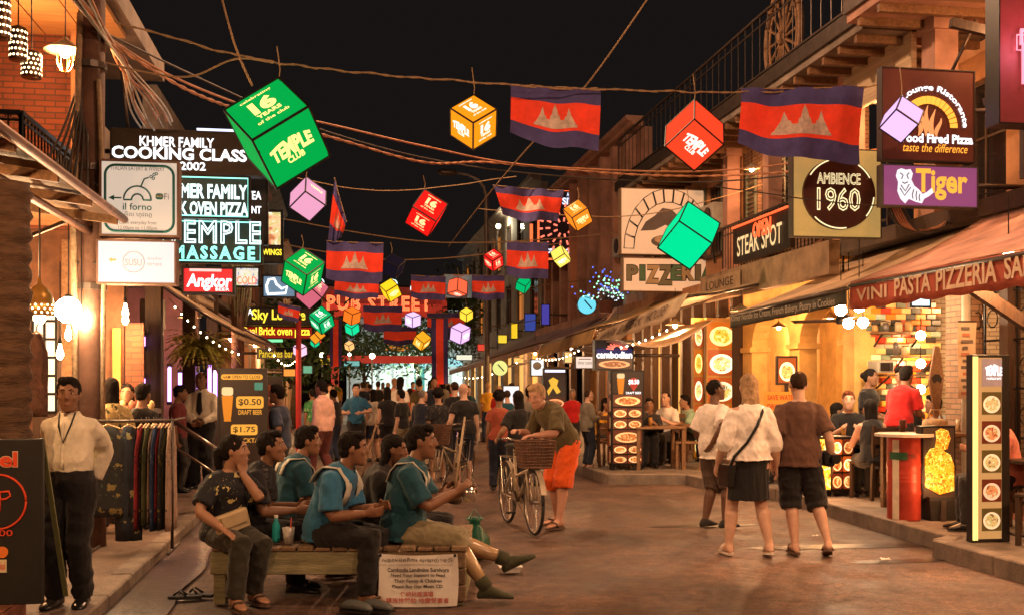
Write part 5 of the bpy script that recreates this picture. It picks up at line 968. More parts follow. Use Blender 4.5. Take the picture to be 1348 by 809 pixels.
P, t = signbox('neon_sign', 'tall maroon sign with pink neon at the right edge', 9.0, 1314, -25, 1420, 165, mat('sign_maroon', (.16, .03, .035), .5, var=.25, scale=2), BLACK, .2, .012)
P.line('neon_letter', t, [P.loc(*q) for q in ((1372, 42), (1341, 42), (1341, 60), (1349, 60), (1344, 62), (1344, 112))], .02, PINKN, .04); P.line('neon_letter', t, [P.loc(*q) for q in ((1372, 48), (1335, 48), (1335, 68), (1342, 68))], .007, PINKN, .04); lamp('neon_light', t, P.p(.35, P.h * .55, .25), 6, (1, .25, .35), .15); arm(t, P.p(P.w * .5, P.h * .5, -.1), P.p(P.w + .9, P.h * .5, -.1), .03)
P, t = signbox('hanging_sign', 'pale board with pizza chef oven drawing upper of the pair', 21, 817, 249, 944, 336, mat('sign_cream_glow', (.7, .48, .3), .6, var=.12, scale=2, emit=.42, ecol=(.8, .52, .3)), mat('sign_edge_tan', (.3, .2, .12), .6), .2, .015)  # board face glows to stand in for floodlight falling on its front
cx, cy = P.loc(880, 335); R = P.loc(938, 335)[0] - cx
for i in range(13):
    a = PI * (i + .5) / 13; da = PI / 13 * .46; P.line('oven_stone', t, [(cx + r * math.cos(b), cy + .1 + r * 1.32 * math.sin(b)) for r, b in ((R * .78, a - da), (R, a - da), (R, a + da), (R * .78, a + da))], .012, DKP, .008, 4, True)
P.poly('pizza', t, circ(*P.loc(878, 318), .34, .13)[:-1], .005, .012, GREYP); P.poly('pizza_top', t, circ(*P.loc(878, 316), .27, .09)[:-1], .012, .018, mat('sign_cream_glow2', (.62, .42, .26), .6, var=.3, scale=9)); P.poly('peel', t, [P.loc(*q) for q in ((890, 322), (925, 300), (930, 304), (896, 328))], .005, .014, GREYP)
P.poly('cook_silhouette', t, [P.loc(*q) for q in ((843, 304), (850, 292), (862, 284), (872, 274), (884, 276), (896, 288), (905, 300), (886, 302), (876, 296), (862, 303))], .004, .01, GREYP); arm(t, P.p(P.w, P.h * .5, -.1), P.p(P.w + .5, P.h * .5, -.1), .03)
P, t = signbox('hanging_sign', 'pale board with big pizzeria lettering lower of the pair', 21, 820, 340, 948, 384, MATS['sign_cream_glow'], MATS['sign_edge_tan'], .2, .015)
LE = [mat('letter_olive', (.22, .2, .12), .6, var=.1), mat('letter_green', (.1, .2, .11), .6, var=.1), mat('letter_tan', (.5, .36, .2), .6, var=.1)]
for i, (c, x0, x1, dy) in enumerate((('P', 825, 840, 0), ('I', 842, 849, 0), ('Z', 850, 868, 4), ('Z', 866, 886, 6), ('E', 883, 898, 0), ('R', 897, 914, 0), ('I', 915, 922, 0), ('A', 922, 942, 0))): P.ptext(t, c, x0, 349, x1, 369 + dy, LE[i % 3], bold=.05, d=.014); P.ptext(t, c, x0 - .8, 348, x1 + .8, 370 + dy, DKP, bold=.09, d=.01)
arm(t, P.p(P.w, P.h * .5, -.1), P.p(P.w + .5, P.h * .5, -.1), .03)
# steak neon along the balcony (parallel to the street)
PX = Plane((6.5, 17.0, 3.6), (0, -1, 0), (0, 0, 1)); t = thing('neon_sign', 'red neon edged steak sign on the balcony rail', 'sign', (6.5, 15.8, 3.6)); a0, b0, a1, b1_ = PX.box(968, 292, 1040, 340); a0, a1 = PX.loc(966, 320)[0], PX.loc(1040, 300)[0]
PX.slab('board', t, a0, .0, a1, .62, -.08, 0, DKBR); PX.text(t, 'STEAK SPOT', (a0 + .2, .1, a1 - .25, .42), glow('steak_letters', (240, 200, 140), 1), d=.02, bold=.01); PX.line('neon_border', t, [(a0 + .02, .6), (a1 - .02, .6)], .02, REDN, .03); PX.text(t, 'OPEN', (lerp(a0, a1, .4), .3, lerp(a0, a1, .72), .56), REDN, d=.03, neon=.03)
PX2 = Plane((6.34, 20.5, 3.05), (0, -1, 0), (0, 0, 1)); t = thing('board_lettering', 'small dark lettered plaque on the board under the steak sign', 'sign', (6.34, 17, 3.1)); PX2.slab('board', t, 2.4, .12, 4.2, .38, .0, .02, mat('plaque_tan', (.36, .25, .15), .7, var=.2)); PX2.text(t, 'LOUNGE', (2.6, .18, 3.9, .32), DKP, d=.024)
P, t = signbox('neon_sign', 'tall neon barbecue sign with red firework burst and orange border', 33, 706, 249, 777, 344, mat('sign_night', (.008, .007, .02), .5, var=.2), BLACK, .3)
P.line('neon_border', t, [(.06, .06), (P.w - .06, .06), (P.w - .06, P.h - .06), (.06, P.h - .06)], .035, glow('border_orange', (255, 110, 60), 1.3), .04, closed=True); P.ptext(t, 'ANGKOR', 746, 254, 762, 259, BLUEW, bold=.02, d=.03); P.ptext(t, 'SIWEN', 740, 261, 774, 270, BLUEW, bold=.03, d=.03); P.ptext(t, 'cambodian', 718, 325, 770, 334, BLUEW, bold=.03, d=.03); P.ptext(t, 'BBQ', 737, 335, 760, 343, BLUEW, bold=.03, d=.03)
cx, cy = P.loc(741, 300)
for ring_, n, l in ((.2, 9, .12), (.42, 14, .14), (.66, 18, .13)):
    for i in range(n):
        a = 2 * PI * (i + .3 * ring_) / n; P.line('burst_ray', t, [(cx + ring_ * math.cos(a), cy + ring_ * math.sin(a)), (cx + (ring_ + l) * math.cos(a), cy + (ring_ + l) * math.sin(a))], .03, glow('burst_red', (255, 120, 95), 1.5), .04, 5)
arm(t, P.p(P.w, P.h * .5, -.1), P.p(P.w + .5, P.h * .5, -.1), .05); PP_ = yplane(33.2, 697, 295, 702, 318); t = thing('light_tube', 'short vertical orange neon tube left of the barbecue sign', 'light tube', PP_.p(0, 0)); MB().tube([PP_.p(.06, 0), PP_.p(.06, PP_.h)], .05, 8).build('tube', MATS['glow_border_orange'], t, 1); MB().tube([PP_.p(.06, PP_.h * .5, -.05), PP_.p(1.8, PP_.h * .5, -.05)], .03, 6).build('bracket', STEEL, t, 1)
P, t = signbox('light_box', 'small dark barbecue sign with burst and blue white word', 18.8, 783, 447, 834, 487, mat('sign_night', (.008, .007, .02), .5), BLACK, .18, .012)
P.slab('blue_band', t, .03, P.h * .42, P.w - .03, P.h * .72, .005, .008, glow('blue_band', (22, 26, 80), 1)); P.slab('picture', t, .03, .03, P.w - .03, P.h * .38, .005, .008, foodmat('meat_pic', srgb(60, 25, 20), srgb(150, 80, 50), srgb(220, 160, 120), 6, .5)); P.ptext(t, 'cambodian', 785, 462, 832, 471, WG, bold=.03); cx, cy = P.loc(812, 460)
for i in range(9): a = PI * (i + .5) / 9; P.line('burst_ray', t, [(cx + .07 * math.cos(a), cy + .06 * math.sin(a)), (cx + .2 * math.cos(a), cy + .13 * math.sin(a))], .013, MATS['glow_burst_red'], .012, 5)
arm(t, P.p(P.w, P.h * .5, -.1), P.p(P.w + .9, P.h * .5, -.1), .03)
# round and small lit signs among the far right shops
for x, y, r, Y, rgb, lb in ((772, 401, 12.5, 27, (110, 215, 235), 'round pale blue light sign above the ochre awning'), (658, 484, 10, 30, (205, 215, 130), 'round pale green light sign above the crowd')):
    c = onY(x, y, Y); R = r * Y / F; t = thing('round_sign', lb, 'sign', c); M = Matrix.Translation(c) @ Matrix.Rotation(PI / 2, 4, 'X'); MB().lathe([(R, -.06), (R, .06)], 28, M).build('disc', glow('disc_%d' % x, rgb, .95), t, 1); MB().lathe([(R * 1.04, -.07), (R * 1.04, .05), (R * .99, .05)], 28, M).build('rim', BLACK, t, 1); MB().bar(c + V((-.3 * R, -.075, .5 * R)), c + V((.5 * R, -.075, -.4 * R)), .03).build('dark_stroke', BLACK, t, 1); MB().tube([c, c + V((1.6, 0, .3))], .03, 6).build('support_arm', STEEL, t, 1)
P, t = signbox('light_box', 'white light box with tree emblem among far right shops', 26, 698, 472, 717, 495, glow('white_blue', (225, 240, 250), 1.0), BLACK, .12, .03); P.poly('tree_emblem', t, circ(*P.loc(707, 481), .11, .1)[:-1], .006, .012, mat('emblem_grey', (.1, .1, .1), .6)); 
for x in (7,): arm(t, P.p(P.w, P.h * .5, -.05), P.p(P.w + 1.0, P.h * .5, -.05), .03)
P, t = signbox('light_box', 'white rectangular light box with thin writing near barbecue sign', 23, 757, 468, 781, 485, glow('white_warm', (235, 215, 200), .9), WOODD, .12, .02); P.ptext(t, 'khmer cuisine', 761, 474, 779, 479, GREYP); P.line('fork', t, [P.loc(762, 472), P.loc(778, 472)], .01, GREYP, .01); arm(t, P.p(P.w, P.h * .5, -.05), P.p(P.w + 1.0, P.h * .5, -.05), .03)
P, t = signbox('poster_board', 'dark poster with yellow figure among far right shops', 24, 715, 484, 746, 560, mat('poster_dark', (.02, .02, .035), .4, var=.4), BLACK, .1, .02); P.poly('yellow_figure', t, [P.loc(*q) for q in ((722, 500), (728, 496), (735, 500), (733, 507), (738, 515), (733, 518), (728, 510), (722, 520), (720, 514), (725, 507))], .005, .01, glow('figure_yellow', (225, 175, 60), .9)); P.slab('food_strip', t, .04, P.h * .3, P.w - .04, P.h * .5, .005, .009, foodmat('meat_pic', srgb(60, 25, 20), srgb(150, 80, 50), srgb(220, 160, 120), 6, .5)); P.slab('light_strip', t, .04, P.h * .93, P.w - .04, P.h * .97, .005, .01, BLUEW); P.slab('legs', t, .05, -.9, P.w - .05, 0, -.1, -.05, BLACK)
P, t = signbox('light_box', 'pale screen on a stand behind the orange shorts man', 20, 662, 507, 684, 535, glow('screen_pale', (225, 230, 235), 1), BLACK, .06, .012); P.slab('stand', t, P.w * .45, -1.2, P.w * .55, 0, -.06, -.03, BLACK)
# ---------------------------------------------------------------- illuminated gate over the far end of the street
AY = 58
ar = thing('street_arch', 'red neon arch spanning the far end of the street', 'arch', (onY(510, 505, AY).x, AY, 0)); REDB = mat('arch_red', (.35, .02, .015), .6, var=.2, emit=.25, ecol=(.8, .06, .03))
for x0, x1 in ((436, 446), (574, 588)):
    a, b = onY(x0, 505, AY), onY(x1, 505, AY); box_obj('arch_post', (a.x, AY - .2, 0), (b.x, AY + .2, 6.6), REDB, ar)
P = yplane(AY - .25, 424, 402, 582, 414); P.slab('beam', ar, 0, -.1, P.w, P.h + .1, -.3, 0, REDB); P.slab('lower_beam', ar, .2, -2.6, P.w - .2, -2.2, -.3, 0, REDB)
P.ptext(ar, 'PUB STREET', 430, 389, 568, 409, glow('arch_neon', (255, 120, 70), 1.7), d=.1, neon=.035, sp=1.15); P.slab('name_board', ar, 0, P.h + .1, P.w, P.h + 1.0, -.25, -.05, mat('arch_board', (.12, .012, .01), .6, var=.2, emit=.12, ecol=(.7, .05, .03)))
PK = yplane(AY - .3, 410, 355, 570, 385)
for k in range(5): PK.line('neon_flourish', ar, [(PK.w * (.05 + k * .2) + .35 * math.cos(s) * (1 - s / 9), PK.h * .35 + .3 * math.sin(s * 1.3)) for s in [j * .45 for j in range(16)]], .03, WN, .02, 5)
# ---------------------------------------------------------------- far end: trees, lit shop, street lamp
LEAF = mat('leaf_green', (.045, .085, .03), .6, var=.4, scale=3); LEAF_LIT = mat('leaf_lit', (.08, .14, .05), .6, var=.4, scale=3); BARK = mat('bark', (.09, .06, .04), .9, var=.4, scale=4, bump=.5, bscale=20)  # paler leaf copy puts the white light on far crowns into their colour
def tree(label, x, y, h, rx, rz_, n, lm, seed, trunk=.16, zc=None, name='street_tree'):
    rnd = random.Random(seed); t = thing(name, label, 'tree', (x, y, 0)); zc = zc or h * .68; mb = MB(); base = V((x, y, 0)); tips = []
    mb.tube([base, base + V((.1, 0, h * .3)), base + V((.0, .1, h * .55))], [trunk, trunk * .75, trunk * .5], 9)
    for i in range(9):
        a = 2 * PI * i / 9 + rnd.random(); p0 = base + V((.02, .05, h * rnd.uniform(.32, .55))); p2 = V((x, y, zc)) + V((rx * .75 * math.cos(a), rx * .75 * math.sin(a), rz_ * rnd.uniform(-.4, .7))); pm = (p0 + p2) / 2 + V((0, 0, .25)); mb.tube([p0, pm, p2], [trunk * .42, trunk * .28, .02], 6); tips += [pm, p2]
    mb.build('trunk', BARK, t, 1, smooth=True); lf = MB(); cl = []
    for i in range(26):
        v = V((rnd.gauss(0, 1), rnd.gauss(0, 1), rnd.gauss(0, 1))).normalized() * rnd.uniform(.55, 1.0); cl.append(V((x + v.x * rx, y + v.y * rx, zc + v.z * rz_)))
    cl += tips
    for i in range(n):
        c = rnd.choice(cl); s = rx * .3; q = c + V((rnd.gauss(0, s), rnd.gauss(0, s), rnd.gauss(0, s * .7))); d = V((rnd.gauss(0, 1), rnd.gauss(0, 1), rnd.gauss(-.3, 1))).normalized(); e = d.orthogonal().normalized(); L = rnd.uniform(.1, .2); lf.add([q - d * L, q + e * L * .42, q + d * L, q - e * L * .42], [(0, 1, 2, 3)])
    lf.build('crown', lm, t, 1, recalc=False); return t
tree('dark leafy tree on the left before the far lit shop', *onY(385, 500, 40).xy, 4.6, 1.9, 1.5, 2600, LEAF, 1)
tree('pale lit tree right of centre at the street end', *onY(548, 500, 62).xy, 6.2, 2.6, 1.8, 2600, LEAF_LIT, 2)
tree('pale lit tree left of centre at the street end', *onY(478, 500, 60).xy, 5.0, 2.0, 1.3, 1800, LEAF_LIT, 3)
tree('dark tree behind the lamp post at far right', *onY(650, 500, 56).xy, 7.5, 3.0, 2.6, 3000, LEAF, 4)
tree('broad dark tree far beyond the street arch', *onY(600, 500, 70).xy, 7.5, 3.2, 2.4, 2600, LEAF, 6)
# fairy-light tree
c = onX(765, 470, 6.7); c = V((6.6, 26.2, 3.4)); t = thing('fairy_light_tree', 'bare bush wrapped in white and blue fairy lights', 'tree', c); mb = MB(); tips = []
for i in range(46):
    a = random.uniform(0, 2 * PI); e = random.uniform(.25, 1.4); L = random.uniform(.4, .95); d = V((math.cos(a) * math.cos(e), math.sin(a) * math.cos(e), math.sin(e))); p = c + V((0, 0, .25)); q = p + d * L * .5; r = q + (d + V((random.gauss(0, .3), random.gauss(0, .3), .1))) * L * .5; mb.tube([p, q, r], [.02, .012, .004], 5); tips += [q, r, (q + r) / 2]
mb.build('branches', mat('twig', (.16, .12, .09), .9), t, 1); MB().lathe([(.16, 0), (.22, .3), (.19, .3)], 12, c=c).build('pot', TILE, t, 1)
for nm, col, sel in (('white_light', glow('fairy_white', (230, 245, 255), 1.5), 0), ('blue_light', glow('fairy_blue', (90, 120, 255), 1.4), 1), ('green_light', glow('fairy_green', (150, 255, 190), 2.5), 2)):
    fm = MB()
    for i, q in enumerate(tips):
        if i % 3 == sel: fm.ball(q, .022, 6)
    fm.build(nm, col, t, 1, kind='stuff')
# bright white shop beyond the end of the street
fs = thing('lit_shop', 'bright white lit shop front closing the far end of street', 'building', (0, 66, 0)); P = yplane(66, 478, 462, 612, 505)
P.slab('wall', fs, -1, -2, P.w + 2, P.h + 2.6, -.3, -.1, mat('white_wall', (.7, .72, .7), .7, var=.15)); P.slab('fascia', fs, -.3, P.h * .55, P.w, P.h * .8, -.1, .25, glow('fascia_aqua', (160, 220, 225), .9))
for i in range(7): P.slab('shop_window', fs, .1 + i * P.w / 7, -1.7, (i + .9) * P.w / 7, P.h * .45, -.1, -.02, glow('cool_window', (225, 245, 232), 1.0, 'AUTO'))
P.slab('teal_panel', fs, P.w * .5, -1.0, P.w * .6, P.h * .6, .0, .06, glow('teal_panel', (60, 160, 150), .8)); lamp('shop_light', fs, onY(545, 480, 62), 550, (.85, 1, .95), .5)
fb = thing('distant_building', 'dim wide building far behind the street arch', 'building', (0, 92, 0)); P = yplane(92, 380, 330, 700, 505); P.slab('wall', fb, -6, -3, P.w + 8, P.h - 3, -.5, 0, PLAST_G)
for i in range(14):
    for j in range(2): P.slab('window', fb, -3 + i * 2.0, 1.6 + j * 3, -1.9 + i * 2.0, 3.2 + j * 3, .002, .05, glow('lit_curtain', (190, 110, 40), .8) if (i * 3 + j * 5) % 7 == 1 else GLASSD)
# small plain lit shop signs crowding the far fronts
for i, (x0, y0, x1, y1, Y, c, lb) in enumerate(((412, 438, 424, 452, 34, (230, 60, 40), 'tiny red lit sign left of the arch banner'), (420, 470, 438, 480, 40, (240, 190, 60), 'tiny yellow lit sign by the dark leafy tree'), (398, 480, 412, 492, 33, (120, 210, 170), 'tiny green lit sign above far left crowd'), (372, 484, 390, 496, 28, (240, 150, 60), 'small orange lit sign over blue tee man'), (655, 440, 668, 452, 44, (250, 210, 60), 'tiny yellow lit sign right of lamp post'), (672, 424, 682, 446, 40, (245, 200, 40), 'narrow yellow lit sign above mauve awning'), (690, 412, 706, 436, 38, (70, 90, 190), 'blue lit window sign above mauve awning'), (712, 400, 724, 428, 34, (90, 80, 200), 'violet lit sign beside pink columns'), (628, 452, 640, 462, 50, (220, 70, 50), 'tiny red lit sign left of lamp post'), (600, 466, 622, 474, 54, (235, 235, 210), 'tiny white lit sign over far crowd'), (452, 474, 474, 482, 50, (150, 230, 220), 'tiny aqua lit sign beneath the arch'), (505, 452, 540, 462, 61, (200, 120, 40), 'dim amber sign behind the arch'), (676, 470, 690, 478, 36, (250, 170, 80), 'tiny amber sign under the mauve awning'), (742, 462, 754, 478, 26, (250, 190, 120), 'small amber sign left of white lit box'))):
    P, t = signbox('shop_sign', lb, Y, x0, y0, x1, y1, glow('shop_sign_%d' % i, c, .5 if c[2] > c[0] else .9), BLACK, .1, .03, 'small lit signs on the far fronts'); MB().tube([P.p(P.w / 2, P.h / 2, -.06), P.p(P.w / 2 + (1.6 if x0 > 500 else -1.6), P.h / 2, -.06)], .03, 6).build('support_arm', STEEL, t, 1)
# street lamp with swan neck and distant floodlights
pz = onZ(640, 545); Yp = 30; p0 = onY(641, 520, Yp); t = thing('street_lamp', 'slim grey swan neck street lamp post in mid street', 'street lamp', (p0.x, Yp, 0))
top = onY(640, 258, Yp); end = onY(582, 227, Yp); pts = [V((p0.x, Yp, 0)), V((p0.x, Yp, 3)), top] + [onY(x, y, Yp) for x, y in ((637, 246), (629, 236), (615, 230), (598, 227))]
MB().tube(pts, [.09, .075, .06, .05, .045, .04, .035], 10).build('post', mat('lamp_post_grey', (.17, .14, .12), .5, .5, var=.2), t, 1, smooth=True); MB().box((p0.x, Yp, .12), (.34, .34, .24)).build('base', STEEL, t, 1); e = onY(590, 227, Yp); MB().lathe([(.03, -.3), (.09, -.2), (.1, .15), (.03, .25)], 10, Matrix.Translation(e) @ Matrix.Rotation(PI / 2, 4, 'Y')).build('lamp_head', STEEL, t, 1, smooth=True)
for x, y, Y, k, lb in ((656, 298, 46, .11, 'small yellow floodlight beside the street lamp post'), (424, 467, 54, .14, 'left white floodlight under the street arch'), (490, 468, 54, .14, 'right white floodlight under the street arch'), (460, 466, 55, .08, 'small middle floodlight under the street arch')):
    p = onY(x, y, Y); t = thing('floodlight', lb, 'lamp', p, 0, 'floodlights near the far arch'); MB().ball(p, k, 12).build('globe', mat('flood_glow', (.9, .9, .7), .3, var=0, emit=14, ecol=(1, .9, .55), sampling='NONE'), t, 1, smooth=True); MB().tube([p + V((0, .1, 0)), p + V((0, .3, -.4)), (p.x, Y + .3, 0)], .04, 6).build('mast', STEEL, t, 1); lamp('light', t, p + V((0, -k - .1, 0)), 60, (1, .85, .55), .1)
# ---------------------------------------------------------------- poles, cables and ropes
POLE = mat('pole_rust', (.11, .05, .032), .8, var=.45, scale=3, bump=.5, bscale=18)
t = thing('utility_pole', 'thick rusty utility pole laden with cables at left', 'pole', (*onY(119, 505, 10.4).xy, LPZ)); pp = onY(119, 505, 10.4)
MB().tube([(pp.x, 10.4, LPZ), (pp.x - .01, 10.4, 3), (pp.x + .02, 10.4, 5.6)], [.14, .13, .115], 14).build('shaft', POLE, t, 1, smooth=True)
for z in (2.5, 4.55, 3.6): MB().lathe([(.15, -.03), (.15, .03)], 14, c=(pp.x, 10.4, z)).build('band', STEEL, t, 1)
MB().tube([(pp.x - .1, 10.28, 1.2), (pp.x - .12, 10.27, 3), (pp.x - .06, 10.27, 5)], .03, 6).build('rope_wrap', mat('old_rope', (.3, .2, .12), .9, var=.4, scale=20, bump=.6, bscale=80), t, 1, smooth=True); MB().tube([(pp.x + .13, 10.28, 1.0), (pp.x + .15, 10.27, 3), (pp.x + .1, 10.27, 4.4)], .022, 6).build('conduit', MATS['old_rope'], t, 1, smooth=True)
q = onY(313, 505, 17); t = thing('cable_wrapped_post', 'post thick with pale drooping cables behind the neon', 'pole', (q.x, 17, LPZ)); mb = MB(); mb.tube([(q.x, 17, LPZ), (q.x, 17, 4.4)], .1, 10); mb.build('shaft', POLE, t, 1, smooth=True); mb = MB()
for i in range(40):
    a = random.uniform(0, 2 * PI); r = random.uniform(.1, .2); z0 = random.uniform(2.5, 3.2); mb.tube([(q.x + r * math.cos(a) * s, 17 + r * math.sin(a) * s, lerp(4.1, z0, k)) for k, s in ((0, .6), (.35, .9), (.7, 1.2), (1, .7))], .012, 5)
mb.build('cable_bundle', mat('cable_pale', (.35, .36, .24), .7, var=.4), t, 1, smooth=True)
CBO = mat('cable_orange', (.4, .18, .1), .7, var=.3); CBD = mat('cable_dark', (.05, .04, .035), .6, var=.3); CBP = mat('cable_grey', (.42, .4, .36), .6, var=.3); ROPE = mat('rope_tan', (.34, .22, .12), .9, var=.3, scale=30, bump=.5, bscale=120)
def cable(label, pts, r, m, name='cable', wob=.0, n=26, group='overhead cables', tw=0):
    P_ = [V(p) for p in pts]; out = []
    segs = len(P_) - 1                                           # Catmull-Rom through the points
    for i in range(segs):
        a, b, c, d = P_[max(i - 1, 0)], P_[i], P_[i + 1], P_[min(i + 2, segs)]
        for k in range(n if i < segs - 1 else n + 1):
            s = k / n; q = .5 * ((2 * b) + (c - a) * s + (2 * a - 5 * b + 4 * c - d) * s * s + (3 * b - a - 3 * c + d) * s ** 3)
            if wob: q = q + V((noise.noise((i + s * 3, r * 99, 1)) * wob, 0, noise.noise((i + s * 4, r * 55, 7)) * wob))
            out.append(q)
    mb = MB(); mb.tube(out, r, 6)
    if tw:
        for ph in (0, PI): mb.tube([p + V((0, tw * math.cos(i * .9 + ph), tw * math.sin(i * .9 + ph))) for i, p in enumerate(out)], r * .7, 5)
    return tag(mb.build(name, m, smooth=True), label, 'cable', group)
Yr = lambda x: lerp(10.3, 12.2, (x - 120) / 1050)
WIRE1 = lambda x, y: onY(x, y, Yr(x))
cable('knotted tan rope carrying the nearest lanterns and flags', [WIRE1(*q) for q in ((150, 28), (310, 72), (420, 90), (560, 103), (700, 113), (790, 117), (920, 121), (1060, 119), (1200, 110))], .008, ROPE, 'rope', .03, group='ropes carrying lanterns', tw=.007)
cable('rope rising from the green lantern to the top edge', [onY(332, 113, 10.5), onY(310, 62, 10.4), onY(287, -20, 10.3)], .011, ROPE, 'rope', group='ropes carrying lanterns', tw=.012)
cable('thin rope rising right of centre to the top edge', [onY(590, 325, 20), onY(640, 260, 16), onY(695, 195, 13.5), onY(772, 112, 11.6), onY(855, -5, 10.8)], .009, ROPE, 'rope', group='ropes carrying lanterns')
cable('upper orange cable sagging across the street', [onY(120, 35, 10.4), onY(225, 100, 11.5), onY(340, 145, 13), onY(430, 163, 14), onY(560, 193, 15), onY(690, 217, 16), onY(880, 226, 16.5), onY(1000, 220, 16), onY(1160, 196, 14)], .014, CBO)
cable('lower doubled orange cable sagging across the street', [onY(122, 40, 10.4), onY(240, 115, 11.5), onY(330, 150, 12.5), onY(440, 182, 13.5), onY(560, 214, 15), onY(645, 214, 16), onY(800, 228, 16.5), onY(920, 232, 16.5), onY(1040, 226, 15.5), onY(1165, 210, 14)], .013, CBO, tw=.012)
cable('thin dark cable between the two orange ones', [onY(125, 38, 10.5), onY(420, 170, 14), onY(640, 222, 16), onY(900, 240, 17), onY(1100, 225, 15)], .012, CBD)
cable('loose tan cable looping to the rope left of centre', [onY(135, 82, 10.4), onY(205, 98, 10.4), onY(255, 100, 10.4), onY(310, 78, 10.4), onY(360, 83, 10.5)], .009, ROPE)
for i in range(14):
    y0 = random.uniform(-25, 30); x1 = random.uniform(185, 232); y1 = random.uniform(150, 172); cable('pale slack cable in the bundle fanning from the rusty pole', [onY(90 + random.uniform(-20, 20), y0 - 20, 9.9), onY(138, 42 + random.uniform(-4, 10), 10.3), onY(160 + random.uniform(-5, 8), 80 + random.uniform(-8, 15), 11.2), onY(x1 - 14, y1 - 25, 12.8), onY(x1, y1, 13.9)], random.uniform(.008, .014), random.choice((CBP, CBP, CBO)), group='bundle of cables at the rusty pole', n=10)
for i in range(7): cable('dark slack cable hanging beside the rusty pole', [onY(60 + i * 9, 215 + i * 8, 10.0), onY(85 + i * 5, 165 + i * 3, 10.2), onY(108, 90 + i * 9, 10.3), onY(116, 30, 10.3)], .012, CBD, group='dark cables at the rusty pole', n=10)
for i, (x0, y0, x1, y1, Y) in enumerate(((345, 330, 700, 338, 24), (350, 236, 640, 250, 17), (400, 425, 720, 430, 36), (360, 300, 800, 322, 24), (690, 300, 1000, 250, 18), (330, 385, 830, 372, 30), (1000, 270, 1348, 255, 12))): cable(['rope of the third lantern row', 'rope of the second lantern row', 'rope of the fifth lantern row', 'thin wire just above the third lantern row', 'thin wire running to the right balconies', 'rope of the fourth lantern row', 'thin wire across the gold sign'][i] + ' across the street', [onY(x0 - 60, y0 - 25, Y), onY((x0 + x1) / 2, (y0 + y1) / 2 + 8, Y), onY(x1 + 40, y1 - 18, Y)], .008 if Y < 20 else .014, ROPE if i != 6 else CBD, 'rope', group='ropes carrying lanterns', wob=.02)
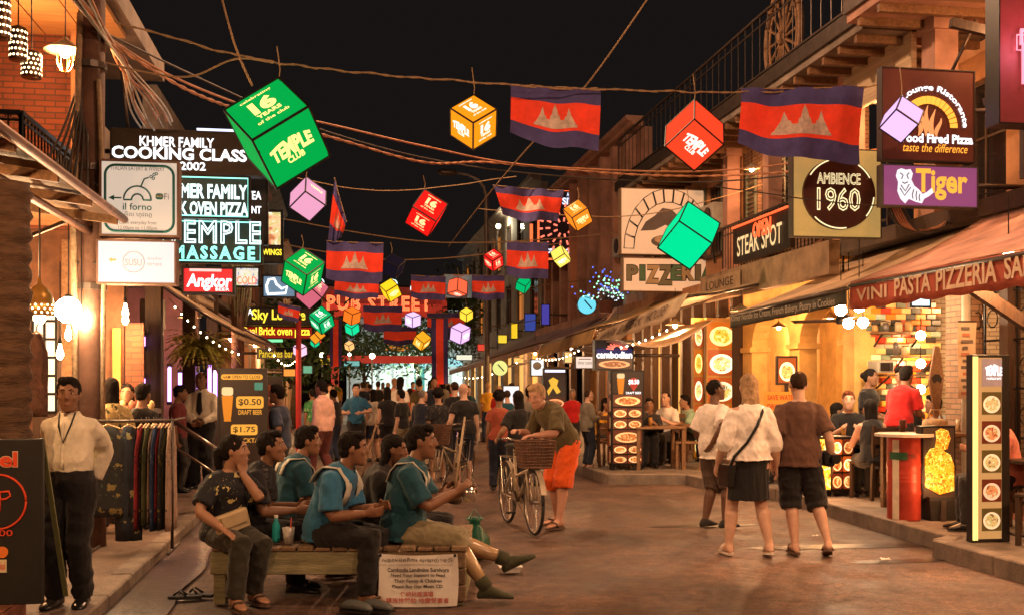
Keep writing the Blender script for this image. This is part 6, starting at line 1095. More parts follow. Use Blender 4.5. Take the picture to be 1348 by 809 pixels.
# ---------------------------------------------------------------- cube lanterns
FR = mat('lantern_frame', (.012, .01, .01), .5, var=.2)
def lantern(label, J, Lp, Rp, Dp, Y, rgb, faces=('', '', ''), txt=(250, 225, 130), k=1.2, tie=None):
    """J = nearest corner in the photo; Lp, Rp, Dp = the three corners joined to it."""
    s0 = [V((q[0] - J[0], -(q[1] - J[1]))) for q in (Lp, Rp, Dp)]; X = V([v.x for v in s0]); Z = V([v.y for v in s0]); u_, w_ = (J[0] - CX) / F, (HY - J[1]) / F; c_ = V((1, 1, 1)).normalized(); sc_ = (X.length + Z.length) / 2
    for _ in range(12):                                             # three square edges whose pictures are the given ones
        a_ = X + c_ * (u_ * sc_); b_ = Z + c_ * (w_ * sc_); sc_ = (a_.length + b_.length) / 2; a_.normalize(); b_.normalize(); m_ = (a_ + b_).normalized(); d_ = (a_ - b_).normalized(); a_ = (m_ + d_).normalized(); b_ = (m_ - d_).normalized(); c_ = a_.cross(b_)
        if c_.dot(V((1, 1, 1))) < 0: c_ = -c_
    jw = onY(J[0], J[1], Y); sz = sc_ * (jw.x * sT + jw.y * cT) / F; axs = [V((cT, -sT, 0)) * a_[i] + V((sT, cT, 0)) * c_[i] + V((0, 0, b_[i])) for i in range(3)]
    o = jw; top = max([o + axs[0] * i * sz + axs[1] * j * sz + axs[2] * l * sz for i in (0, 1) for j in (0, 1) for l in (0, 1)], key=lambda p: p.z)
    ctr = o + (axs[0] + axs[1] + axs[2]) * sz / 2; t = thing('cube_lantern', label, 'lantern', ctr, 0, 'cube lanterns strung over the street'); c = rgb
    pm = mat('lantern_%d_%d_%d' % c, tuple(.04 * q for q in srgb(*c)), .9, spec=.05, var=0, emit=k, ecol=srgb(*c), sampling='NONE'); tm = glow('lantern_text_%d_%d_%d' % txt, txt, 1.35); e = .03 * sz
    for a, b, n, wd in ((0, 1, 2, faces[0]), (1, 2, 0, faces[1]), (0, 2, 1, faces[2])):
        for side in (0, 1):
            A, B, N = axs[a], axs[b], axs[n]; org = o + N * (sz * side); out = -N if side == 0 else N
            pan = MB().ring([[org + A * sz * u + B * sz * v + out * d for u, v in ((.03, .03), (.97, .03), (.97, .97), (.03, .97))] for d in (-.004, .004)]).build('panel', pm, t, 1)
            if wd and side == 0:
                # turn the writing so that it reads upright in the picture
                best = None
                for r_, u_ in ((A, B), (B, A), (-A, B), (A, -B), (-A, -B), (B, -A), (-B, A), (-B, -A)):
                    if r_.cross(u_).dot(out) < 0: continue
                    sc = r_.x * 1.0 + u_.z * .9
                    if best is None or sc > best[0]: best = (sc, r_, u_)
                _, r_, u_ = best; c0 = org + (A + B) * sz / 2; PL = Plane(c0, r_, u_); PL.n = out; w2 = sz / 2
                if wd == 'T':
                    PL.text(pan, 'TEMPLE', (-.72 * w2, -.12 * w2, .72 * w2, .34 * w2), tm, bold=.05, d=.012, warp=lambda x, y: (x, y * (1 + .35 * (1 - (2 * x - 1) ** 2)) - .1)); PL.text(pan, 'CLUB', (-.3 * w2, -.42 * w2, .3 * w2, -.18 * w2), tm, bold=.04, d=.012)
                elif wd == 't': PL.text(pan, 'TEMPLE', (-.6 * w2, .1 * w2, .6 * w2, .4 * w2), tm, bold=.05, d=.012)
                else:
                    PL.text(pan, '16', (-.42 * w2, -.12 * w2, .42 * w2, .55 * w2), tm, bold=.06, d=.012); PL.text(pan, 'YEARS', (-.42 * w2, -.36 * w2, .42 * w2, -.17 * w2), tm, bold=.04, d=.012); PL.text(pan, 'of the club', (-.55 * w2, -.62 * w2, .55 * w2, -.47 * w2), tm, bold=.02, d=.012); PL.text(pan, 'celebrating', (-.55 * w2, .64 * w2, .55 * w2, .8 * w2), tm, bold=.02, d=.012)
    fr = MB()
    for a in range(3):
        b, cc = (a + 1) % 3, (a + 2) % 3
        for i in (0, 1):
            for j in (0, 1): p = o + axs[b] * sz * i + axs[cc] * sz * j; fr.bar(p, p + axs[a] * sz, max(.014, e), None, 0, axs[b])
    fr.build('frame', FR, t, 1); MB().tube([top, top + V((.01, .01, .08)), top + V((-.02, 0, tie or (.3 if Y < 13 else .2)))], .006, 5).build('tie', ROPE, t, 1)
    return t
GRN, RD, ORG, PNK, LIL, YEL, TEA, SAL = (0, 150, 62), (225, 22, 18), (245, 140, 20), (240, 165, 200), (222, 170, 240), (250, 205, 40), (20, 205, 140), (240, 85, 45)
lantern('largest green cube lantern with yellow writing upper left', (332, 185), (293, 145), (409, 140), (366, 251), 10.0, GRN, ('Y', 'T', ''))
lantern('orange glowing cube lantern at the top centre', (623, 162), (591, 143), (655, 145), (623, 197), 11.3, ORG, ('Y', 'Y', 'T'), (255, 240, 225))
lantern('red orange cube lantern right of the top flag', (917, 157), (873, 175), (960, 190), (914, 133), 11.8, (235, 62, 32), ('T', '', ''), (255, 225, 210)) if 0 else lantern('red orange cube lantern right of the top flag', (914, 157), (873, 191), (957, 190), (914, 133), 11.8, (235, 62, 32), ('T', '', ''), (255, 225, 210))
lantern('lilac cube lantern before the brown pizza sign', (1180, 144), (1157, 169), (1210, 164), (1187, 127), 9.9, (228, 180, 245), ('', '', ''))
lantern('pink cube lantern under the big green lantern', (402, 252), (377, 275), (428, 267), (406, 235), 13, PNK, ('', 't', ''), (255, 225, 160), .9)
lantern('red cube lantern with two pale sixteens in upper centre', (560, 276), (541, 266), (578, 290), (546, 298), 15, RD, ('Y', 'Y', ''), (255, 205, 140)) if 0 else lantern('red cube lantern with two pale sixteens in upper centre', (543, 272), (563, 249), (573, 287), (530, 294), 15, RD, ('Y', 'Y', 'Y'), (255, 205, 140))
lantern('emerald plain cube lantern before the pizza sign', (894, 291), (866, 327), (938, 322), (905, 265), 15, (0, 205, 135), ('', '', ''))
lantern('orange cube lantern before the neon barbecue sign', (753, 287), (741, 277), (776, 274), (760, 303), 17, (240, 130, 30), ('Y', 'T', ''), (255, 225, 150))
lantern('green cube lantern with sixteen on top at left', (404, 362), (373, 344), (429, 346), (398, 388), 16, GRN, ('Y', 'Y', 'T'), (250, 230, 140))
lantern('dusty pink cube lantern just below the green one', (424, 392), (408, 372), (433, 375), (410, 411), 17, (225, 110, 130), ('Y', 'Y', ''), (245, 190, 150), .8)
lantern('lower green cube lantern with white writing at left', (420, 426), (406, 414), (437, 414), (424, 440), 18, (0, 160, 90), ('Y', 'Y', 'T'), (225, 245, 225))
lantern('unlit dark purple cube lantern near the centre left', (524, 352), (504, 345), (535, 344), (518, 366), 19, (40, 30, 45), ('', '', ''), k=.4)
lantern('yellow cube lantern below the dark purple one', (508, 384), (499, 376), (524, 375), (514, 397), 20, (250, 195, 30), ('', 'T', ''), (255, 240, 170))
lantern('small red cube lantern left of the lamp post flag', (648, 344), (634, 337), (664, 338), (650, 355), 20, (220, 30, 25), ('Y', 'Y', 'T'), (255, 205, 160))
lantern('small yellow cube lantern in front of neon sign', (740, 337), (726, 336), (754, 339), (737, 325), 21, (250, 215, 90), ('T', '', ''), (255, 250, 220)) if 0 else lantern('small yellow cube lantern in front of neon sign', (743, 334), (727, 342), (753, 343), (738, 324), 21, (250, 215, 90), ('T', '', ''), (255, 250, 220))
lantern('small plain green cube lantern right of the lamp post', (692, 377), (681, 374), (702, 368), (688, 386), 24, (0, 165, 95), ('', '', ''))
lantern('salmon cube lantern between two small flags', (602, 382), (587, 384), (617, 388), (601, 368), 23, (245, 95, 60), ('T', '', ''), (255, 215, 190))
lantern('violet white cube lantern over the street arch', (543, 418), (532, 414), (555, 415), (543, 430), 26, (228, 190, 245), ('', '', 'T'), (250, 240, 255))
lantern('tiny yellow cube lantern left of the lamp post', (614, 414), (606, 410), (623, 408), (613, 424), 27, (250, 205, 60), ('', '', ''))
lantern('lilac cube lantern left of the lamp post base', (608, 437), (592, 430), (620, 432), (607, 452), 24, (232, 180, 240), ('', 'T', ''), (255, 245, 255))
lantern('orange cube lantern above a green one at left centre', (464, 414), (453, 410), (477, 409), (460, 427), 25, (235, 110, 30), ('', '', ''))
lantern('teal cube lantern tucked under the orange one', (463, 432), (453, 428), (473, 426), (464, 441), 27, TEA, ('', '', ''))
lantern('orange cube lantern with writing before the arch', (558, 452), (548, 444), (569, 443), (553, 462), 28, (240, 155, 30), ('', 'T', 'Y'), (255, 235, 160))
lantern('small orange cube lantern peeking below the lower green', (422, 447), (410, 436), (426, 444), (418, 449), 22, (240, 140, 30), ('', '', ''))
lantern('tiny teal cube lantern at lower left centre', (414, 452), (408, 448), (421, 448), (414, 457), 26, (20, 190, 130), ('', '', ''))
lantern('pale pink cube lantern low at left near the red pole', (394, 460), (385, 455), (404, 456), (395, 470), 22, (245, 190, 215), ('', '', ''))
lantern('tiny cream orange cube lantern above the crowd', (459, 455), (453, 452), (466, 451), (460, 462), 30, (245, 180, 110), ('', '', ''))
lantern('pale violet cube lantern half hidden near the arch', (541, 455), (533, 449), (550, 450), (540, 463), 30, (225, 180, 240), ('', 'T', ''), (255, 255, 255)) if 0 else None
# ---------------------------------------------------------------- flags
FB = mat('flag_blue', (.07, .06, .2), .85, var=.25, scale=6, bump=.3, bscale=30); FRD = mat('flag_red', (.72, .035, .012), .8, var=.2, scale=5, bump=.3, bscale=30, emit=.12, ecol=(.9, .08, .02)); FW = mat('flag_grey_white', (.55, .42, .36), .85, var=.35, scale=14)  # red cloth has a faint glow standing in for light on the flags
EMB = [(0, 0), (1, 0), (.97, .12), (.93, .14), (.92, .3), (.88, .33), (.87, .5), (.84, .5), (.835, .62), (.8, .85), (.765, .62), (.76, .5), (.72, .5), (.71, .36), (.62, .36), (.6, .55), (.57, .58), (.55, .8), (.5, 1.05), (.45, .8), (.43, .58), (.4, .55), (.38, .36), (.29, .36), (.28, .5), (.24, .5), (.235, .62), (.2, .85), (.165, .62), (.16, .5), (.13, .5), (.12, .33), (.08, .3), (.07, .14), (.03, .12)]
def flag(label, c, Y, wave=.06, emblem=True, Ys=None, ph=0, kind='flag'):
    """c: photo corners top-left, top-right, bottom-right, bottom-left; folds run down the cloth."""
    Q = [onY(q[0], q[1], Y if Ys is None else Ys[i]) for i, q in enumerate(c)]; W_ = (Q[1] - Q[0]).length; t = thing('flag', label, 'flag', (Q[0] + Q[1] + Q[2] + Q[3]) / 4, 0, 'national flags strung over the street'); n = V((0, -1, 0))
    def f(u, v, d=0):                                             # v = 0 at the top
        p = Q[0].lerp(Q[1], u).lerp(Q[3].lerp(Q[2], u), v); return p + n * (wave * W_ * (.25 + .75 * v) * math.sin(u * 8 + v * 2.5 + ph) + .4 * wave * W_ * math.sin(u * 17 + ph * 3 + v) + d) + V((0, 0, -.05 * W_ * v * v * math.sin(PI * u) + .02 * W_ * v * math.sin(u * 9 + ph)))
    for nm, m, v0, v1 in (('blue_band', FB, 0, .26), ('red_band', FRD, .26, .74), ('blue_band', FB, .74, 1)): MB().grid(lambda u, v: f(u, lerp(v0, v1, v)), 28, 6).build(nm, m, t, 1, smooth=True)
    MB().tube([Q[0], (Q[0] + Q[1]) / 2 + V((0, 0, -.01)), Q[1]], .008, 5).build('header_cord', ROPE, t, 1)
    if emblem:
        e = MB(); N = 40
        col = [(i / N) for i in range(N + 1)]
        def top_at(x):
            hi = 0
            for (x0, y0), (x1, y1) in zip(EMB, EMB[1:] + EMB[:1]):
                if min(x0, x1) <= x <= max(x0, x1): hi = max(hi, y0 if abs(x1 - x0) < 1e-6 else lerp(y0, y1, (x - x0) / (x1 - x0)))
            return hi
        for a, b in zip(col[:-1], col[1:]):
            h0, h1 = top_at(a), top_at(b); k = 4
            for j in range(k):
                e.add([f(.26 + .48 * x, .69 - .4 * hh * (j + s) / k, .006) for x, hh, s in ((a, h0, 0), (b, h1, 0), (b, h1, 1), (a, h0, 1))], [(0, 1, 2, 3)])
        e.build('temple_emblem', FW, t, 1, recalc=False, smooth=True)
    return t
flag('hanging flag at the top centre between orange and red lanterns', ((672, 113), (791, 119), (789, 198), (671, 176)), 11.6, .05, ph=.5)
flag('largest billowing flag at the upper right', ((975, 117), (1140, 114), (1134, 212), (974, 190)), 11.9, .06, ph=2)
flag('windblown flag below the top flag beside neon sign', ((649, 244), (742, 251), (735, 290), (662, 283)), 16, .07, ph=1)
flag('narrow flag turned edge on at left of centre', ((440, 234), (456, 292), (450, 312), (432, 316)), 17, .1, True, ph=0)
flag('broad flag right of the green lantern at left centre', ((430, 317), (505, 320), (503, 370), (429, 366)), 18, .05, ph=3)
flag('flag half hidden just below the broad left flag', ((441, 364), (499, 368), (498, 392), (440, 388)), 20, .05, ph=.2)
flag('small flag beside the small red lantern and lamp post', ((667, 318), (722, 319), (722, 366), (667, 362)), 21, .05, ph=1.2)
flag('small flag left of the salmon lantern', ((541, 362), (587, 364), (586, 394), (541, 391)), 23, .05, ph=2.2)
flag('small flag right of the salmon lantern', ((621, 362), (664, 362), (664, 393), (622, 392)), 23, .05, ph=.7)
flag('flag hanging beneath the arch lettering', ((478, 402), (530, 403), (528, 434), (479, 434)), 26, .05, ph=1.9)
flag('faint flag right of the violet lantern under arch', ((562, 412), (612, 411), (611, 436), (563, 436)), 29, .05, ph=2.9)
flag('faint low flag left beneath the arch beam', ((505, 430), (548, 430), (548, 452), (505, 452)), 31, .05, False, ph=.9)
flag('small drooping flag near the yellow neon sign', ((366, 397), (396, 404), (392, 424), (366, 416)), 20, .05, ph=1.5)
for x0, x1, y0, y1, Y, lb in ((434, 450, 419, 482, 30, 'long blue and red vertical banner left of the arch'), (568, 590, 418, 505, 26, 'long blue and red vertical banner right of centre')):
    P = yplane(Y, x0, y0, x1, y1); t = thing('vertical_banner', lb, 'banner', P.p(P.w / 2, 0), 0, 'vertical banners'); 
    for k, (a, b, m) in enumerate(((0, .28, FB), (.28, .72, FRD), (.72, 1, FB))): MB().grid(lambda u, v: P.p(P.w * lerp(a, b, u), P.h * v, .05 * math.sin(v * 5 + k * .4 + u)), 3, 16).build('cloth_strip', m, t, 1, smooth=True)
    MB().tube([P.p(-.05, P.h, 0), P.p(P.w + .05, P.h, 0)], .02, 6).build('rod', STEEL, t, 1)
for x, y0, y1, Y, lb in ((393, 418, 475, 22, 'thin red pole beside the pale pink lantern'),): a, b = onY(x, y0, Y), onY(x, y1, Y); t = thing('red_pole', lb, 'pole', (a.x, Y, .0)); MB().tube([(a.x, Y, 0), (a.x, Y, a.z)], .055, 8).build('shaft', mat('red_paint', (.45, .03, .03), .5, var=.2), t, 1); MB().ball(a, .075, 8).build('finial', STEEL, t, 1)
P = yplane(23.3, 584, 362, 621, 392); t = thing('blue_banner', 'small pale blue banner behind the salmon lantern', 'banner', P.p(P.w / 2, 0)); MB().grid(lambda u, v: P.p(P.w * u, P.h * v, .03 * math.sin(u * 9)), 12, 4).build('cloth', mat('banner_blue', (.2, .38, .6), .8, var=.3), t, 1, smooth=True); MB().tube([P.p(0, P.h), P.p(P.w, P.h)], .012, 5).build('header_cord', ROPE, t, 1)
# cart wheel on the roof
c = onX(1031, 50, 6.5); t = thing('cart_wheel', 'old wooden cart wheel standing on the roof upper right', 'wheel', (c.x, c.y, c.z - .85)); ra = .62; rim = MB(); M = Matrix.Translation(c) @ Matrix.Rotation(.0, 4, 'Z')
rim.tube([c + V((0, ra * math.cos(a), 1.25 * ra * math.sin(a))) for a in [2 * PI * i / 40 for i in range(41)]], .05, 8); rim.tube([c + V((0, ra * .8 * math.cos(a), ra * math.sin(a))) for a in [2 * PI * i / 40 for i in range(41)]], .025, 6); rim.build('rim', WOODM, t, 1, smooth=True); MB().ball(c, .12, 10).build('hub', WOODM, t, 1)
for i in range(16): a = 2 * PI * i / 16; MB().tube([c, c + V((0, ra * .97 * math.cos(a), 1.21 * ra * math.sin(a)))], .022, 6).build('spoke', WOODM, t, 1)
# ---------------------------------------------------------------- low wooden platform with the musicians
PLK = [mat('plank_%d' % i, c, .7, var=.4, scale=5, bump=.35, bscale=22, stretch=(8, 1, 8)) for i, c in enumerate(((.2, .12, .07), (.15, .09, .05), (.24, .16, .09)))]
PALE = mat('weathered_board', (.26, .24, .14), .75, var=.4, scale=4, bump=.35, bscale=20, stretch=(1, 8, 8))
BEN = V((-.95, 7.97, 0)); BR = -.16
def Bp(x, y, z=0): return BEN + Matrix.Rotation(BR, 3, 'Z') @ V((x, y, z))
t = thing('low_platform', 'low slatted wooden platform the musicians sit on', 'platform', BEN, BR)
for i in range(15): x = .02 + i * .124; MB().span((x, .0, .385), (x + .112, 1.22, .41 + .006 * (i % 3))).build('plank', PLK[i % 3], t, bevel=.006)
for y in (.015, 1.16): MB().span((0.0, y, .215), (1.17, y + .045, .383)).build('side_board', PALE, t, bevel=.006)
for y in (.03, 1.1):
    for x in (.02, 1.08): MB().span((x, y, -.01), (x + .09, y + .09, .27)).build('leg', PALE, t, bevel=.006)
for i in range(3): MB().span((1.2, .012 + .002 * i, .02 + i * .122), (1.86, .04 + .002 * i, .134 + i * .122)).build('front_board', PLK[i], t, bevel=.005)
for i in range(3): MB().span((1.83, .05, .02 + i * .122), (1.862, 1.2, .134 + i * .122)).build('end_board', PALE, t, bevel=.005)
for x in (1.2, 1.78): MB().span((x, .045, -.01), (x + .06, .1, .38)).build('corner_post', PALE, t)
# cloth sign tied to the platform front
c4 = [Bp(*q) for q in ((1.225, -.02, 0), (1.80, -.02, 0))]; SP = Plane(c4[0] + V((0, 0, -.0)), c4[1] - c4[0], (0, 0, 1)); t = thing('cloth_sign', 'white cloth sign of the landmine survivors on platform front', 'sign', c4[0]); W_, H_ = (c4[1] - c4[0]).length, .375
def clothpt(u, v): return SP.p(W_ * (u + .02 * math.sin(v * 3)) , .0 + H_ * v - .012 * math.sin(PI * u), .012 + .006 * math.sin(u * 9 + v * 4))
MB().grid(clothpt, 24, 14).build('cloth', mat('banner_white', (.8, .76, .7), .8, var=.12, scale=7, bump=.2, bscale=12), t, 1, smooth=True)
INK = mat('ink_dark', (.05, .04, .04), .8, var=.1); INKR = mat('ink_red', (.5, .07, .05), .8, var=.1)
for i, (s, v0, v1, u0, u1, m, b) in enumerate((('សង្គមជនពិការ ស្រឡាញ់តន្ត្រី', .84, .93, .06, .94, INK, .01), ('Please  support traditional music by landmine victims people of Cambodia', .775, .805, .04, .95, INK, 0), ('Cambodia Landmine Survivors', .655, .735, .13, .9, INK, .02), ('Need Your Support to Feed', .545, .625, .17, .85, INK, .02), ('Their Family & Children', .435, .515, .21, .81, INK, .02), ('Please Buy Our Music CD', .33, .41, .19, .82, INK, .02), ('傳統民謠演唱', .18, .28, .29, .7, INKR, .01), ('請施捨贊助 地雷受害者', .055, .16, .11, .9, INKR, .01))):
    SP.text(t, s, (W_ * u0, H_ * v0, W_ * u1, H_ * v1), m, d=.024, bold=b)
for u, v in ((.03, .97), (.97, .97)): MB().ball(clothpt(u, v), .012, 8).build('tie_knot', BLACK, t, 1)
# things lying on and under the platform
def on(x, y, z=.425): return Bp(x, y, z)
p = on(.55, .12); t = thing('plastic_cup', 'clear iced drink cup with straw on the platform', 'cup', p); MB().lathe([(.034, 0), (.045, .12), (.043, .12), (.032, .005)], 14, c=p).build('cup_body', mat('cup_clear', (.4, .37, .34), .15, var=.4, scale=30), t, 1, smooth=True); MB().tube([p + V((.01, 0, .02)), p + V((.02, 0, .19))], .005, 5).build('straw', mat('straw_red', (.6, .1, .08), .5), t, 1)
for x, y, h, m, lb in ((.44, .2, .2, mat('bottle_teal', (.02, .3, .32), .2, var=.1), 'small teal bottle beside the seated woman'), (.72, .25, .19, mat('bottle_clear', (.4, .38, .33), .15, var=.1), 'clear water bottle on platform behind cup'), (.8, .3, .17, mat('bottle_clear2', (.3, .3, .27), .15, var=.1), 'short clear bottle on platform beside musician')):
    p = on(x, y); t = thing('bottle', lb, 'bottle', p); MB().lathe([(.028, 0), (.03, .02), (.03, h * .62), (.013, h * .82), (.013, h * .9)], 12, c=p).build('bottle_body', m, t, 1, smooth=True); MB().lathe([(.015, h * .9), (.015, h), (.004, h)], 10, c=p).build('cap', WHITE, t, 1)
p = on(1.22, .3); t = thing('folded_cloth', 'bright orange folded cloth on the platform', 'cloth', p); MB().grid(lambda u, v: p + V(((u - .5) * .17, (v - .5) * .16, .045 * math.sin(PI * u) * math.sin(PI * v) + .008 * math.sin(u * 20))), 16, 8).build('top_fold', mat('orange_cloth', (.8, .1, .02), .8, var=.2), t, 1, smooth=True); MB().box(p + V((0, 0, .004)), (.16, .15, .012)).build('under_fold', MATS['orange_cloth'], t, 1)
for x, y, r, lb in ((244, 787, .3, 'left black flip flop lying by the gutter'), (262, 784, -.2, 'right black flip flop lying by the gutter')):
    p = onZ(x, y); t = thing('flip_flop', lb, 'sandal', p, r + 1.3); out = [(-.03, -.12), (-.042, 0), (-.045, .06), (-.03, .12), (.01, .13), (.04, .08), (.04, 0), (.03, -.12)]; MB().prism(out, .0, .022, 'Z').build('sole', mat('rubber_black', (.015, .014, .014), .5, var=.2), t); MB().tube([(-.04, -.01, .02), (-.015, .04, .06), (0, .08, .03), (.015, .04, .06), (.04, -.01, .02)], .009, 6).build('strap', MATS['rubber_black'], t, smooth=True)
for x, y, lb in ((470, 801, 'grey rubber clog below the sign, left one'), (497, 800, 'grey rubber clog below the sign, right one')):
    p = onZ(x, y + 4); t = thing('rubber_clog', lb, 'shoe', p, 1.0); MB().ring([[V((w_ * math.cos(a), yy, .012 + h_ * (.5 + .5 * math.sin(a)))) for a in [2 * PI * j / 12 for j in range(12)]] for yy, w_, h_ in ((-.12, .02, .03), (-.09, .04, .05), (0, .044, .075), (.08, .05, .07), (.13, .03, .04))]).build('upper', mat('clog_grey', (.09, .1, .1), .5, var=.2), t, smooth=True); MB().span((-.045, -.12, 0), (.045, .12, .016)).build('sole', MATS['rubber_black'], t)
p = onZ(625, 735); t = thing('green_bag', 'dark green plastic bag on ground beside crate end', 'bag', p); mb = MB(); mb.lathe([(.1, 0), (.15, .08), (.13, .2), (.06, .3), (.05, .34), (.09, .38)], 14, c=p); mb.v = [q + V((noise.noise(q * 9) * .03, noise.noise(q * 8 + V((5, 0, 0))) * .03, 0)) for q in mb.v]; mb.build('bag_body', mat('green_plastic', (.01, .09, .05), .3, var=.3), t, 1, smooth=True); MB().tube([p + V((-.06, 0, .36)), p + V((0, 0, .46)), p + V((.06, 0, .36))], .008, 5).build('handle', MATS['green_plastic'], t, 1)
# ---------------------------------------------------------------- bicycle
def bicycle(label, rear, front, group=None, basket=True, scale=1.0):
    rear, front = V(rear), V(front); d = (front - rear); a = math.atan2(-d.x, d.y); t = thing('bicycle', label, 'bicycle', rear, a, group); Lb = 1.06 * scale; R = .34 * scale; CH = mat('bike_cream', (.42, .34, .25), .4, .3, var=.25); TY = mat('tyre', (.02, .018, .017), .8, var=.2); MT = mat('chrome', (.45, .4, .36), .25, .9, var=.1)
    for y in (0, Lb):
        w = MB(); w.tube([(0, y + R * .93 * math.cos(s), R + R * .93 * math.sin(s)) for s in [2 * PI * i / 32 for i in range(33)]], .012, 7); wo = w.build('wheel', MT, t, smooth=True)
        MB().tube([(0, y + R * .97 * math.cos(s), R + R * .97 * math.sin(s)) for s in [2 * PI * i / 32 for i in range(33)]], .019, 8).build('tyre', TY, wo, smooth=True); s_ = MB()
        for i in range(20): b = 2 * PI * i / 20; s_.tube([(.02 if i % 2 else -.02, y, R), (0, y + R * .93 * math.cos(b), R + R * .93 * math.sin(b))], .0022, 4)
        s_.tube([(-.05, y, R), (.05, y, R)], .022, 8); s_.build('spokes', MT, wo); MB().ring([[(x, y + (R + .035) * math.cos(b), R + (R + .035) * math.sin(b)) for x in (-.03, -.018, .018, .03)] for b in [PI * (.1 + .85 * i / 14) if y else PI * (.05 + .9 * i / 14) for i in range(15)]], False, closed=False).build('mudguard', CH, t, smooth=True)
    BB, ST, HT, HB = V((0, Lb * .42, .3)), V((0, Lb * .28, .78)), V((0, Lb * .83, .86)), V((0, Lb * .87, .7)); f = MB()
    for p, q, r in ((BB, ST, .016), (BB, HB, .02), (ST * .55 + BB * .45, HB + V((0, -.03, -.02)), .018), (HB, HT, .02), (HB, V((0, Lb, R)), .014)): f.tube([p, q], r, 8)
    for x in (-.05, .05): f.tube([BB, V((x, 0, R))], .011, 6); f.tube([ST * .85 + BB * .15, V((x, 0, R))], .01, 6); f.tube([HB, HB + V((x, .02, -.05)), V((x, Lb, R))], .012, 6)
    f.build('frame', CH, t, smooth=True); MB().tube([(-.28, Lb * .72, 1.0), (-.26, Lb * .82, 1.02), (-.1, Lb * .86, .98), (0, Lb * .84, .92), (.1, Lb * .86, .98), (.26, Lb * .82, 1.02), (.28, Lb * .72, 1.0)], .013, 8).build('handlebar', MT, t, smooth=True)
    for x in (-.28, .28): MB().tube([(x, Lb * .72, 1.0), (x * 1.0, Lb * .62, .99)], .018, 8).build('grip', TY, t, smooth=True)
    MB().tube([ST, ST + V((0, -.02, .1))], .014, 8).build('seat_post', MT, t); sd = MB(); sd.ring([ell(V((0, y, .9)), V((1, 0, 0)), V((0, 0, 1)), w, .028, 12) for y, w in ((Lb * .28 - .15, .05), (Lb * .28 - .11, .09), (Lb * .28, .075), (Lb * .28 + .1, .03), (Lb * .28 + .15, .015))]); sd.build('saddle', TY, t, smooth=True)
    MB().lathe([(.085, -.006), (.085, .006)], 18, Matrix.Translation(BB + V((.05, 0, 0))) @ Matrix.Rotation(PI / 2, 4, 'Y')).build('chainring', MT, t)
    for s in (-1, 1): c_ = MB(); c_.tube([BB + V((s * .06, 0, 0)), BB + V((s * .07, .12 * s, -.12 * s))], .01, 6); c_.box(BB + V((s * .12, .12 * s, -.12 * s)), (.1, .06, .02)); c_.build('pedal', TY, t)
    rk = MB()
    for x in (-.05, 0, .05): rk.tube([(x, -.18, R + .42), (x, .22, R + .42)], .007, 5)
    for y in (-.18, .0, .2): rk.tube([(-.055, y, R + .42), (.055, y, R + .42)], .007, 5)
    for x in (-.055, .055): rk.tube([(x, -.1, R + .42), (x, 0, R)], .007, 5)
    rk.build('rear_rack', MT, t); MB().tube([(-.06, .05, R), (-.22, .08, .01)], .009, 6).build('kickstand', MT, t)
    if basket:
        bk = MB(); b0, b1, z0, z1 = (.15, .11), (.19, .145), .72, 1.0; cy = Lb * .87 + .17; n = 9
        P_ = lambda i, s, zz: None
        def per(s, e, z): 
            k = s * 4 % 4; i = int(k); fx = k - i; cs = [(-1, -1), (1, -1), (1, 1), (-1, 1), (-1, -1)]; x = lerp(cs[i][0], cs[i + 1][0], fx); y = lerp(cs[i][1], cs[i + 1][1], fx); return V((x * e[0], cy + y * e[1], z))
        for i in range(40): s = i / 40; bk.tube([per(s, b0, z0), per(s, b1, z1)], .006, 4)
        for j in range(9): e = (lerp(b0[0], b1[0], j / 8), lerp(b0[1], b1[1], j / 8)); bk.tube([per(i / 24 % 1, e, lerp(z0, z1, j / 8)) for i in range(25)], .009, 4)
        bk.box((0, cy, z0), (b0[0] * 2, b0[1] * 2, .012)); bk.build('basket', mat('wicker_brown', (.13, .065, .04), .8, var=.4, scale=20), t)
    return t
r_, f_ = onZ(671, 688), onZ(703, 703); r_ = f_ + (r_ - f_).normalized() * 1.06
bicycle('old cream bicycle with brown basket beside orange shorts man', r_, f_)
bicycle('second cream bicycle half hidden behind the front musician', onZ(612, 640), onZ(560, 652), None, True)
p = onZ(664, 682) + V((0, 0, .3)); 
# ---------------------------------------------------------------- boards
FOOD = [foodmat('food_%d' % i, srgb(*a), srgb(*b), srgb(*c), s, e) for i, (a, b, c, s, e) in enumerate((((110, 45, 20), (205, 120, 60), (245, 205, 150), 8, .35), ((140, 60, 20), (225, 150, 80), (250, 225, 180), 6, .35), ((200, 110, 20), (250, 180, 60), (255, 232, 150), 5, .9), ((190, 90, 30), (245, 195, 110), (255, 240, 200), 7, .8)))]
def glass(P, t, a0, b0, a1, b1, d=.006):
    m = (a0 + a1) / 2; w = (a1 - a0) / 2; h = b1 - b0; o = P.poly('beer_glass', t, [(m - w * .62, b0), (m + w * .62, b0), (m + w * .6, b0 + h * .08), (m + w * .72, b0 + h * .2), (m + w, b0 + h * .75), (m - w, b0 + h * .75), (m - w * .72, b0 + h * .2), (m - w * .6, b0 + h * .08)], d, d + .006, glow('beer_amber', (230, 140, 30), .6)); P.poly('beer_foam', o, rrect(m - w, b0 + h * .755, m + w, b1, w * .4, 3), d, d + .007, glow('beer_foam', (250, 225, 170), .6))
P = yplane(13.2, 286, 484, 352, 505); P.h = P.h + P.p(0, 0).z - .02; P.o.z = .02
t = thing('price_board', 'tall brown beer price board with glass of beer behind the seated pair', 'sign', P.p(P.w / 2, 0)); w, h = P.w, P.h; BRD = mat('board_brown', (.02, .01, .008), .45, var=.25, scale=3); P.slab('panel', t, 0, 0, w, h, -.04, 0, BRD, .006)
mb = MB()
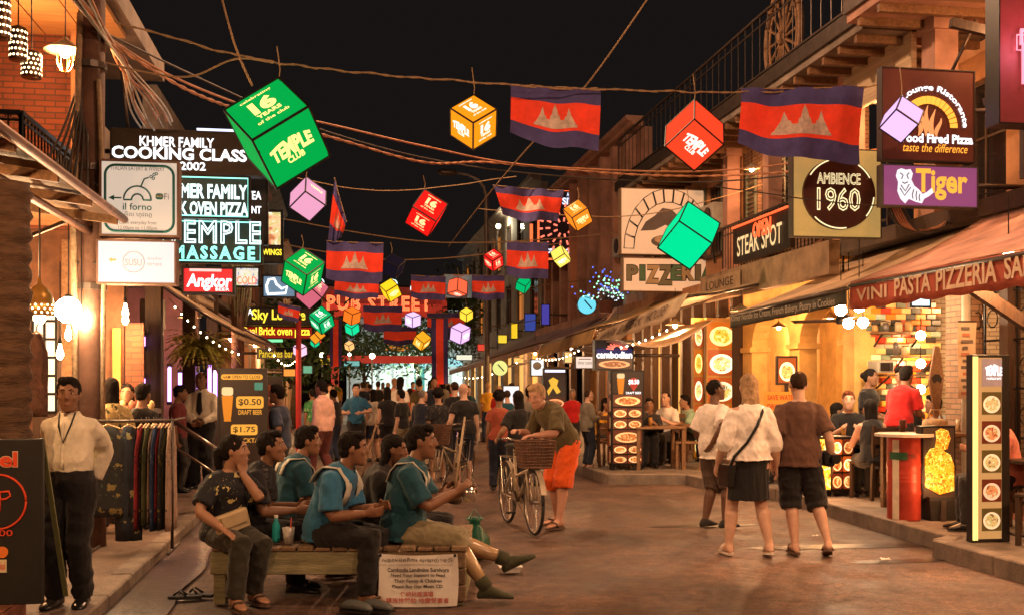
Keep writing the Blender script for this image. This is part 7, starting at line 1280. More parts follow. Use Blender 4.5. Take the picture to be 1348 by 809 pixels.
for a0, b0, a1, b1_ in ((0, 0, .02, h), (w - .02, 0, w, h), (.02, h - .02, w - .02, h), (.02, 0, w - .02, .02)): mb.ring([[P.p(a0, b0, d), P.p(a1, b0, d), P.p(a1, b1_, d), P.p(a0, b1_, d)] for d in (.001, .014)])
mb.build('frame', DKBR, t, 1); YP = glow('board_orange', (238, 170, 62), .75); 
def tagbox(x0, y0, x1, y1, s, b=.015, yy=None):
    q = P.poly('price_tag', t, rrect(*P.box(x0, y0, x1, y1), .03, 4), .002, .006, YP); P.ptext(q, s, x0 + 3, y0 + (y1 - y0) * .2, x1 - 3, y1 - (y1 - y0) * .2, DKP, d=.008, bold=b)
tagbox(291, 492, 346, 499, '6AM OPEN TO CLOSE', .01); tagbox(311, 521, 347, 537, '$0.50', .015); tagbox(304, 558, 339, 572, '$1.75', .015); P.ptext(t, 'DRAFT BEER', 314, 539, 345, 545, YP, bold=.01, d=.006); P.ptext(t, 'COCKTAILS', 308, 576, 350, 582, YP, bold=.01, d=.006); a = P.box(335, 503, 346, 513); P.slab('green_badge', t, *a, .002, .006, glow('badge_green', (60, 130, 110), .7)); glass(P, t, *P.box(292, 509, 307, 554))
P.slab('stand_foot', t, .03, .0, w - .03, .05, -.35, -.04, DKBR)
P = yplane(14.6, 353, 495, 372, 505); P.h += P.o.z - .02; P.o.z = .02; t = thing('food_board', 'narrow dark food picture board behind the price board', 'sign', P.p(P.w / 2, 0)); P.slab('panel', t, -.2, 0, P.w, P.h, -.05, 0, BRD)
for i in range(4): P.slab('food_picture', t, .0, .3 + i * .33, P.w - .02, .58 + i * .33, .001, .006, FOOD[i % 2])
P.slab('stand_foot', t, -.15, .0, P.w - .05, .05, -.35, -.05, DKBR)
# black menu board at the left edge, standing on the red step
P = yplane(6.95, -42, 577, 56, 768); P.o.z = .212; P.h = onY(30, 577, 6.95).z - .212; t = thing('menu_board', 'black menu board with red lettering at lower left', 'sign', P.p(P.w / 2, 0)); P.slab('panel', t, 0, .03, P.w, P.h, -.05, 0, mat('chalk_black', (.012, .012, .011), .6, var=.3, scale=3), .006); RP = mat('red_print', (.72, .07, .02), .6, var=.1); P.ptext(t, 'fuel', -28, 594, 23, 614, RP, bold=.03, d=.008); P.ptext(t, 'fuel', -29, 593, 24, 615, mat('cream_print', (.75, .55, .38), .8), bold=.06, d=.005); P.line('red_ring', t, circ(*P.loc(-3, 660), .165, .168, n=36), .007, RP, .004, 5)
P.line('red_mark', t, [P.loc(*q) for q in ((0, 672), (0, 648), (-14, 648), (12, 646), (14, 652), (8, 656), (0, 657))], .007, RP, .004, 5); P.ptext(t, '15000', -26, 697, 17, 705, RP, bold=.005, d=.006); P.slab('small_sticker', t, *P.box(-20, 736, 9, 753), .002, .006, mat('sticker_cream', (.7, .62, .4), .7, var=.1)); P.poly('orange_fruit', t, circ(*P.loc(3, 726), .035, .035)[:-1], .002, .007, mat('sticker_orange', (.75, .2, .03), .6)); P.ptext(t, 'Good deal', -16, 739, 7, 749, RP, d=.009)
MB().bar(P.p(P.w - .02, P.h, -.06), P.p(P.w + .04, .0, -.4), .03, .02).build('back_leg', mat('green_leg', (.16, .17, .07), .6), t, 1)
# beer and food board on the right kerb
P = yplane(17.6, 804, 487, 848, 560); P.o.z = .22; P.h = onY(826, 487, 17.6).z - .22; t = thing('beer_menu_board', 'tall black framed beer and food picture board on the kerb', 'sign', P.p(P.w / 2, 0)); w, h = P.w, P.h; P.slab('panel', t, 0, 0, w, h, -.22, 0, BLACK, .006); P.slab('beer_panel', t, .03, h * .76, w - .03, h - .03, .001, .005, BRD); glass(P, t, *P.box(812, 491, 822, 518), .006); cx, cy = P.loc(834, 503); P.poly('red_badge', t, circ(cx, cy, .085, .085, -PI * .18, PI * 1.18) + [(cx, cy - .15)], .006, .012, glow('badge_red', (190, 50, 40), .6)); P.ptext(t, '$0.50', 827, 499, 841, 506, WG, bold=.02, d=.016); P.ptext(t, 'DRAFT BEER', 824, 515, 844, 518, WG, d=.008)
for b0, b1_, n in ((.62, .745, 1), (.5, .6, 2), (.385, .485, 2), (.23, .37, 1), (.12, .215, 2), (.02, .105, 2)):
    for i in range(n): P.slab('food_picture', t, .035 + (w - .07) * i / n + .006, h * b0, .035 + (w - .07) * (i + 1) / n - .006, h * b1_, .001, .007, FOOD[(i + int(b0 * 10)) % 2])
for a in (.03, w - .08): P.slab('foot', t, a, -.09, a + .05, 0, -.2, -.02, BLACK)
sdp = Plane(P.p(0, 0, -.22), (0, -1, 0), (0, 0, 1)); 
for i in range(5): MB().span((P.o.x - .012, P.o.y + .02, .25 + i * .29), (P.o.x - .002, P.o.y + .2, .5 + i * .29)).build('side_picture', FOOD[i % 2], t, 1)
# tall lit food boards
for x0, x1, Y, lb, cl in ((912, 927, 19.6, 'narrow tall lit food panel left of the wide one', 3), (930, 970, 19.2, 'wide tall lit food panel glowing yellow on right', 2)):
    P = yplane(Y, x0, 418, x1, 520); P.h = P.h + P.o.z - .14; P.o.z = .14; t = thing('lit_food_panel', lb, 'sign', P.p(P.w / 2, 0), 0, 'lit food panels'); P.slab('housing', t, 0, 0, P.w, P.h, -.1, 0, mat('amber_frame', (.5, .28, .08), .5, var=.2))
    for i in range(5): P.slab('food_picture', t, .03, .06 + i * (P.h - .1) / 5, P.w - .03, .02 + (i + 1) * (P.h - .1) / 5, .001, .008, [FOOD[2], FOOD[3], foodmat('food_lit_b', srgb(180, 80, 30), srgb(250, 205, 140), srgb(255, 245, 215), 6, .9)][(i + cl) % 3])
# lit counter with menu pictures, red barrel, pasta display, light tower
P = yplane(13.0, 1066, 574, 1127, 652); P.o.z = .2; P.h = onY(1100, 574, 13).z - .2; t = thing('menu_counter', 'glowing picture menu box at the pavement edge behind the walking man', 'counter', P.p(P.w / 2, 0)); w, h = P.w, P.h; P.slab('housing', t, 0, 0, w, h, -.5, -.01, BLACK, .006)
P.slab('lit_panel', t, .02, .03, w * .45, h - .03, -.01, .0, foodmat('food_gold', srgb(150, 80, 10), srgb(250, 180, 50), srgb(255, 240, 170), 9, 1.0, plate=0))
for i in range(3):
    for j in range(2): P.poly('menu_picture', t, rrect(w * (.48 + j * .24), h * (.05 + i * .31), w * (.7 + j * .24), h * (.33 + i * .31), .02, 3), -.009, .002, [FOOD[0], FOOD[1], FOOD[3]][(i + j) % 3])
for a in (.05, w * .5, w - .08): P.slab('foot', t, a, -.07, a + .03, 0, -.4, -.05, STEEL)
lamp('counter_light', t, P.p(w * .25, .3, .35), 5, AMBER, .1)
p = onZ(1190, 684, RPZ); p = V((6.02, 10.72, RPZ)); t = thing('oil_drum', 'red oil drum with white lettered band on the right pavement', 'barrel', p); R = .155; R = .175; Hd = .9; BRR = mat('drum_red', (.42, .05, .03), .4, .2, var=.3, scale=4, bump=.15, bscale=8)
prof = [(R * .97, 0), (R, .02)]
for zc in (.3, .6): prof += [(R, zc - .035), (R * 1.04, zc), (R, zc + .035)]
for zc in (.42, .46, .5, .72, .76): prof += [(R, zc - .012), (R * 1.015, zc), (R, zc + .012)]
prof = sorted(prof, key=lambda q: q[1]) + [(R, Hd - .02), (R * .98, Hd)]; MB().lathe(prof, 28, c=p).build('drum', BRR, t, 1, smooth=True); rr_ = MB(); rr_.ring([[p + V(((R * 1.05) * math.cos(a), (R * 1.05) * math.sin(a), z)) for z in (.02, Hd - .03)] for a in [PI * 1.12 + .42 * i / 6 for i in range(7)]], False, closed=False); rr_.build('white_band', mat('drum_white', (.65, .55, .42), .5, var=.2), t, 1, smooth=True)
MB().lathe([(R + .13, Hd + .005), (R + .13, Hd + .035), (.01, Hd + .035)], 24, c=p).build('table_top', mat('top_white', (.62, .5, .4), .4, var=.2), t, 1); b_ = MB(); b_.ring([[p + V((R * 1.055 * math.cos(a), R * 1.055 * math.sin(a), z)) for z in (.66, .74)] for a in [PI * 1.05 + 1.1 * i / 8 for i in range(9)]], False, closed=False); b_.build('green_label', mat('label_green', (.02, .1, .04), .5), t, 1); PL = Plane(p + V((-.1, -R * 1.07, 0)), (1, .05, 0), (0, 0, 1)); PL.text(t, 'PIZZERIA', (.0, .68, .14, .72), DKP, d=.0); PL2 = Plane(p + V((-.155, -.115, 0)), (.0, 0, 1), (-.7, .7, 0)); 
P = yplane(10.6, 1213, 560, 1258, 657); t = thing('pasta_display', 'lit pasta poster display with glowing noodles beside the drum', 'sign', P.p(P.w / 2, 0)); P.slab('housing', t, 0, 0, P.w, P.h, -.12, 0, BLACK, .005); P.slab('dark_backdrop', t, .02, .02, P.w - .02, P.h - .02, .001, .005, mat('backdrop', (.06, .04, .03), .5, var=.2)); GP = foodmat('noodle_glow', srgb(170, 60, 5), srgb(245, 160, 40), srgb(255, 225, 120), 16, .7, plate=0); P.poly('noodle_heap', t, [P.loc(*q) for q in ((1217, 640), (1217, 600), (1224, 590), (1233, 588), (1240, 592), (1250, 598), (1255, 612), (1255, 645), (1236, 650))], .005, .016, GP); P.poly('lifted_noodles', t, [P.loc(*q) for q in ((1230, 590), (1232, 576), (1231, 567), (1238, 563), (1247, 566), (1250, 576), (1246, 590), (1238, 593))], .005, .018, GP); P.ptext(t, 'HOME MADE', 1224, 634, 1242, 638, DKP, d=.02); lamp('poster_light', t, P.p(.15, .2, .3), 4, AMBER, .1)
q = P.p(P.w / 2, 0); MB().span((q.x - .03, q.y - .1, RPZ), (q.x + .03, q.y - .04, q.z)).build('stem', STEEL, t, 1); q = V((q.x + .05, q.y + .12, RPZ)); t = thing('square_planter', 'dark square planter under the pasta display', 'planter', q); MB().ring([[q + V((sx * w_, sy * w_, z)) for sx, sy in ((-1, -1), (1, -1), (1, 1), (-1, 1))] for w_, z in ((.16, 0), (.2, .22), (.2, .26), (.17, .26), (.16, .2))]).build('tub', mat('tub_black', (.025, .023, .02), .5, var=.2), t, 1); MB().box(q + V((0, 0, .215)), (.3, .3, .02)).build('soil', mat('soil', (.04, .025, .015), .95), t, 1)
P = yplane(9.05, 1279, 466, 1326, 724); P.o.z = .135; P.h = onY(1302, 466, 9.05).z - .135; t = thing('light_tower', 'tall narrow lit food picture tower at the right kerb corner', 'sign', P.p(P.w / 2, 0)); w, h = P.w, P.h; P.slab('cabinet', t, 0, 0, w + .03, h, -.09, -.002, mat('tower_black', (.02, .016, .013), .4, var=.2), .006); P.slab('light_panel', t, .02, .03, w - .06, h - .03, -.001, .004, glow('tower_light', (235, 180, 110), .45, 'AUTO')); P.slab('led_strip', t, .012, .02, .03, h - .02, -.001, .02, glow('led_yellow', (255, 225, 120), 1.5)); P.slab('led_strip', t, .045, .02, .055, h - .02, -.001, .015, glow('led_yellow', (255, 225, 120), 1.5))
P.slab('top_sign', t, .1, h * .83, w - .06, h - .04, .005, .009, mat('tower_grey', (.25, .18, .16), .5, var=.2, emit=.2, ecol=(.7, .55, .5))); P.ptext(t, 'TEMPLE', 1296, 483, 1318, 494, WG, bold=.04, d=.014, warp=lambda x, y: (x, y * (1 + .4 * (1 - abs(2 * x - 1))))); P.ptext(t, 'restaurant', 1298, 496, 1317, 499, WG, d=.012)
for i in range(5): P.slab('food_picture', t, .1, h * (.06 + i * .155), w - .065, h * (.06 + i * .155 + .12), .005, .009, [foodmat('salad_lit', srgb(110, 90, 40), srgb(225, 195, 140), srgb(235, 215, 180), 12, .45), foodmat('meat_lit', srgb(120, 50, 25), srgb(225, 150, 100), srgb(230, 200, 170), 11, .45)][i % 2])
MB().tube([P.p(w, .12, -.1), P.p(w + .1, .05, -.05), P.p(w + .3, .02, -.1)], .008, 5).build('power_cord', BLACK, t, 1)
# carved board, paper menu, framed picture, orange notice
P = yplane(11.5, 1223, 455, 1243, 548); t = thing('carved_board', 'tall wooden paddle shaped board with dark animal print', 'sign', P.p(P.w / 2, 0)); w, h = P.w, P.h; P.poly('board', t, [(w * .35, 0), (w * .65, 0), (w * .8, h * .25), (w * .98, h * .55), (w * .85, h * .75), (w * .68, h), (w * .4, h), (w * .2, h * .75), (w * .02, h * .5), (w * .22, h * .25)], -.03, 0, WOODM); P.poly('animal_print', t, [P.loc(*q) for q in ((1226, 497), (1230, 492), (1236, 492), (1240, 498), (1238, 504), (1234, 501), (1229, 504))], .001, .006, DKP); MB().tube([P.p(w * .5, .02, -.02), (P.p(w * .5, 0, -.02).x, 11.52, RPZ)], .03, 8).build('pole', WOODM, t, 1)
P = yplane(11.2, 1261, 424, 1285, 524); t = thing('paper_menu', 'long pale paper menu hung beside brick pillar', 'menu', P.p(P.w / 2, 0)); MB().grid(lambda u, v: P.p(P.w * u, P.h * v, .012 * math.sin(v * 7)), 4, 12).build('sheet', mat('paper_cream', (.68, .52, .36), .8, var=.1), t, 1, smooth=True)
for i in range(11): P.slab('print_block', t, .03 + .02 * (i % 2), P.h * (.05 + i * .085), P.w * (.5 + .4 * random.random()), P.h * (.05 + i * .085) + .035, .014, .017, [GREYP, mat('print_red', (.5, .2, .12), .7)][i % 3 == 0])
MB().tube([P.p(0, P.h + .01), P.p(P.w, P.h + .01)], .01, 6).build('hanger_rod', WOODD, t, 1)
P = yplane(15.6, 1022, 468, 1050, 506); t = thing('framed_picture', 'framed food picture standing inside the yellow arch', 'picture', P.p(P.w / 2, 0)); P.slab('frame', t, 0, 0, P.w, P.h, -.04, 0, WOODD); P.slab('picture', t, .03, .03, P.w - .03, P.h - .03, .001, .006, FOOD[3]); MB().bar(P.p(P.w / 2, 0, -.02), (P.p(P.w / 2, 0).x, 15.62, .17), .05).build('easel_post', WOODD, t, 1)
P = yplane(12.4, 1007, 515, 1050, 542); t = thing('notice_sign', 'orange notice sign between the walking couple', 'sign', P.p(P.w / 2, 0)); P.slab('panel', t, 0, 0, P.w, P.h, -.02, 0, mat('notice_orange', (.8, .3, .03), .5, var=.1, emit=.25, ecol=(.9, .4, .05))); P.ptext(t, 'SAVE WATER', 1010, 519, 1048, 526, RP, bold=.02, d=.006); P.ptext(t, 'DRINK BEER', 1010, 531, 1048, 538, RP, bold=.02, d=.006); MB().bar(P.p(P.w / 2, 0, -.012), (P.p(P.w / 2, 0).x, 12.42, RPZ), .03).build('post', WOODD, t, 1)
# tables and chairs
def chair(label, x, y, rz, g='dining chairs on the right pavement', m=None, z=RPZ):
    t = thing('dining_chair', label, 'chair', (x, y, z), rz, g); m = m or WOODM
    for sx in (-.2, .2):
        MB().bar((sx, .19, 0), (sx, .19, .44), .04).build('leg', m, t); MB().bar((sx, -.2, 0), (sx, -.24, .95), .04).build('leg', m, t)
    MB().span((-.22, -.22, .44), (.22, .22, .475)).build('seat', m, t, bevel=.008)
    for i in range(3): MB().span((-.19, -.255 + .008 * i, .58 + i * .13), (.19, -.225 + .008 * i, .66 + i * .13)).build('back_slat', m, t)
def table(label, x, y, w, d, m=None, z=RPZ, hh=.74, g='dining tables on the right pavement'):
    t = thing('dining_table', label, 'table', (x, y, z), 0, g); m = m or WOODM; MB().span((-w / 2, -d / 2, hh - .04), (w / 2, d / 2, hh)).build('tabletop', m, t, bevel=.006)
    for sx in (-1, 1):
        for sy in (-1, 1): MB().span((sx * (w / 2 - .05) - .03, sy * (d / 2 - .05) - .03, 0), (sx * (w / 2 - .05) + .03, sy * (d / 2 - .05) + .03, hh - .04)).build('leg', m, t)
    return (x, y, z + hh)
T1 = table('wooden cafe table with seated diner beside beer board', 5.4, 17.9, .9, .7); T2 = table('wooden cafe table behind the glasses man', 6.4, 18.6, .8, .7); T3 = table('table of the fair haired diner by the lit counter', 6.5, 13.5, 1.0, .7); T4 = table('bar table with bags behind the red drum', 6.9, 11.6, 1.1, .6, None, RPZ, .9); T5 = table('dark table behind the light tower at right', 6.75, 9.3, .7, .8, WOODD)
chair('wooden slat chair facing the beer board', 5.95, 17.75, 1.2); chair('wooden chair at the far side of cafe table', 5.3, 18.6, 2.9); chair('wooden chair left of cafe table', 4.75, 18.2, -1.3); chair('dark slatted chair at the right edge', 6.35, 8.75, .4, m=WOODD); chair('chair of the fair haired diner', 6.7, 14.15, 2.8); chair('chair of the woman in black top', 6.75, 12.75, .2, m=WOODD)
for tp, dx, dy, lb, m in ((T3, -.3, -.1, 'tall glass of dark drink near fair haired diner', mat('drink_dark', (.08, .035, .02), .1)), (T3, .25, .1, 'short glass on table by woman in black', mat('drink_amber', (.4, .2, .05), .1)), (T1, -.1, 0, 'bottle on the wooden cafe table by diner', mat('drink_amber', (.4, .2, .05), .1)), (T4, -.4, 0, 'dark jug on the bar table', mat('drink_dark', (.08, .035, .02), .1)), (T5, -.1, -.1, 'bowl shaped glass on dark table at right edge', mat('cup_clear', (.62, .58, .54), .15)), (T4, .35, .05, 'pale jar on the bar table end', mat('jar_tone_2', (.5, .36, .2), .25))):
    p = V(tp) + V((dx, dy, 0)); t = thing('drinking_glass', lb, 'glass', p); MB().lathe([(.03, 0), (.04, .15), (.037, .15), (.027, .01)], 12, c=p).build('glass_body', m, t, 1, smooth=True); MB().lathe([(.037, .11), (.037, .12)], 12, c=p).build('drink_surface', m, t, 1)
p = V(T4) + V((-.05, -.1, 0)); t = thing('woven_bag', 'pale woven handbag lying on the bar table', 'bag', p); mb = MB(); mb.lathe([(.1, 0), (.15, .04), (.14, .14), (.09, .17)], 14, c=p); mb.build('bag_body', mat('woven_straw', (.5, .33, .18), .8, var=.4, scale=25), t, 1, smooth=True); MB().tube([p + V((-.1, 0, .15)), p + V((-.05, 0, .27)), p + V((.05, 0, .27)), p + V((.1, 0, .15))], .012, 6).build('handle', MATS['woven_straw'], t, 1, smooth=True)
# clothes rack at left with hanging garments
rc = onZ(175, 726, LPZ); t = thing('clothes_rack', 'metal clothes rail with patterned dresses on left pavement', 'clothes rack', (rc.x, rc.y, LPZ)); zt = 1.27; xa, xb = rc.x - .36, rc.x + .34; f = MB()
for x in (xa, xb): f.tube([(x, rc.y, LPZ), (x, rc.y, zt)], .014, 8); f.tube([(x, rc.y - .22, LPZ + .012), (x, rc.y + .4, LPZ + .012)], .014, 8)
f.tube([(xa, rc.y, zt), (xb, rc.y, zt)], .014, 8); f.tube([(xb, rc.y, zt), (xb, rc.y + .75, zt)], .012, 8); f.tube([(xa, rc.y, .5), (xb, rc.y, .5)], .01, 8); f.build('rail_frame', STEEL, t, 1, smooth=True)
pr1 = spotmat('print_black_gold', (.015, .014, .016), [(srgb(120, 105, 60), 9, .26), (srgb(60, 80, 50), 14, .2)]); pr2 = spotmat('print_navy_star', (.012, .014, .022), [(srgb(130, 120, 80), 8, .24)]); GARM = [spotmat('garment_%d' % i, c, [(d_, 16, .25)]) for i, (c, d_) in enumerate(((srgb(120, 30, 35), srgb(60, 15, 20)), (srgb(25, 25, 25), srgb(110, 90, 30)), (srgb(60, 60, 30), srgb(20, 25, 15)), (srgb(150, 125, 110), srgb(90, 75, 65)), (srgb(25, 40, 70), srgb(80, 90, 110))))]
def garment(label, x, y, w, top, bot, m, ang=0, thick=.05):
    t = thing('hanging_garment', label, 'clothing', (x, y, top), ang, 'garments on the clothes rail'); L_ = top - bot
    def ringat(v): ww = w * (.35 + .65 * min(1, v * 5)) * (1 + .12 * v); return [V((ww / 2 * math.cos(a) + .012 * math.sin(a * 5 + v * 4), thick * (1 + .3 * math.sin(a * 7 + v * 3)) * math.sin(a), -.05 - (L_ - .05) * v)) for a in [2 * PI * j / 20 for j in range(20)]]
    MB().ring([ringat(i / 9) for i in range(10)]).build('fabric', m, t, smooth=True); MB().tube([(-w * .3, 0, -.065), (0, 0, -.03), (w * .3, 0, -.065)], .008, 5).build('hanger', mat('hanger_wood', (.55, .36, .18), .5), t); MB().tube([(0, 0, -.03), (0, 0, .0), (.012, 0, .02), (0, 0, .03)], .004, 5).build('hook', STEEL, t)
garment('black gown with gold medallion print facing the street on rail', rc.x - .2, rc.y - .06, .34, zt, .42, pr1); garment('dark dress with pale leaf print on rail', rc.x - .03, rc.y - .03, .2, zt, .2, pr2, .2)
for i in range(9): garment(['dark red', 'black gold', 'olive', 'taupe', 'navy'][i % 5] + ' narrow garment, number %s from the left of the packed row' % ['one', 'two', 'three', 'four', 'five', 'six', 'seven', 'eight', 'nine'][i], rc.x + .06 + i * .033, rc.y + .06 + .05 * (i % 2), .3, zt, .28 + .08 * random.random(), GARM[i % 5], 1.35 + .1 * random.random(), .022)
garment('bunch of brown cloth hanging beside the wrapped column', *onY(48, 440, 8.2).xy, .13, onY(48, 430, 8.2).z, onY(48, 548, 8.2).z, mat('brown_knit', (.1, .045, .03), .9, var=.5, scale=14, bump=.6, bscale=30), .2, .06); D.objects['hanging_garment.011']['group'] = 'cloth by the wrapped column'
# counter and rail behind
P = yplane(11.9, 112, 545, 196, 640); t = thing('shop_counter', 'dark shop counter behind the clothes rail', 'counter', P.p(P.w / 2, -.1)); P.slab('counter_body', t, 0, -.05, P.w, P.h, -.5, 0, WOODD); P.slab('counter_top', t, -.04, P.h, P.w + .04, P.h + .05, -.55, .05, mat('marble_dark', (.12, .1, .08), .3, var=.4))
for i in range(7): MB().ball(P.p(.05 + i * .1, P.h + .1, -.15), (.04, .04, .055), 8).build('goods', mat('goods_%d' % (i % 3), [(.6, .4, .2), (.35, .12, .08), (.65, .55, .4)][i % 3], .5), t, 1, smooth=True)
rp = onZ(245, 640, LPZ); t = thing('metal_ramp_rail', 'slanting metal handrail beside the waiter', 'handrail', rp); a, b = onY(226, 552, 15.2), onY(288, 592, 14.6); mb = MB(); mb.tube([a, b], .03, 8); mb.tube([a, (a.x, a.y, LPZ)], .025, 8); mb.tube([b, (b.x, b.y, 0)], .025, 8); mb.build('rail', mat('brushed_steel', (.5, .44, .38), .3, .9, var=.1), t, 1, smooth=True); MB().tube([a + V((0, .05, -.35)), b + V((0, .05, -.35))], .02, 8).build('lower_rail', MATS['brushed_steel'], t, 1, smooth=True)
# hat-shaped wheel, musician gear
def erhu(label, a, b, r=.012, m=None):
    a, b = V(a), V(b); t = thing('string_instrument', label, 'instrument', a); MB().tube([a, a.lerp(b, .5), b], [r, r * .8, r * .6], 8).build('neck', m or WOODM, t, 1, smooth=True); d = (b - a).normalized(); MB().lathe([(.045, -.05), (.05, 0), (.045, .06)], 14, Matrix.Translation(a) @ d.to_track_quat('Z', 'Y').to_matrix().to_4x4() @ Matrix.Rotation(PI / 2, 4, 'X')).build('sound_box', WOODD, t, 1, smooth=True); MB().tube([b + V((-.03, 0, -.04)), b + V((.05, 0, -.03))], .007, 6).build('tuning_peg', WOODD, t, 1); MB().tube([a + V((.01, -.02, .02)), b + V((.01, -.02, -.05))], .002, 4).build('string', STEEL, t, 1)
erhu('long necked spike fiddle held upright between the musicians', onY(463, 672, 8.55), onY(497, 552, 8.75)); erhu('pale stick instrument standing behind the front musician', onY(597, 655, 8.6), onY(612, 548, 8.7), .013, mat('pale_wood', (.5, .36, .22), .5, var=.2))

# strings of small bulbs along the awnings
def bulbs(label, a, b, n, sag, r=.016):
    a, b = V(a), V(b); t = thing('string_lights', label, 'string lights', a, 0, 'strings of bulbs'); pts = [a.lerp(b, i / (n + 1)) + V((0, 0, -sag * math.sin(PI * i / (n + 1)))) for i in range(n + 2)]; MB().tube(pts, .005, 5).build('wire', BLACK, t, 1)
    for p in pts[1:-1]: MB().ball(p - V((0, 0, .03)), r, 8).build('bulb', BULB, t, 1, smooth=True)
bulbs('string of bulbs along the edge of tan side awning', onY(222, 392, 14.9), onY(322, 466, 14.9), 11, .12, .012); bulbs('string of bulbs under the grey lettered awning', (5.0, 15.6, 2.5), (4.9, 20.3, 2.3), 12, .1); bulbs('string of bulbs under the ochre awning edge', (4.9, 21, 2.4), (4.9, 27, 2.3), 14, .15); bulbs('string of bulbs under long mauve awning', (4.8, 28, 2.3), (4.5, 44, 2.0), 14, .3, .02); bulbs('string of bulbs far along the left awnings', (-1.4, 20, 2.4), (-1.4, 34, 2.4), 9, .3, .018)
# air conditioners and meter boxes on the upper right fronts
for i, (X, Y, z, lb) in enumerate(((8.1, 9.7, 3.95, 'pale air conditioner on the veranda behind brown sign'), (7.25, 19.6, 4.6, 'pale air conditioner right of the pizza boards'), (7.2, 26.4, 4.9, 'pale air conditioner on the pink building'), (-2.45, 28.2, 4.6, 'pale air conditioner on the left pinkish shop'))):
    t = thing('air_conditioner', lb, 'air conditioner', (X, Y, z), 0, 'air conditioners on the fronts'); s = .2 if X > 0 else -.2; MB().span((X - s, Y, z), (X + s * .7, Y + .75, z + .5)).build('casing', PIPE, t, 1, bevel=.012); MB().lathe([(.19, -.01), (.19, .01)], 18, Matrix.Translation((X - s * 1.05, Y + .3, z + .25)) @ Matrix.Rotation(PI / 2, 4, 'Y')).build('fan_grille', BLACK, t, 1); MB().tube([(X, Y + .7, z), (X + s * .5, Y + .72, z - .6)], .02, 6).build('hose', BLACK, t, 1)
for i in range(8): cable('slack brown cable drooping under the purple light box', [onY(1168 + i * 3, 272, 11), onY(1178 + i * 5, 292 + i * 2, 11), onY(1205 + i * 6, 305 - i, 11.3), onY(1250, 296 - i * 2, 11.6)], .01, random.choice((CBO, CBD)), group='cables under the purple light box', n=8)
# wooden trellis bracket and lantern shelf at the right edge
t = thing('timber_bracket', 'dark timber bracket frame below the maroon sign at right', 'bracket', (6.9, 9.6, 3.7))
for a, b in (((6.75, 9.7, 3.65), (6.75, 9.7, 4.75)), ((7.3, 9.7, 3.65), (7.3, 9.7, 4.75)), ((6.7, 9.7, 4.72), (7.5, 9.7, 4.72)), ((6.7, 9.7, 4.2), (7.5, 9.7, 4.2)), ((6.75, 9.72, 3.7), (7.3, 9.72, 4.7)), ((6.3, 9.68, 4.4), (7.4, 9.68, 4.66))): MB().bar(a, b, .07, .07).build('timber', WOODD, t, 1)
p = onZ(1078, 662); t = thing('crumpled_bag', 'dark crumpled rubbish bag in the gutter by the lit counter', 'litter', p); mb = MB(); mb.ball(p + V((0, 0, .05)), (.2, .12, .07), 14); mb.v = [q + V((noise.noise(q * 14) * .04, noise.noise(q * 13 + V((3, 0, 0))) * .04, noise.noise(q * 11) * .03)) for q in mb.v]; mb.build('bag', mat('bag_dark', (.05, .035, .03), .35, var=.4, scale=12), t, 1, smooth=True); mb = MB(); mb.ball(p + V((.16, -.05, .04)), (.07, .05, .035), 10); mb.build('white_wrapper', WHITE, t, 1, smooth=True)
# ---------------------------------------------------------------- the people
BLK = cloth('black', (24, 22, 24)); CREAMC = cloth('cream', (222, 212, 190)); TEALC = cloth('teal', (22, 70, 86)); BLUEC = cloth('blue', (44, 102, 138)); NAVY = cloth('navy', (28, 34, 52)); DARK = cloth('charcoal', (40, 36, 36)); KHAKI = cloth('khaki', (128, 118, 92)); LEATH = mat('leather_black', (.012, .011, .01), .3, var=.2); BROWN = cloth('brown', (92, 64, 52)); ORANGE = cloth('orange', (214, 84, 22)); OLIVE = cloth('olive', (84, 72, 44)); WHITEC = cloth('white', (238, 228, 220)); REDC = cloth('red', (186, 28, 26)); GREYC = cloth('grey', (120, 112, 98)); JEAN = cloth('denim', (44, 54, 78)); PINKC = cloth('pink', (226, 178, 164)); YELC = cloth('mustard', (205, 150, 40)); MAROON = cloth('maroon', (96, 48, 44)); STRIPE = cloth('pale_stripe', (190, 186, 172))
FLOR = spotmat('floral_black', (.014, .015, .02), [(srgb(205, 190, 130), 11, .2), (srgb(120, 120, 80), 17, .16)]); FLOR2 = spotmat('floral_dark', (.015, .014, .018), [(srgb(110, 100, 90), 20, .2)]); FLOR3 = spotmat('floral_pale', srgb(170, 150, 100), [(srgb(60, 60, 40), 12, .3), (srgb(210, 190, 140), 15, .25)]); GRNP = spotmat('green_print', srgb(60, 130, 80), [(srgb(170, 200, 150), 14, .25)])
SAND = mat('sandal_brown', (.1, .06, .04), .6, var=.2); WSAND = mat('sandal_white', (.6, .5, .42), .6, var=.1)
def at(x, y, z=0): p = onZ(x, y, z); return (p.x, p.y, z)
# standing man in cream shirt, hands behind his back
p = person('man in cream dress shirt standing with hands behind his back', at(92, 797, LPZ), PI - .12, 1.56, 0, 'brown', ('short', 'black'), dict(m=CREAMC, sleeve=.97, hem=.03, tuck=1, fit=.022, sfit=.026, fold=.005, collar=1, placket=1), dict(m=BLK, waist=.1), ('shoe', LEATH), belly=.015, broad=.98, lh=(-.1, -.2, .93), rh=(.1, -.2, .93), le=(-.35, -1, 0), re=(.35, -1, 0), head=(.22, .02))
mb = MB(); c = p['N']; R = p['RN']; mb.tube([c + R @ V(q) for q in ((-.055, .05, .03), (-.05, .115, -.05), (-.01, .15, -.17), (.03, .12, -.06), (.05, .05, .03))], .006, 5); extra(p, 'lanyard', mb, BLK)
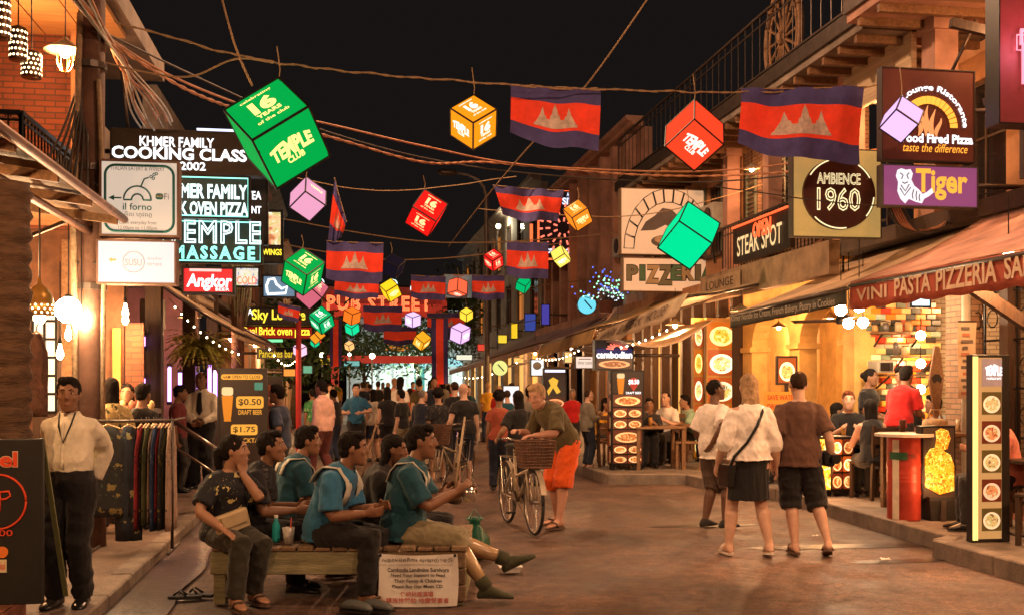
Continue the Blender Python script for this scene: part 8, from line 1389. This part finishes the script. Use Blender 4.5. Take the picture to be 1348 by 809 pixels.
# people on the platform
def bp(x, y): q = Bp(x, y); return (q.x, q.y, 0)
w = person('seated woman in black floral blouse with hand to her cheek', bp(.06, .2), -2.55, 1.58, 0, 'tan', ('pony', 'black'), dict(m=FLOR, sleeve=.42, hem=-.06, fit=.022), dict(m=cloth('olive_dark', (48, 46, 38)), fit=.012), ('sandal', SAND), fem=1, belly=.015, pel=(0, 0, .55), lean=.12, bend=.12, head=(.75, -.05), lf=(-.09, .3, .085), rf=(.14, .42, .085), lh=(-.05, .2, 1.02), le=(-.6, .3, -1), lp=(0, -1, .3), ld=(.1, -.1, 1), lcurl=.5, rh=(.2, .34, .62), re=(.8, -.5, -.2), rp=(0, 0, -1), rcurl=.3)
pz = w['spine'](.08)[0]; mb = MB(); mb.box(pz + V((.05, .19, .02)), (.26, .06, .15), Matrix.Rotation(.25, 3, 'Y')); t = thing('handbag', 'beige handbag in the lap of the floral woman', 'bag', WM(w['t']) @ (pz + V((.05, .19, -.05)))); mb.v = [WM(w['t']) @ q for q in mb.v]; mb.build('bag_body', mat('beige_leather', (.5, .38, .22), .5, var=.15), t, 1, bevel=.012); MB().box(WM(w['t']) @ (pz + V((.05, .225, .04))), (.2, .02, .08), Matrix.Rotation(-2.55, 3, 'Z') @ Matrix.Rotation(.25, 3, 'Y')).build('flap', MATS['beige_leather'], t, 1)
person('man in dark shirt seated behind the floral woman facing right', bp(.12, .5), -1.75, 1.66, 0, 'brown', ('short', 'black'), dict(m=FLOR2, sleeve=.42, collar=1), dict(m=BLK), ('shoe', LEATH), pel=(0, 0, .53), lean=.25, bend=.2, head=(0, -.05), lf=(-.1, .4, .08), rf=(.12, .45, .08), lh=(-.06, .42, .68), rh=(.1, .44, .66), lcurl=.6, rcurl=.6)
def player(label, x, y, rz, h=1.66, m=TEALC, head=(0, 0), stripe=1, bot=BLK, **k):
    a = dict(pel=(0, 0, .53), lean=.18, bend=.22, lf=(-.12, .42, .08), rf=(.14, .4, .08), lh=(-.05, .42, .78), rh=(.1, .4, .74), lcurl=.8, rcurl=.8, lp=(1, 0, -.3), rp=(-1, 0, .3)); a.update(k)
    q = person(label, bp(x, y), rz, h, 0, a.pop('skin', 'brown'), a.pop('hair', ('short', 'black')), dict(m=m, sleeve=.45, hem=-.08, fit=.026, collar=1), a.pop('botd', dict(m=bot)), a.pop('shoes', ('sandal', SAND)), head=head, **a)
    if stripe:
        for sd in (-1, 1):
            SH = q['C'] + q['RC'] @ V((sd * .09, .0, .095)); f = q['RC']; mb = MB(); ps = [q['spine'](x_)[0] + q['spine'](x_)[1] @ V((sd * dx, dy, 0)) for x_, dx, dy in ((.26, .11, .15), (.36, .105, .156), (.43, .095, .142), (.475, .085, .105))] + [SH] + [q['spine'](x_)[0] + q['spine'](x_)[1] @ V((sd * dx, -dy, 0)) for x_, dx, dy in ((.47, .095, .115), (.41, .11, .145), (.33, .12, .15))]
            cc = q['spine'](.25)[0]; up_ = [(a_ - cc).normalized() for a_ in ps]; mb.ring([[a_ - u_ * .016 + f @ V((s_ * .042, 0, 0)) + u_ * o_ for s_, o_ in ((-1, 0), (1, 0), (1, .009), (-1, .009))] for a_, u_ in zip(ps, up_)]); extra(q, 'pale_stripe', mb, STRIPE)
    return q
player('musician in teal shirt at the back left of the platform', .3, 1.12, -1.3, 1.66, TEALC, (-.2, .02))
player('musician in light blue shirt with white shoulder stripe in the middle', .8, .2, -2.05, 1.68, BLUEC, (.42, .03), lf=(-.1, .34, .08), rf=(.1, .4, .08), lh=(-.02, .45, .72), rh=(.12, .4, .68), bend=.34, broad=.95)
player('bowing musician in dark clothes holding the spike fiddle', 1.06, .72, -1.75, 1.6, DARK, (0, .12), 0, lh=(-.08, .36, .95), rh=(.12, .4, .7), hair=('bob', 'black'))
player('musician in navy shirt hidden behind the front man', 1.24, .98, -1.7, 1.62, NAVY, (0, -.1), 0, hair=('short', 'black'))
m8 = player('front musician in teal shirt with two artificial legs', 1.36, .3, -PI / 2 - .2, 1.72, TEALC, (0, 0), 1, KHAKI, pel=(0, 0, .52), lean=.05, bend=.3, botd=dict(m=KHAKI, len=.56, wide=.03), lf=(-.13, .86, .24), rf=(.14, .66, .09), lpitch=.45, rpitch=.02, lk=(0, .5, 1), rk=(0, .6, 1), shoes=('shoe', cloth('boot_green', (62, 64, 44))), lh=(-.02, .46, .78), rh=(.1, .42, .8), skin='brown', broad=1.08, belly=.02)
PRO = mat('prosthetic_tan', (.42, .28, .15), .25, var=.12, spec=.6)
for sd in (-1, 1):
    HJ, K_, A = m8['legs'][sd][:3]; mb = MB(); mb.tube([K_.lerp(A, .1), K_.lerp(A, .3), K_.lerp(A, .6), K_.lerp(A, .88)], [.062, .066, .054, .04], 14); extra(m8, 'artificial_shin', mb, PRO); mb = MB(); mb.tube([K_.lerp(A, -.05), K_.lerp(A, .12)], [.078, .07], 14); extra(m8, 'knee_cuff', mb, BLK); fp = m8['legs'][sd][5]; mb = MB(); mb.tube([K_.lerp(A, .78), K_.lerp(A, .98)], [.058, .056], 12); extra(m8, 'boot_cuff', mb, cloth('boot_green', (62, 64, 44)))
q = WM(m8['t']) @ (V((.03, .52, .77))); t = thing('metal_bowl', 'shiny metal cup played by the front musician', 'bowl', q); MB().lathe([(.04, -.05), (.055, 0), (.06, .06), (.056, .06), (.05, .0), (.03, -.04)], 16, c=q).build('bowl_body', mat('bright_steel', (.7, .66, .62), .2, .9, var=.05), t, 1, smooth=True); MB().tube([q + V((-.1, 0, .09)), q + V((.05, 0, .02))], .006, 5).build('beater', WOODM, t, 1)
# orange shorts man bending over the bicycle
p = person('man in olive shirt and orange shorts bending over the bicycle', (2.42, 11.75, 0), 2.05, 1.76, 0, 'pink', ('short', 'blond'), dict(m=OLIVE, sleeve=.5, fit=.024, hem=-.08, collar=1), dict(m=ORANGE, len=.55, wide=.025, fit=.02), ('sandal', SAND), lean=.42, bend=.45, head=(.35, .35), pel=(0, -.08, .92), lf=(-.12, .1, .08), rf=(.13, -.08, .08), lh=(-.22, .52, 1.02), rh=(.18, .42, 1.05), lcurl=1.0, rcurl=1.0, lp=(0, 0, -1), rp=(0, 0, -1))
# couple walking away and the man in glasses
p = person('blond woman walking away in white blouse and black skirt', (3.78, 9.5, 0), -.1, 1.70, 0, 'fair', ('bob', 'blond'), dict(m=WHITEC, sleeve=.68, fit=.024, hem=-.02, sfit=.02, fold=.011), dict(kind='skirt', m=BLK, len=.36, waist=.06, wide=.01), ('sandal', WSAND), fem=1, broad=1.02, stout=1.16, lf=(-.19, .05, .085), rf=(.17, -.06, .1), rpitch=-.15, lh=(-.28, .1, .86), rh=(.27, .05, .84), head=(0, .05))
mb = MB(); S_ = p['spine']; mb.tube([S_(x_)[0] + S_(x_)[1] @ V(v) for x_, v in ((.47, (.1, .05, 0)), (.485, (.105, -.03, .0)), (.44, (.085, -.125, 0)), (.3, (.02, -.158, 0)), (.15, (-.07, -.152, 0)), (.02, (-.18, -.115, 0)), (-.12, (-.215, -.06, 0)))], .014, 6); extra(p, 'bag_strap', mb, LEATH)
q = WM(p['t']) @ V((-.22, -.0, .74)); t = thing('shoulder_bag', 'small black shoulder bag at the left hip of blond woman', 'bag', q); MB().box(q, (.07, .2, .2), Matrix.Rotation(.1, 3, 'Z')).build('bag_body', LEATH, t, 1, bevel=.012); MB().box(q + V((0, 0, .07)), (.078, .205, .075), Matrix.Rotation(.1, 3, 'Z')).build('flap', LEATH, t, 1)
p2 = person('man in brown tee and black shorts walking away beside blond woman', (4.27, 9.5, 0), -.25, 1.73, 0, 'fair', ('crop', 'brown'), dict(m=BROWN, sleeve=.42, fit=.026, hem=-.1), dict(m=BLK, len=.6, wide=.02), ('sandal', SAND), broad=1.02, stout=1.06, lf=(-.04, -.02, .085), rf=(.24, -.12, .12), rpitch=-.3, lh=(-.24, .05, .86), rh=(.3, .02, .86), head=(0, .02))
q = WM(p2['t']) @ V((.27, .02, .9)); t = thing('camera_bag', 'black camera bag hanging at the right hip of walking man', 'bag', q); MB().box(q, (.11, .15, .15)).build('bag_body', mat('nylon_black', (.012, .012, .014), .5, var=.2), t, 1, bevel=.025); MB().lathe([(.045, -.07), (.045, .05)], 12, Matrix.Translation(q + V((.02, -.09, 0))) @ Matrix.Rotation(PI / 2, 4, 'X')).build('lens', LEATH, t, 1)
p = person('man with glasses in white tee standing with hand on hip', (4.1, 11.35, 0), -1.15, 1.66, 0, 'dark', ('crop', 'black'), dict(m=WHITEC, sleeve=.45, fit=.03, hem=-.14), dict(m=cloth('grey_brown', (88, 72, 62)), len=.56, wide=.02), ('shoe', cloth('shoe_dark', (38, 34, 34))), rh=(.14, -.17, .98), re=(1, -.6, -.2), lh=(-.2, .15, .95), head=(-.2, -.15), lf=(-.1, -.05, .08), rf=(.12, .05, .08), stout=1.15)
mb = MB()
for sx in (-1, 1): mb.tube([p['hp'](sx * .033 + .024 * math.cos(a), .104, .012 + .02 * math.sin(a)) for a in [2 * PI * i / 14 for i in range(15)]], .0035, 5); mb.tube([p['hp'](sx * .056, .1, .016), p['hp'](sx * .08, -.01, .012)], .003, 5)
mb.tube([p['hp'](-.01, .108, .014), p['hp'](.01, .108, .014)], .003, 5); extra(p, 'glasses', mb, BLK)
# waiter with tie
p = person('waiter in white shirt and dark tie with clasped hands', at(266, 642, LPZ), PI - .15, 1.7, 0, 'brown', ('crop', 'black'), dict(m=CREAMC, sleeve=.97, hem=.03, tuck=1, collar=1), dict(m=BLK), ('shoe', LEATH), lh=(-.05, .2, .98), rh=(.05, .21, .99), le=(-1, -.4, -.3), re=(1, -.4, -.3), lp=(1, -.4, 0), rp=(-1, -.4, 0), head=(-.1, 0))
mb = MB(); c = p['spine']; mb.ring([[c(x_)[0] + c(x_)[1] @ V((s_ * w_, d_, 0)) for s_ in (-1, 1)] + [c(x_)[0] + c(x_)[1] @ V((s_ * w_, d_ + .008, 0)) for s_ in (1, -1)] for x_, w_, d_ in ((.49, .022, .1), (.46, .028, .122), (.36, .035, .143), (.22, .045, .135), (.16, .006, .135))]); extra(p, 'necktie', mb, BLK)
# mid-distance people: head-top pixel, distance, heading, look
def mid(label, x, y, Y, rz, top, bot, hair=('short', 'black'), fem=0, skin='brown', lod=1, shoes=('shoe', LEATH), **k):
    q = onY(x, y, Y); h = max(1.5, min(1.86, q.z)); return person(label, (q.x, q.y, 0 if q.x < 4.2 else RPZ), rz, h if q.x < 4.2 else h - RPZ, lod, skin, hair, top, bot, shoes, fem, **k)
S_ = lambda m, **k: dict(dict(m=m, sleeve=.42), **k); T_ = lambda m, **k: dict(dict(m=m), **k); WK = dict(lf=(-.1, .18, .08), rf=(.1, -.15, .11), rpitch=-.2)
mid('man in blue tee beside the price board looking left', 368, 505, 13.6, 1.2, S_(JEAN), T_(DARK), ('quiff', 'black'), lh=(-.22, .1, .95))
mid('young man in pale pink shirt walking left of centre', 425, 499, 17.5, .9, S_(PINKC, sleeve=.8, collar=1), T_(MAROON), ('quiff', 'black'), **WK)
mid('man in blue polo facing the camera in the crowd', 469, 504, 21.5, PI, S_(BLUEC, collar=1), T_(BLK), skin='fair', lh=(-.1, .25, 1.1), rh=(.2, .2, 1.1), le=(-1, 0, -.5))
mid('person in green patterned shirt behind pink shirt man', 412, 520, 24, .4, S_(GRNP), T_(KHAKI))
mid('woman in white top beside the blue polo man', 492, 515, 22, .3, S_(WHITEC, sleeve=.2), T_(JEAN, len=.4), ('long', 'black'), 1, 'fair')
mid('tall woman with long dark hair in black in centre crowd', 510, 508, 21, .1, S_(BLK, sleeve=.2), T_(BLK, len=.35), ('long', 'black'), 1, 'fair', **WK)
mid('man in black tee and khaki shorts in centre crowd', 529, 517, 20.5, .9, S_(BLK), T_(KHAKI, len=.55, wide=.02), skin='fair', shoes=('sandal', SAND), **WK)
mid('woman in black patterned dress seen from behind', 577, 511, 17.5, .05, S_(FLOR2, sleeve=.4, hem=-.1), dict(kind='skirt', m=FLOR2, len=.42, waist=0), ('curly', 'black'), 1, 'tan', shoes=('sandal', SAND))
mid('bald man in black shirt seen from behind at centre', 611, 503, 16.6, .25, S_(BLK, sleeve=.3), T_(NAVY, len=.6), ('bald', 'black'), 0, 'fair', shoes=('sandal', SAND), broad=1.1, lh=(-.27, .1, .9))
mid('tall man in black tee left of the bald man', 599, 501, 19.5, .2, S_(BLK), T_(DARK), ('crop', 'brown'), 0, 'fair')
mid('stout man in dark jacket beside patterned dress woman', 555, 512, 19.5, -.9, S_(NAVY, sleeve=.95), T_(DARK), ('crop', 'grey'), 0, 'fair', belly=.05, broad=1.1)
mid('woman with big curly hair and rust top', 657, 514, 15.8, -.2, S_(cloth('rust', (150, 70, 50)), sleeve=.3), T_(NAVY), ('curly', 'black'), 1, 'brown')
mid('long haired person in black tee with pale back print', 683, 513, 14.6, .25, S_(BLK), T_(DARK), ('long', 'black'), 0, 'tan', lh=(-.3, .15, .95))
mid('man with quiff behind the long haired person', 697, 506, 16.5, -1.0, S_(GREYC), T_(JEAN), ('quiff', 'black'))
mid('man in grey open shirt standing by the food board', 773, 512, 18.3, -1.35, S_(GREYC, sleeve=.8, fit=.03, hem=-.12), T_(NAVY), ('crop', 'brown'), 0, 'fair', shoes=('sandal', SAND), rh=(.1, .3, 1.1), lh=(-.1, .3, 1.15))
mid('person in red top and straw hat near the food board', 753, 511, 21, PI, S_(REDC), T_(DARK), ('short', 'grey'), 0, 'tan')
mid('man in teal shirt behind the afro woman', 668, 512, 20, .4, S_(TEALC), T_(JEAN), ('crop', 'brown'), 0, 'fair')
mid('woman in orange top deep in the centre crowd', 540, 517, 27, .2, S_(cloth('orange_top', (214, 110, 50)), sleeve=.2), T_(NAVY, len=.4), ('pony', 'brown'), 1, 'fair', 2)
mid('man in plaid shirt leaning at left of pink shirt man', 440, 522, 22, .7, S_(DARK), T_(JEAN), lod=2)
far = [('white', WHITEC), ('navy', NAVY), ('black', BLK), ('grey', GREYC), ('red', REDC), ('denim blue', JEAN), ('mustard', YELC), ('pink', PINKC), ('olive', OLIVE), ('teal', TEALC)]
wh = ['under the left floodlight', 'before the white shop', 'left of the long banner', 'near the dark leafy tree', 'in front of the arch post', 'close to the lamp post', 'under the mauve tarpaulin', 'in the middle of the far street', 'by the far left shops', 'beside the far tree']
for i in range(34):
    Y = 24 + 26 * (i / 34) ** 1.2 + random.uniform(0, 1.5); X = random.uniform(-1.0, 4.6); a, b = far[(i * 7) % 10], far[(i * 3 + 1) % 10]; fem = i % 3 == 0
    person('pedestrian in %s top, %s, %s, %s' % (a[0], ['%s trousers' % b[0], '%s shorts' % b[0]][i % 2], wh[(i * 3 + i // 10) % 10], ['walking away', 'coming nearer'][(i // 2) % 2]), (X, Y, 0), (0 if (i // 2) % 2 == 0 else PI) + random.uniform(-.6, .6), random.uniform(1.55, 1.8), 2, ('brown', 'fair', 'tan')[i % 3], (('long', 'black') if fem else ('short', ('black', 'brown', 'blond')[i % 3])), S_(a[1]), T_(b[1], len=1 if i % 2 == 0 else .5), ('shoe', LEATH), int(fem), group='pedestrians in the far crowd', **(WK if i % 4 else {}))
# diners and staff on the right
SEAT = dict(pel=(0, 0, .53), lf=(-.1, .42, .08), rf=(.1, .42, .08), lh=(-.12, .38, .8), rh=(.12, .36, .8), lean=.12, bend=.15)
def sit(label, x, y, z, rz, top, hair=('short', 'black'), skin='brown', fem=0, h=1.7, lod=1, **k):
    a = dict(SEAT); a.update(k); return person(label, (x, y, z), rz, h, lod, skin, hair, top, a.pop('bot', T_(DARK)), ('shoe', LEATH), fem, **a)
def headxy(x, Y): return onY(x, 505, Y).x
sit('fair haired man in black tee facing the camera at table', headxy(1116, 13.95), 13.95, RPZ + .02, 2.75, S_(BLK), ('quiff', 'red'), 'fair', 0, 1.78)
sit('woman in black tank top seen from behind at table', headxy(1150, 12.6), 12.6, RPZ, -.15, dict(m=BLK, sleeve=0), ('bob', 'black'), 'pink', 1, 1.68)
person('man in red polo standing at the kitchen', (headxy(1183, 12.9), 12.9, .16), -1.0, 1.72, 1, 'brown', ('quiff', 'black'), S_(REDC), T_(DARK), ('shoe', LEATH), lean=.2, bend=.2, lh=(-.1, .4, 1.05), rh=(.12, .42, 1.02))
person('waitress in black standing behind the fair haired man', (headxy(1143, 14.0), 14.0, .16), -2.4, 1.66, 1, 'brown', ('bun', 'black'), S_(BLK), T_(BLK), ('shoe', LEATH), 1, lh=(-.1, .25, 1.0), rh=(.12, .25, 1.0))
person('cook bending by the brass lamps', (headxy(1195, 13.6), 13.6, .16), 2.3, 1.74, 1, 'tan', ('short', 'black'), S_(DARK), T_(BLK), ('shoe', LEATH), lean=.2, bend=.25, head=(0, .3), lh=(-.1, .4, 1.0), rh=(.1, .4, 1.0))
sit('diner in dark top bent over table left of fair haired man', headxy(1083, 14.3), 14.3, RPZ, -1.9, S_(BLK), ('bob', 'black'), 'tan', 1, 1.62, bend=.4)
sit('diner in mauve shirt behind the light tower', headxy(1338, 9.6), 9.7, RPZ, 1.2, S_(cloth('mauve', (190, 110, 95))), ('short', 'black'), 'brown', 0, 1.7)
sit('diner in dark shirt drinking at the wooden cafe table', 5.45, 18.5, RPZ, 2.9, S_(DARK, sleeve=.95), ('quiff', 'black'), 'brown', 0, 1.62, rh=(.03, .26, 1.03), re=(1, .2, -.8), bend=.3)
sit('diner in grey tee with back to the street at cafe', 4.85, 18.25, RPZ, -1.2, S_(cloth('slate', (70, 66, 60))), ('crop', 'black'), 'brown', 0, 1.7)
sit('diner in mustard top left of cafe tables', 4.75, 19.3, RPZ, -2.4, S_(YELC), ('bob', 'black'), 'tan', 1, 1.6)
sit('man in white tee among the cafe diners', 6.0, 19.0, RPZ, 2.3, S_(WHITEC), ('crop', 'black'), 'fair', 0, 1.74)
sit('dark haired diner in pale teal beside white tee man', 6.5, 19.2, RPZ, 1.6, S_(cloth('mint', (150, 185, 165))), ('short', 'black'), 'tan', 0, 1.66)
for x, y, rz in ((4.75, 19.2, -2.4), (6.05, 19.1, 2.3), (6.55, 19.25, 1.6), (6.9, 9.75, 1.2), (6.75, 14.3, -1.9)): chair('cafe chair under a diner at %s' % {4.75: 'mustard top', 6.05: 'white tee', 6.55: 'mint shirt', 6.9: 'the light tower', 6.75: 'far end of counter table'}[x], x, y, rz)
sit('diner in pale blue shirt beside the kitchen tables', 8.0, 13.2, .16, 1.4, S_(cloth('pale_blue', (150, 165, 180))), ('short', 'black'), 'tan'); sit('woman in coral top under the yellow arch', 6.6, 15.3, RPZ, 2.6, S_(cloth('coral', (205, 100, 80)), sleeve=.2), ('long', 'brown'), 'fair', 1, 1.64); sit('man in black cap shirt under the yellow arch', 6.9, 16.4, RPZ, -2.0, S_(DARK), ('crop', 'black'), 'brown'); sit('diner in olive shirt at the back of cafe', 7.0, 19.9, RPZ, 2.8, S_(OLIVE), ('short', 'black'), 'brown'); sit('woman in pink at the back of cafe', 5.6, 20.2, RPZ, 2.9, S_(PINKC), ('bob', 'black'), 'tan', 1, 1.6)
T6 = table('small table under the yellow arch', 6.7, 15.85, .7, .6)
for x, y, rz, lb in ((8.05, 13.2, 1.4, 'kitchen diner'), (6.6, 15.35, 2.6, 'coral top woman'), (6.95, 16.4, -2.0, 'arch diner'), (7.0, 19.95, 2.8, 'olive shirt'), (5.6, 20.25, 2.9, 'pink top')): chair('wooden chair under the %s' % lb, x, y, rz)
# patrons of the left bar
person('woman in pale patterned blouse with back turned in left shop', (headxy(147, 11.3), 11.3, LPZ), .3, 1.58, 1, 'tan', ('bob', 'black'), S_(FLOR3), T_(DARK), ('shoe', LEATH), 1)
person('woman facing out beside the red brick panel', (headxy(168, 12.2), 12.2, LPZ), PI, 1.52, 1, 'tan', ('long', 'black'), S_(MAROON), T_(DARK), ('shoe', LEATH), 1)
person('dark haired man in black seen from behind by the column', (headxy(186, 11.6), 11.6, LPZ), -.4, 1.52, 1, 'brown', ('short', 'black'), S_(BLK), T_(DARK), ('shoe', LEATH))
person('man in red checked shirt in the purple lit bar', (headxy(234, 15.4), 15.4, LPZ), -1.6, 1.5, 1, 'brown', ('short', 'black'), S_(cloth('red_check', (120, 50, 55))), T_(DARK), ('shoe', LEATH))
person('person leaning on the balcony at upper left', (headxy(74, 11.4), 11.4, 3.5), -.9, 1.5, 2, 'brown', ('short', 'black'), S_(DARK), T_(DARK), ('shoe', LEATH), pel=(0, 0, .1), lean=.4, bend=.2, lf=(-.1, .45, .08), rf=(.1, .5, .08), lk=(0, .3, 1), rk=(0, .3, 1), lh=(-.1, .4, .3), rh=(.1, .4, .3))
flush()
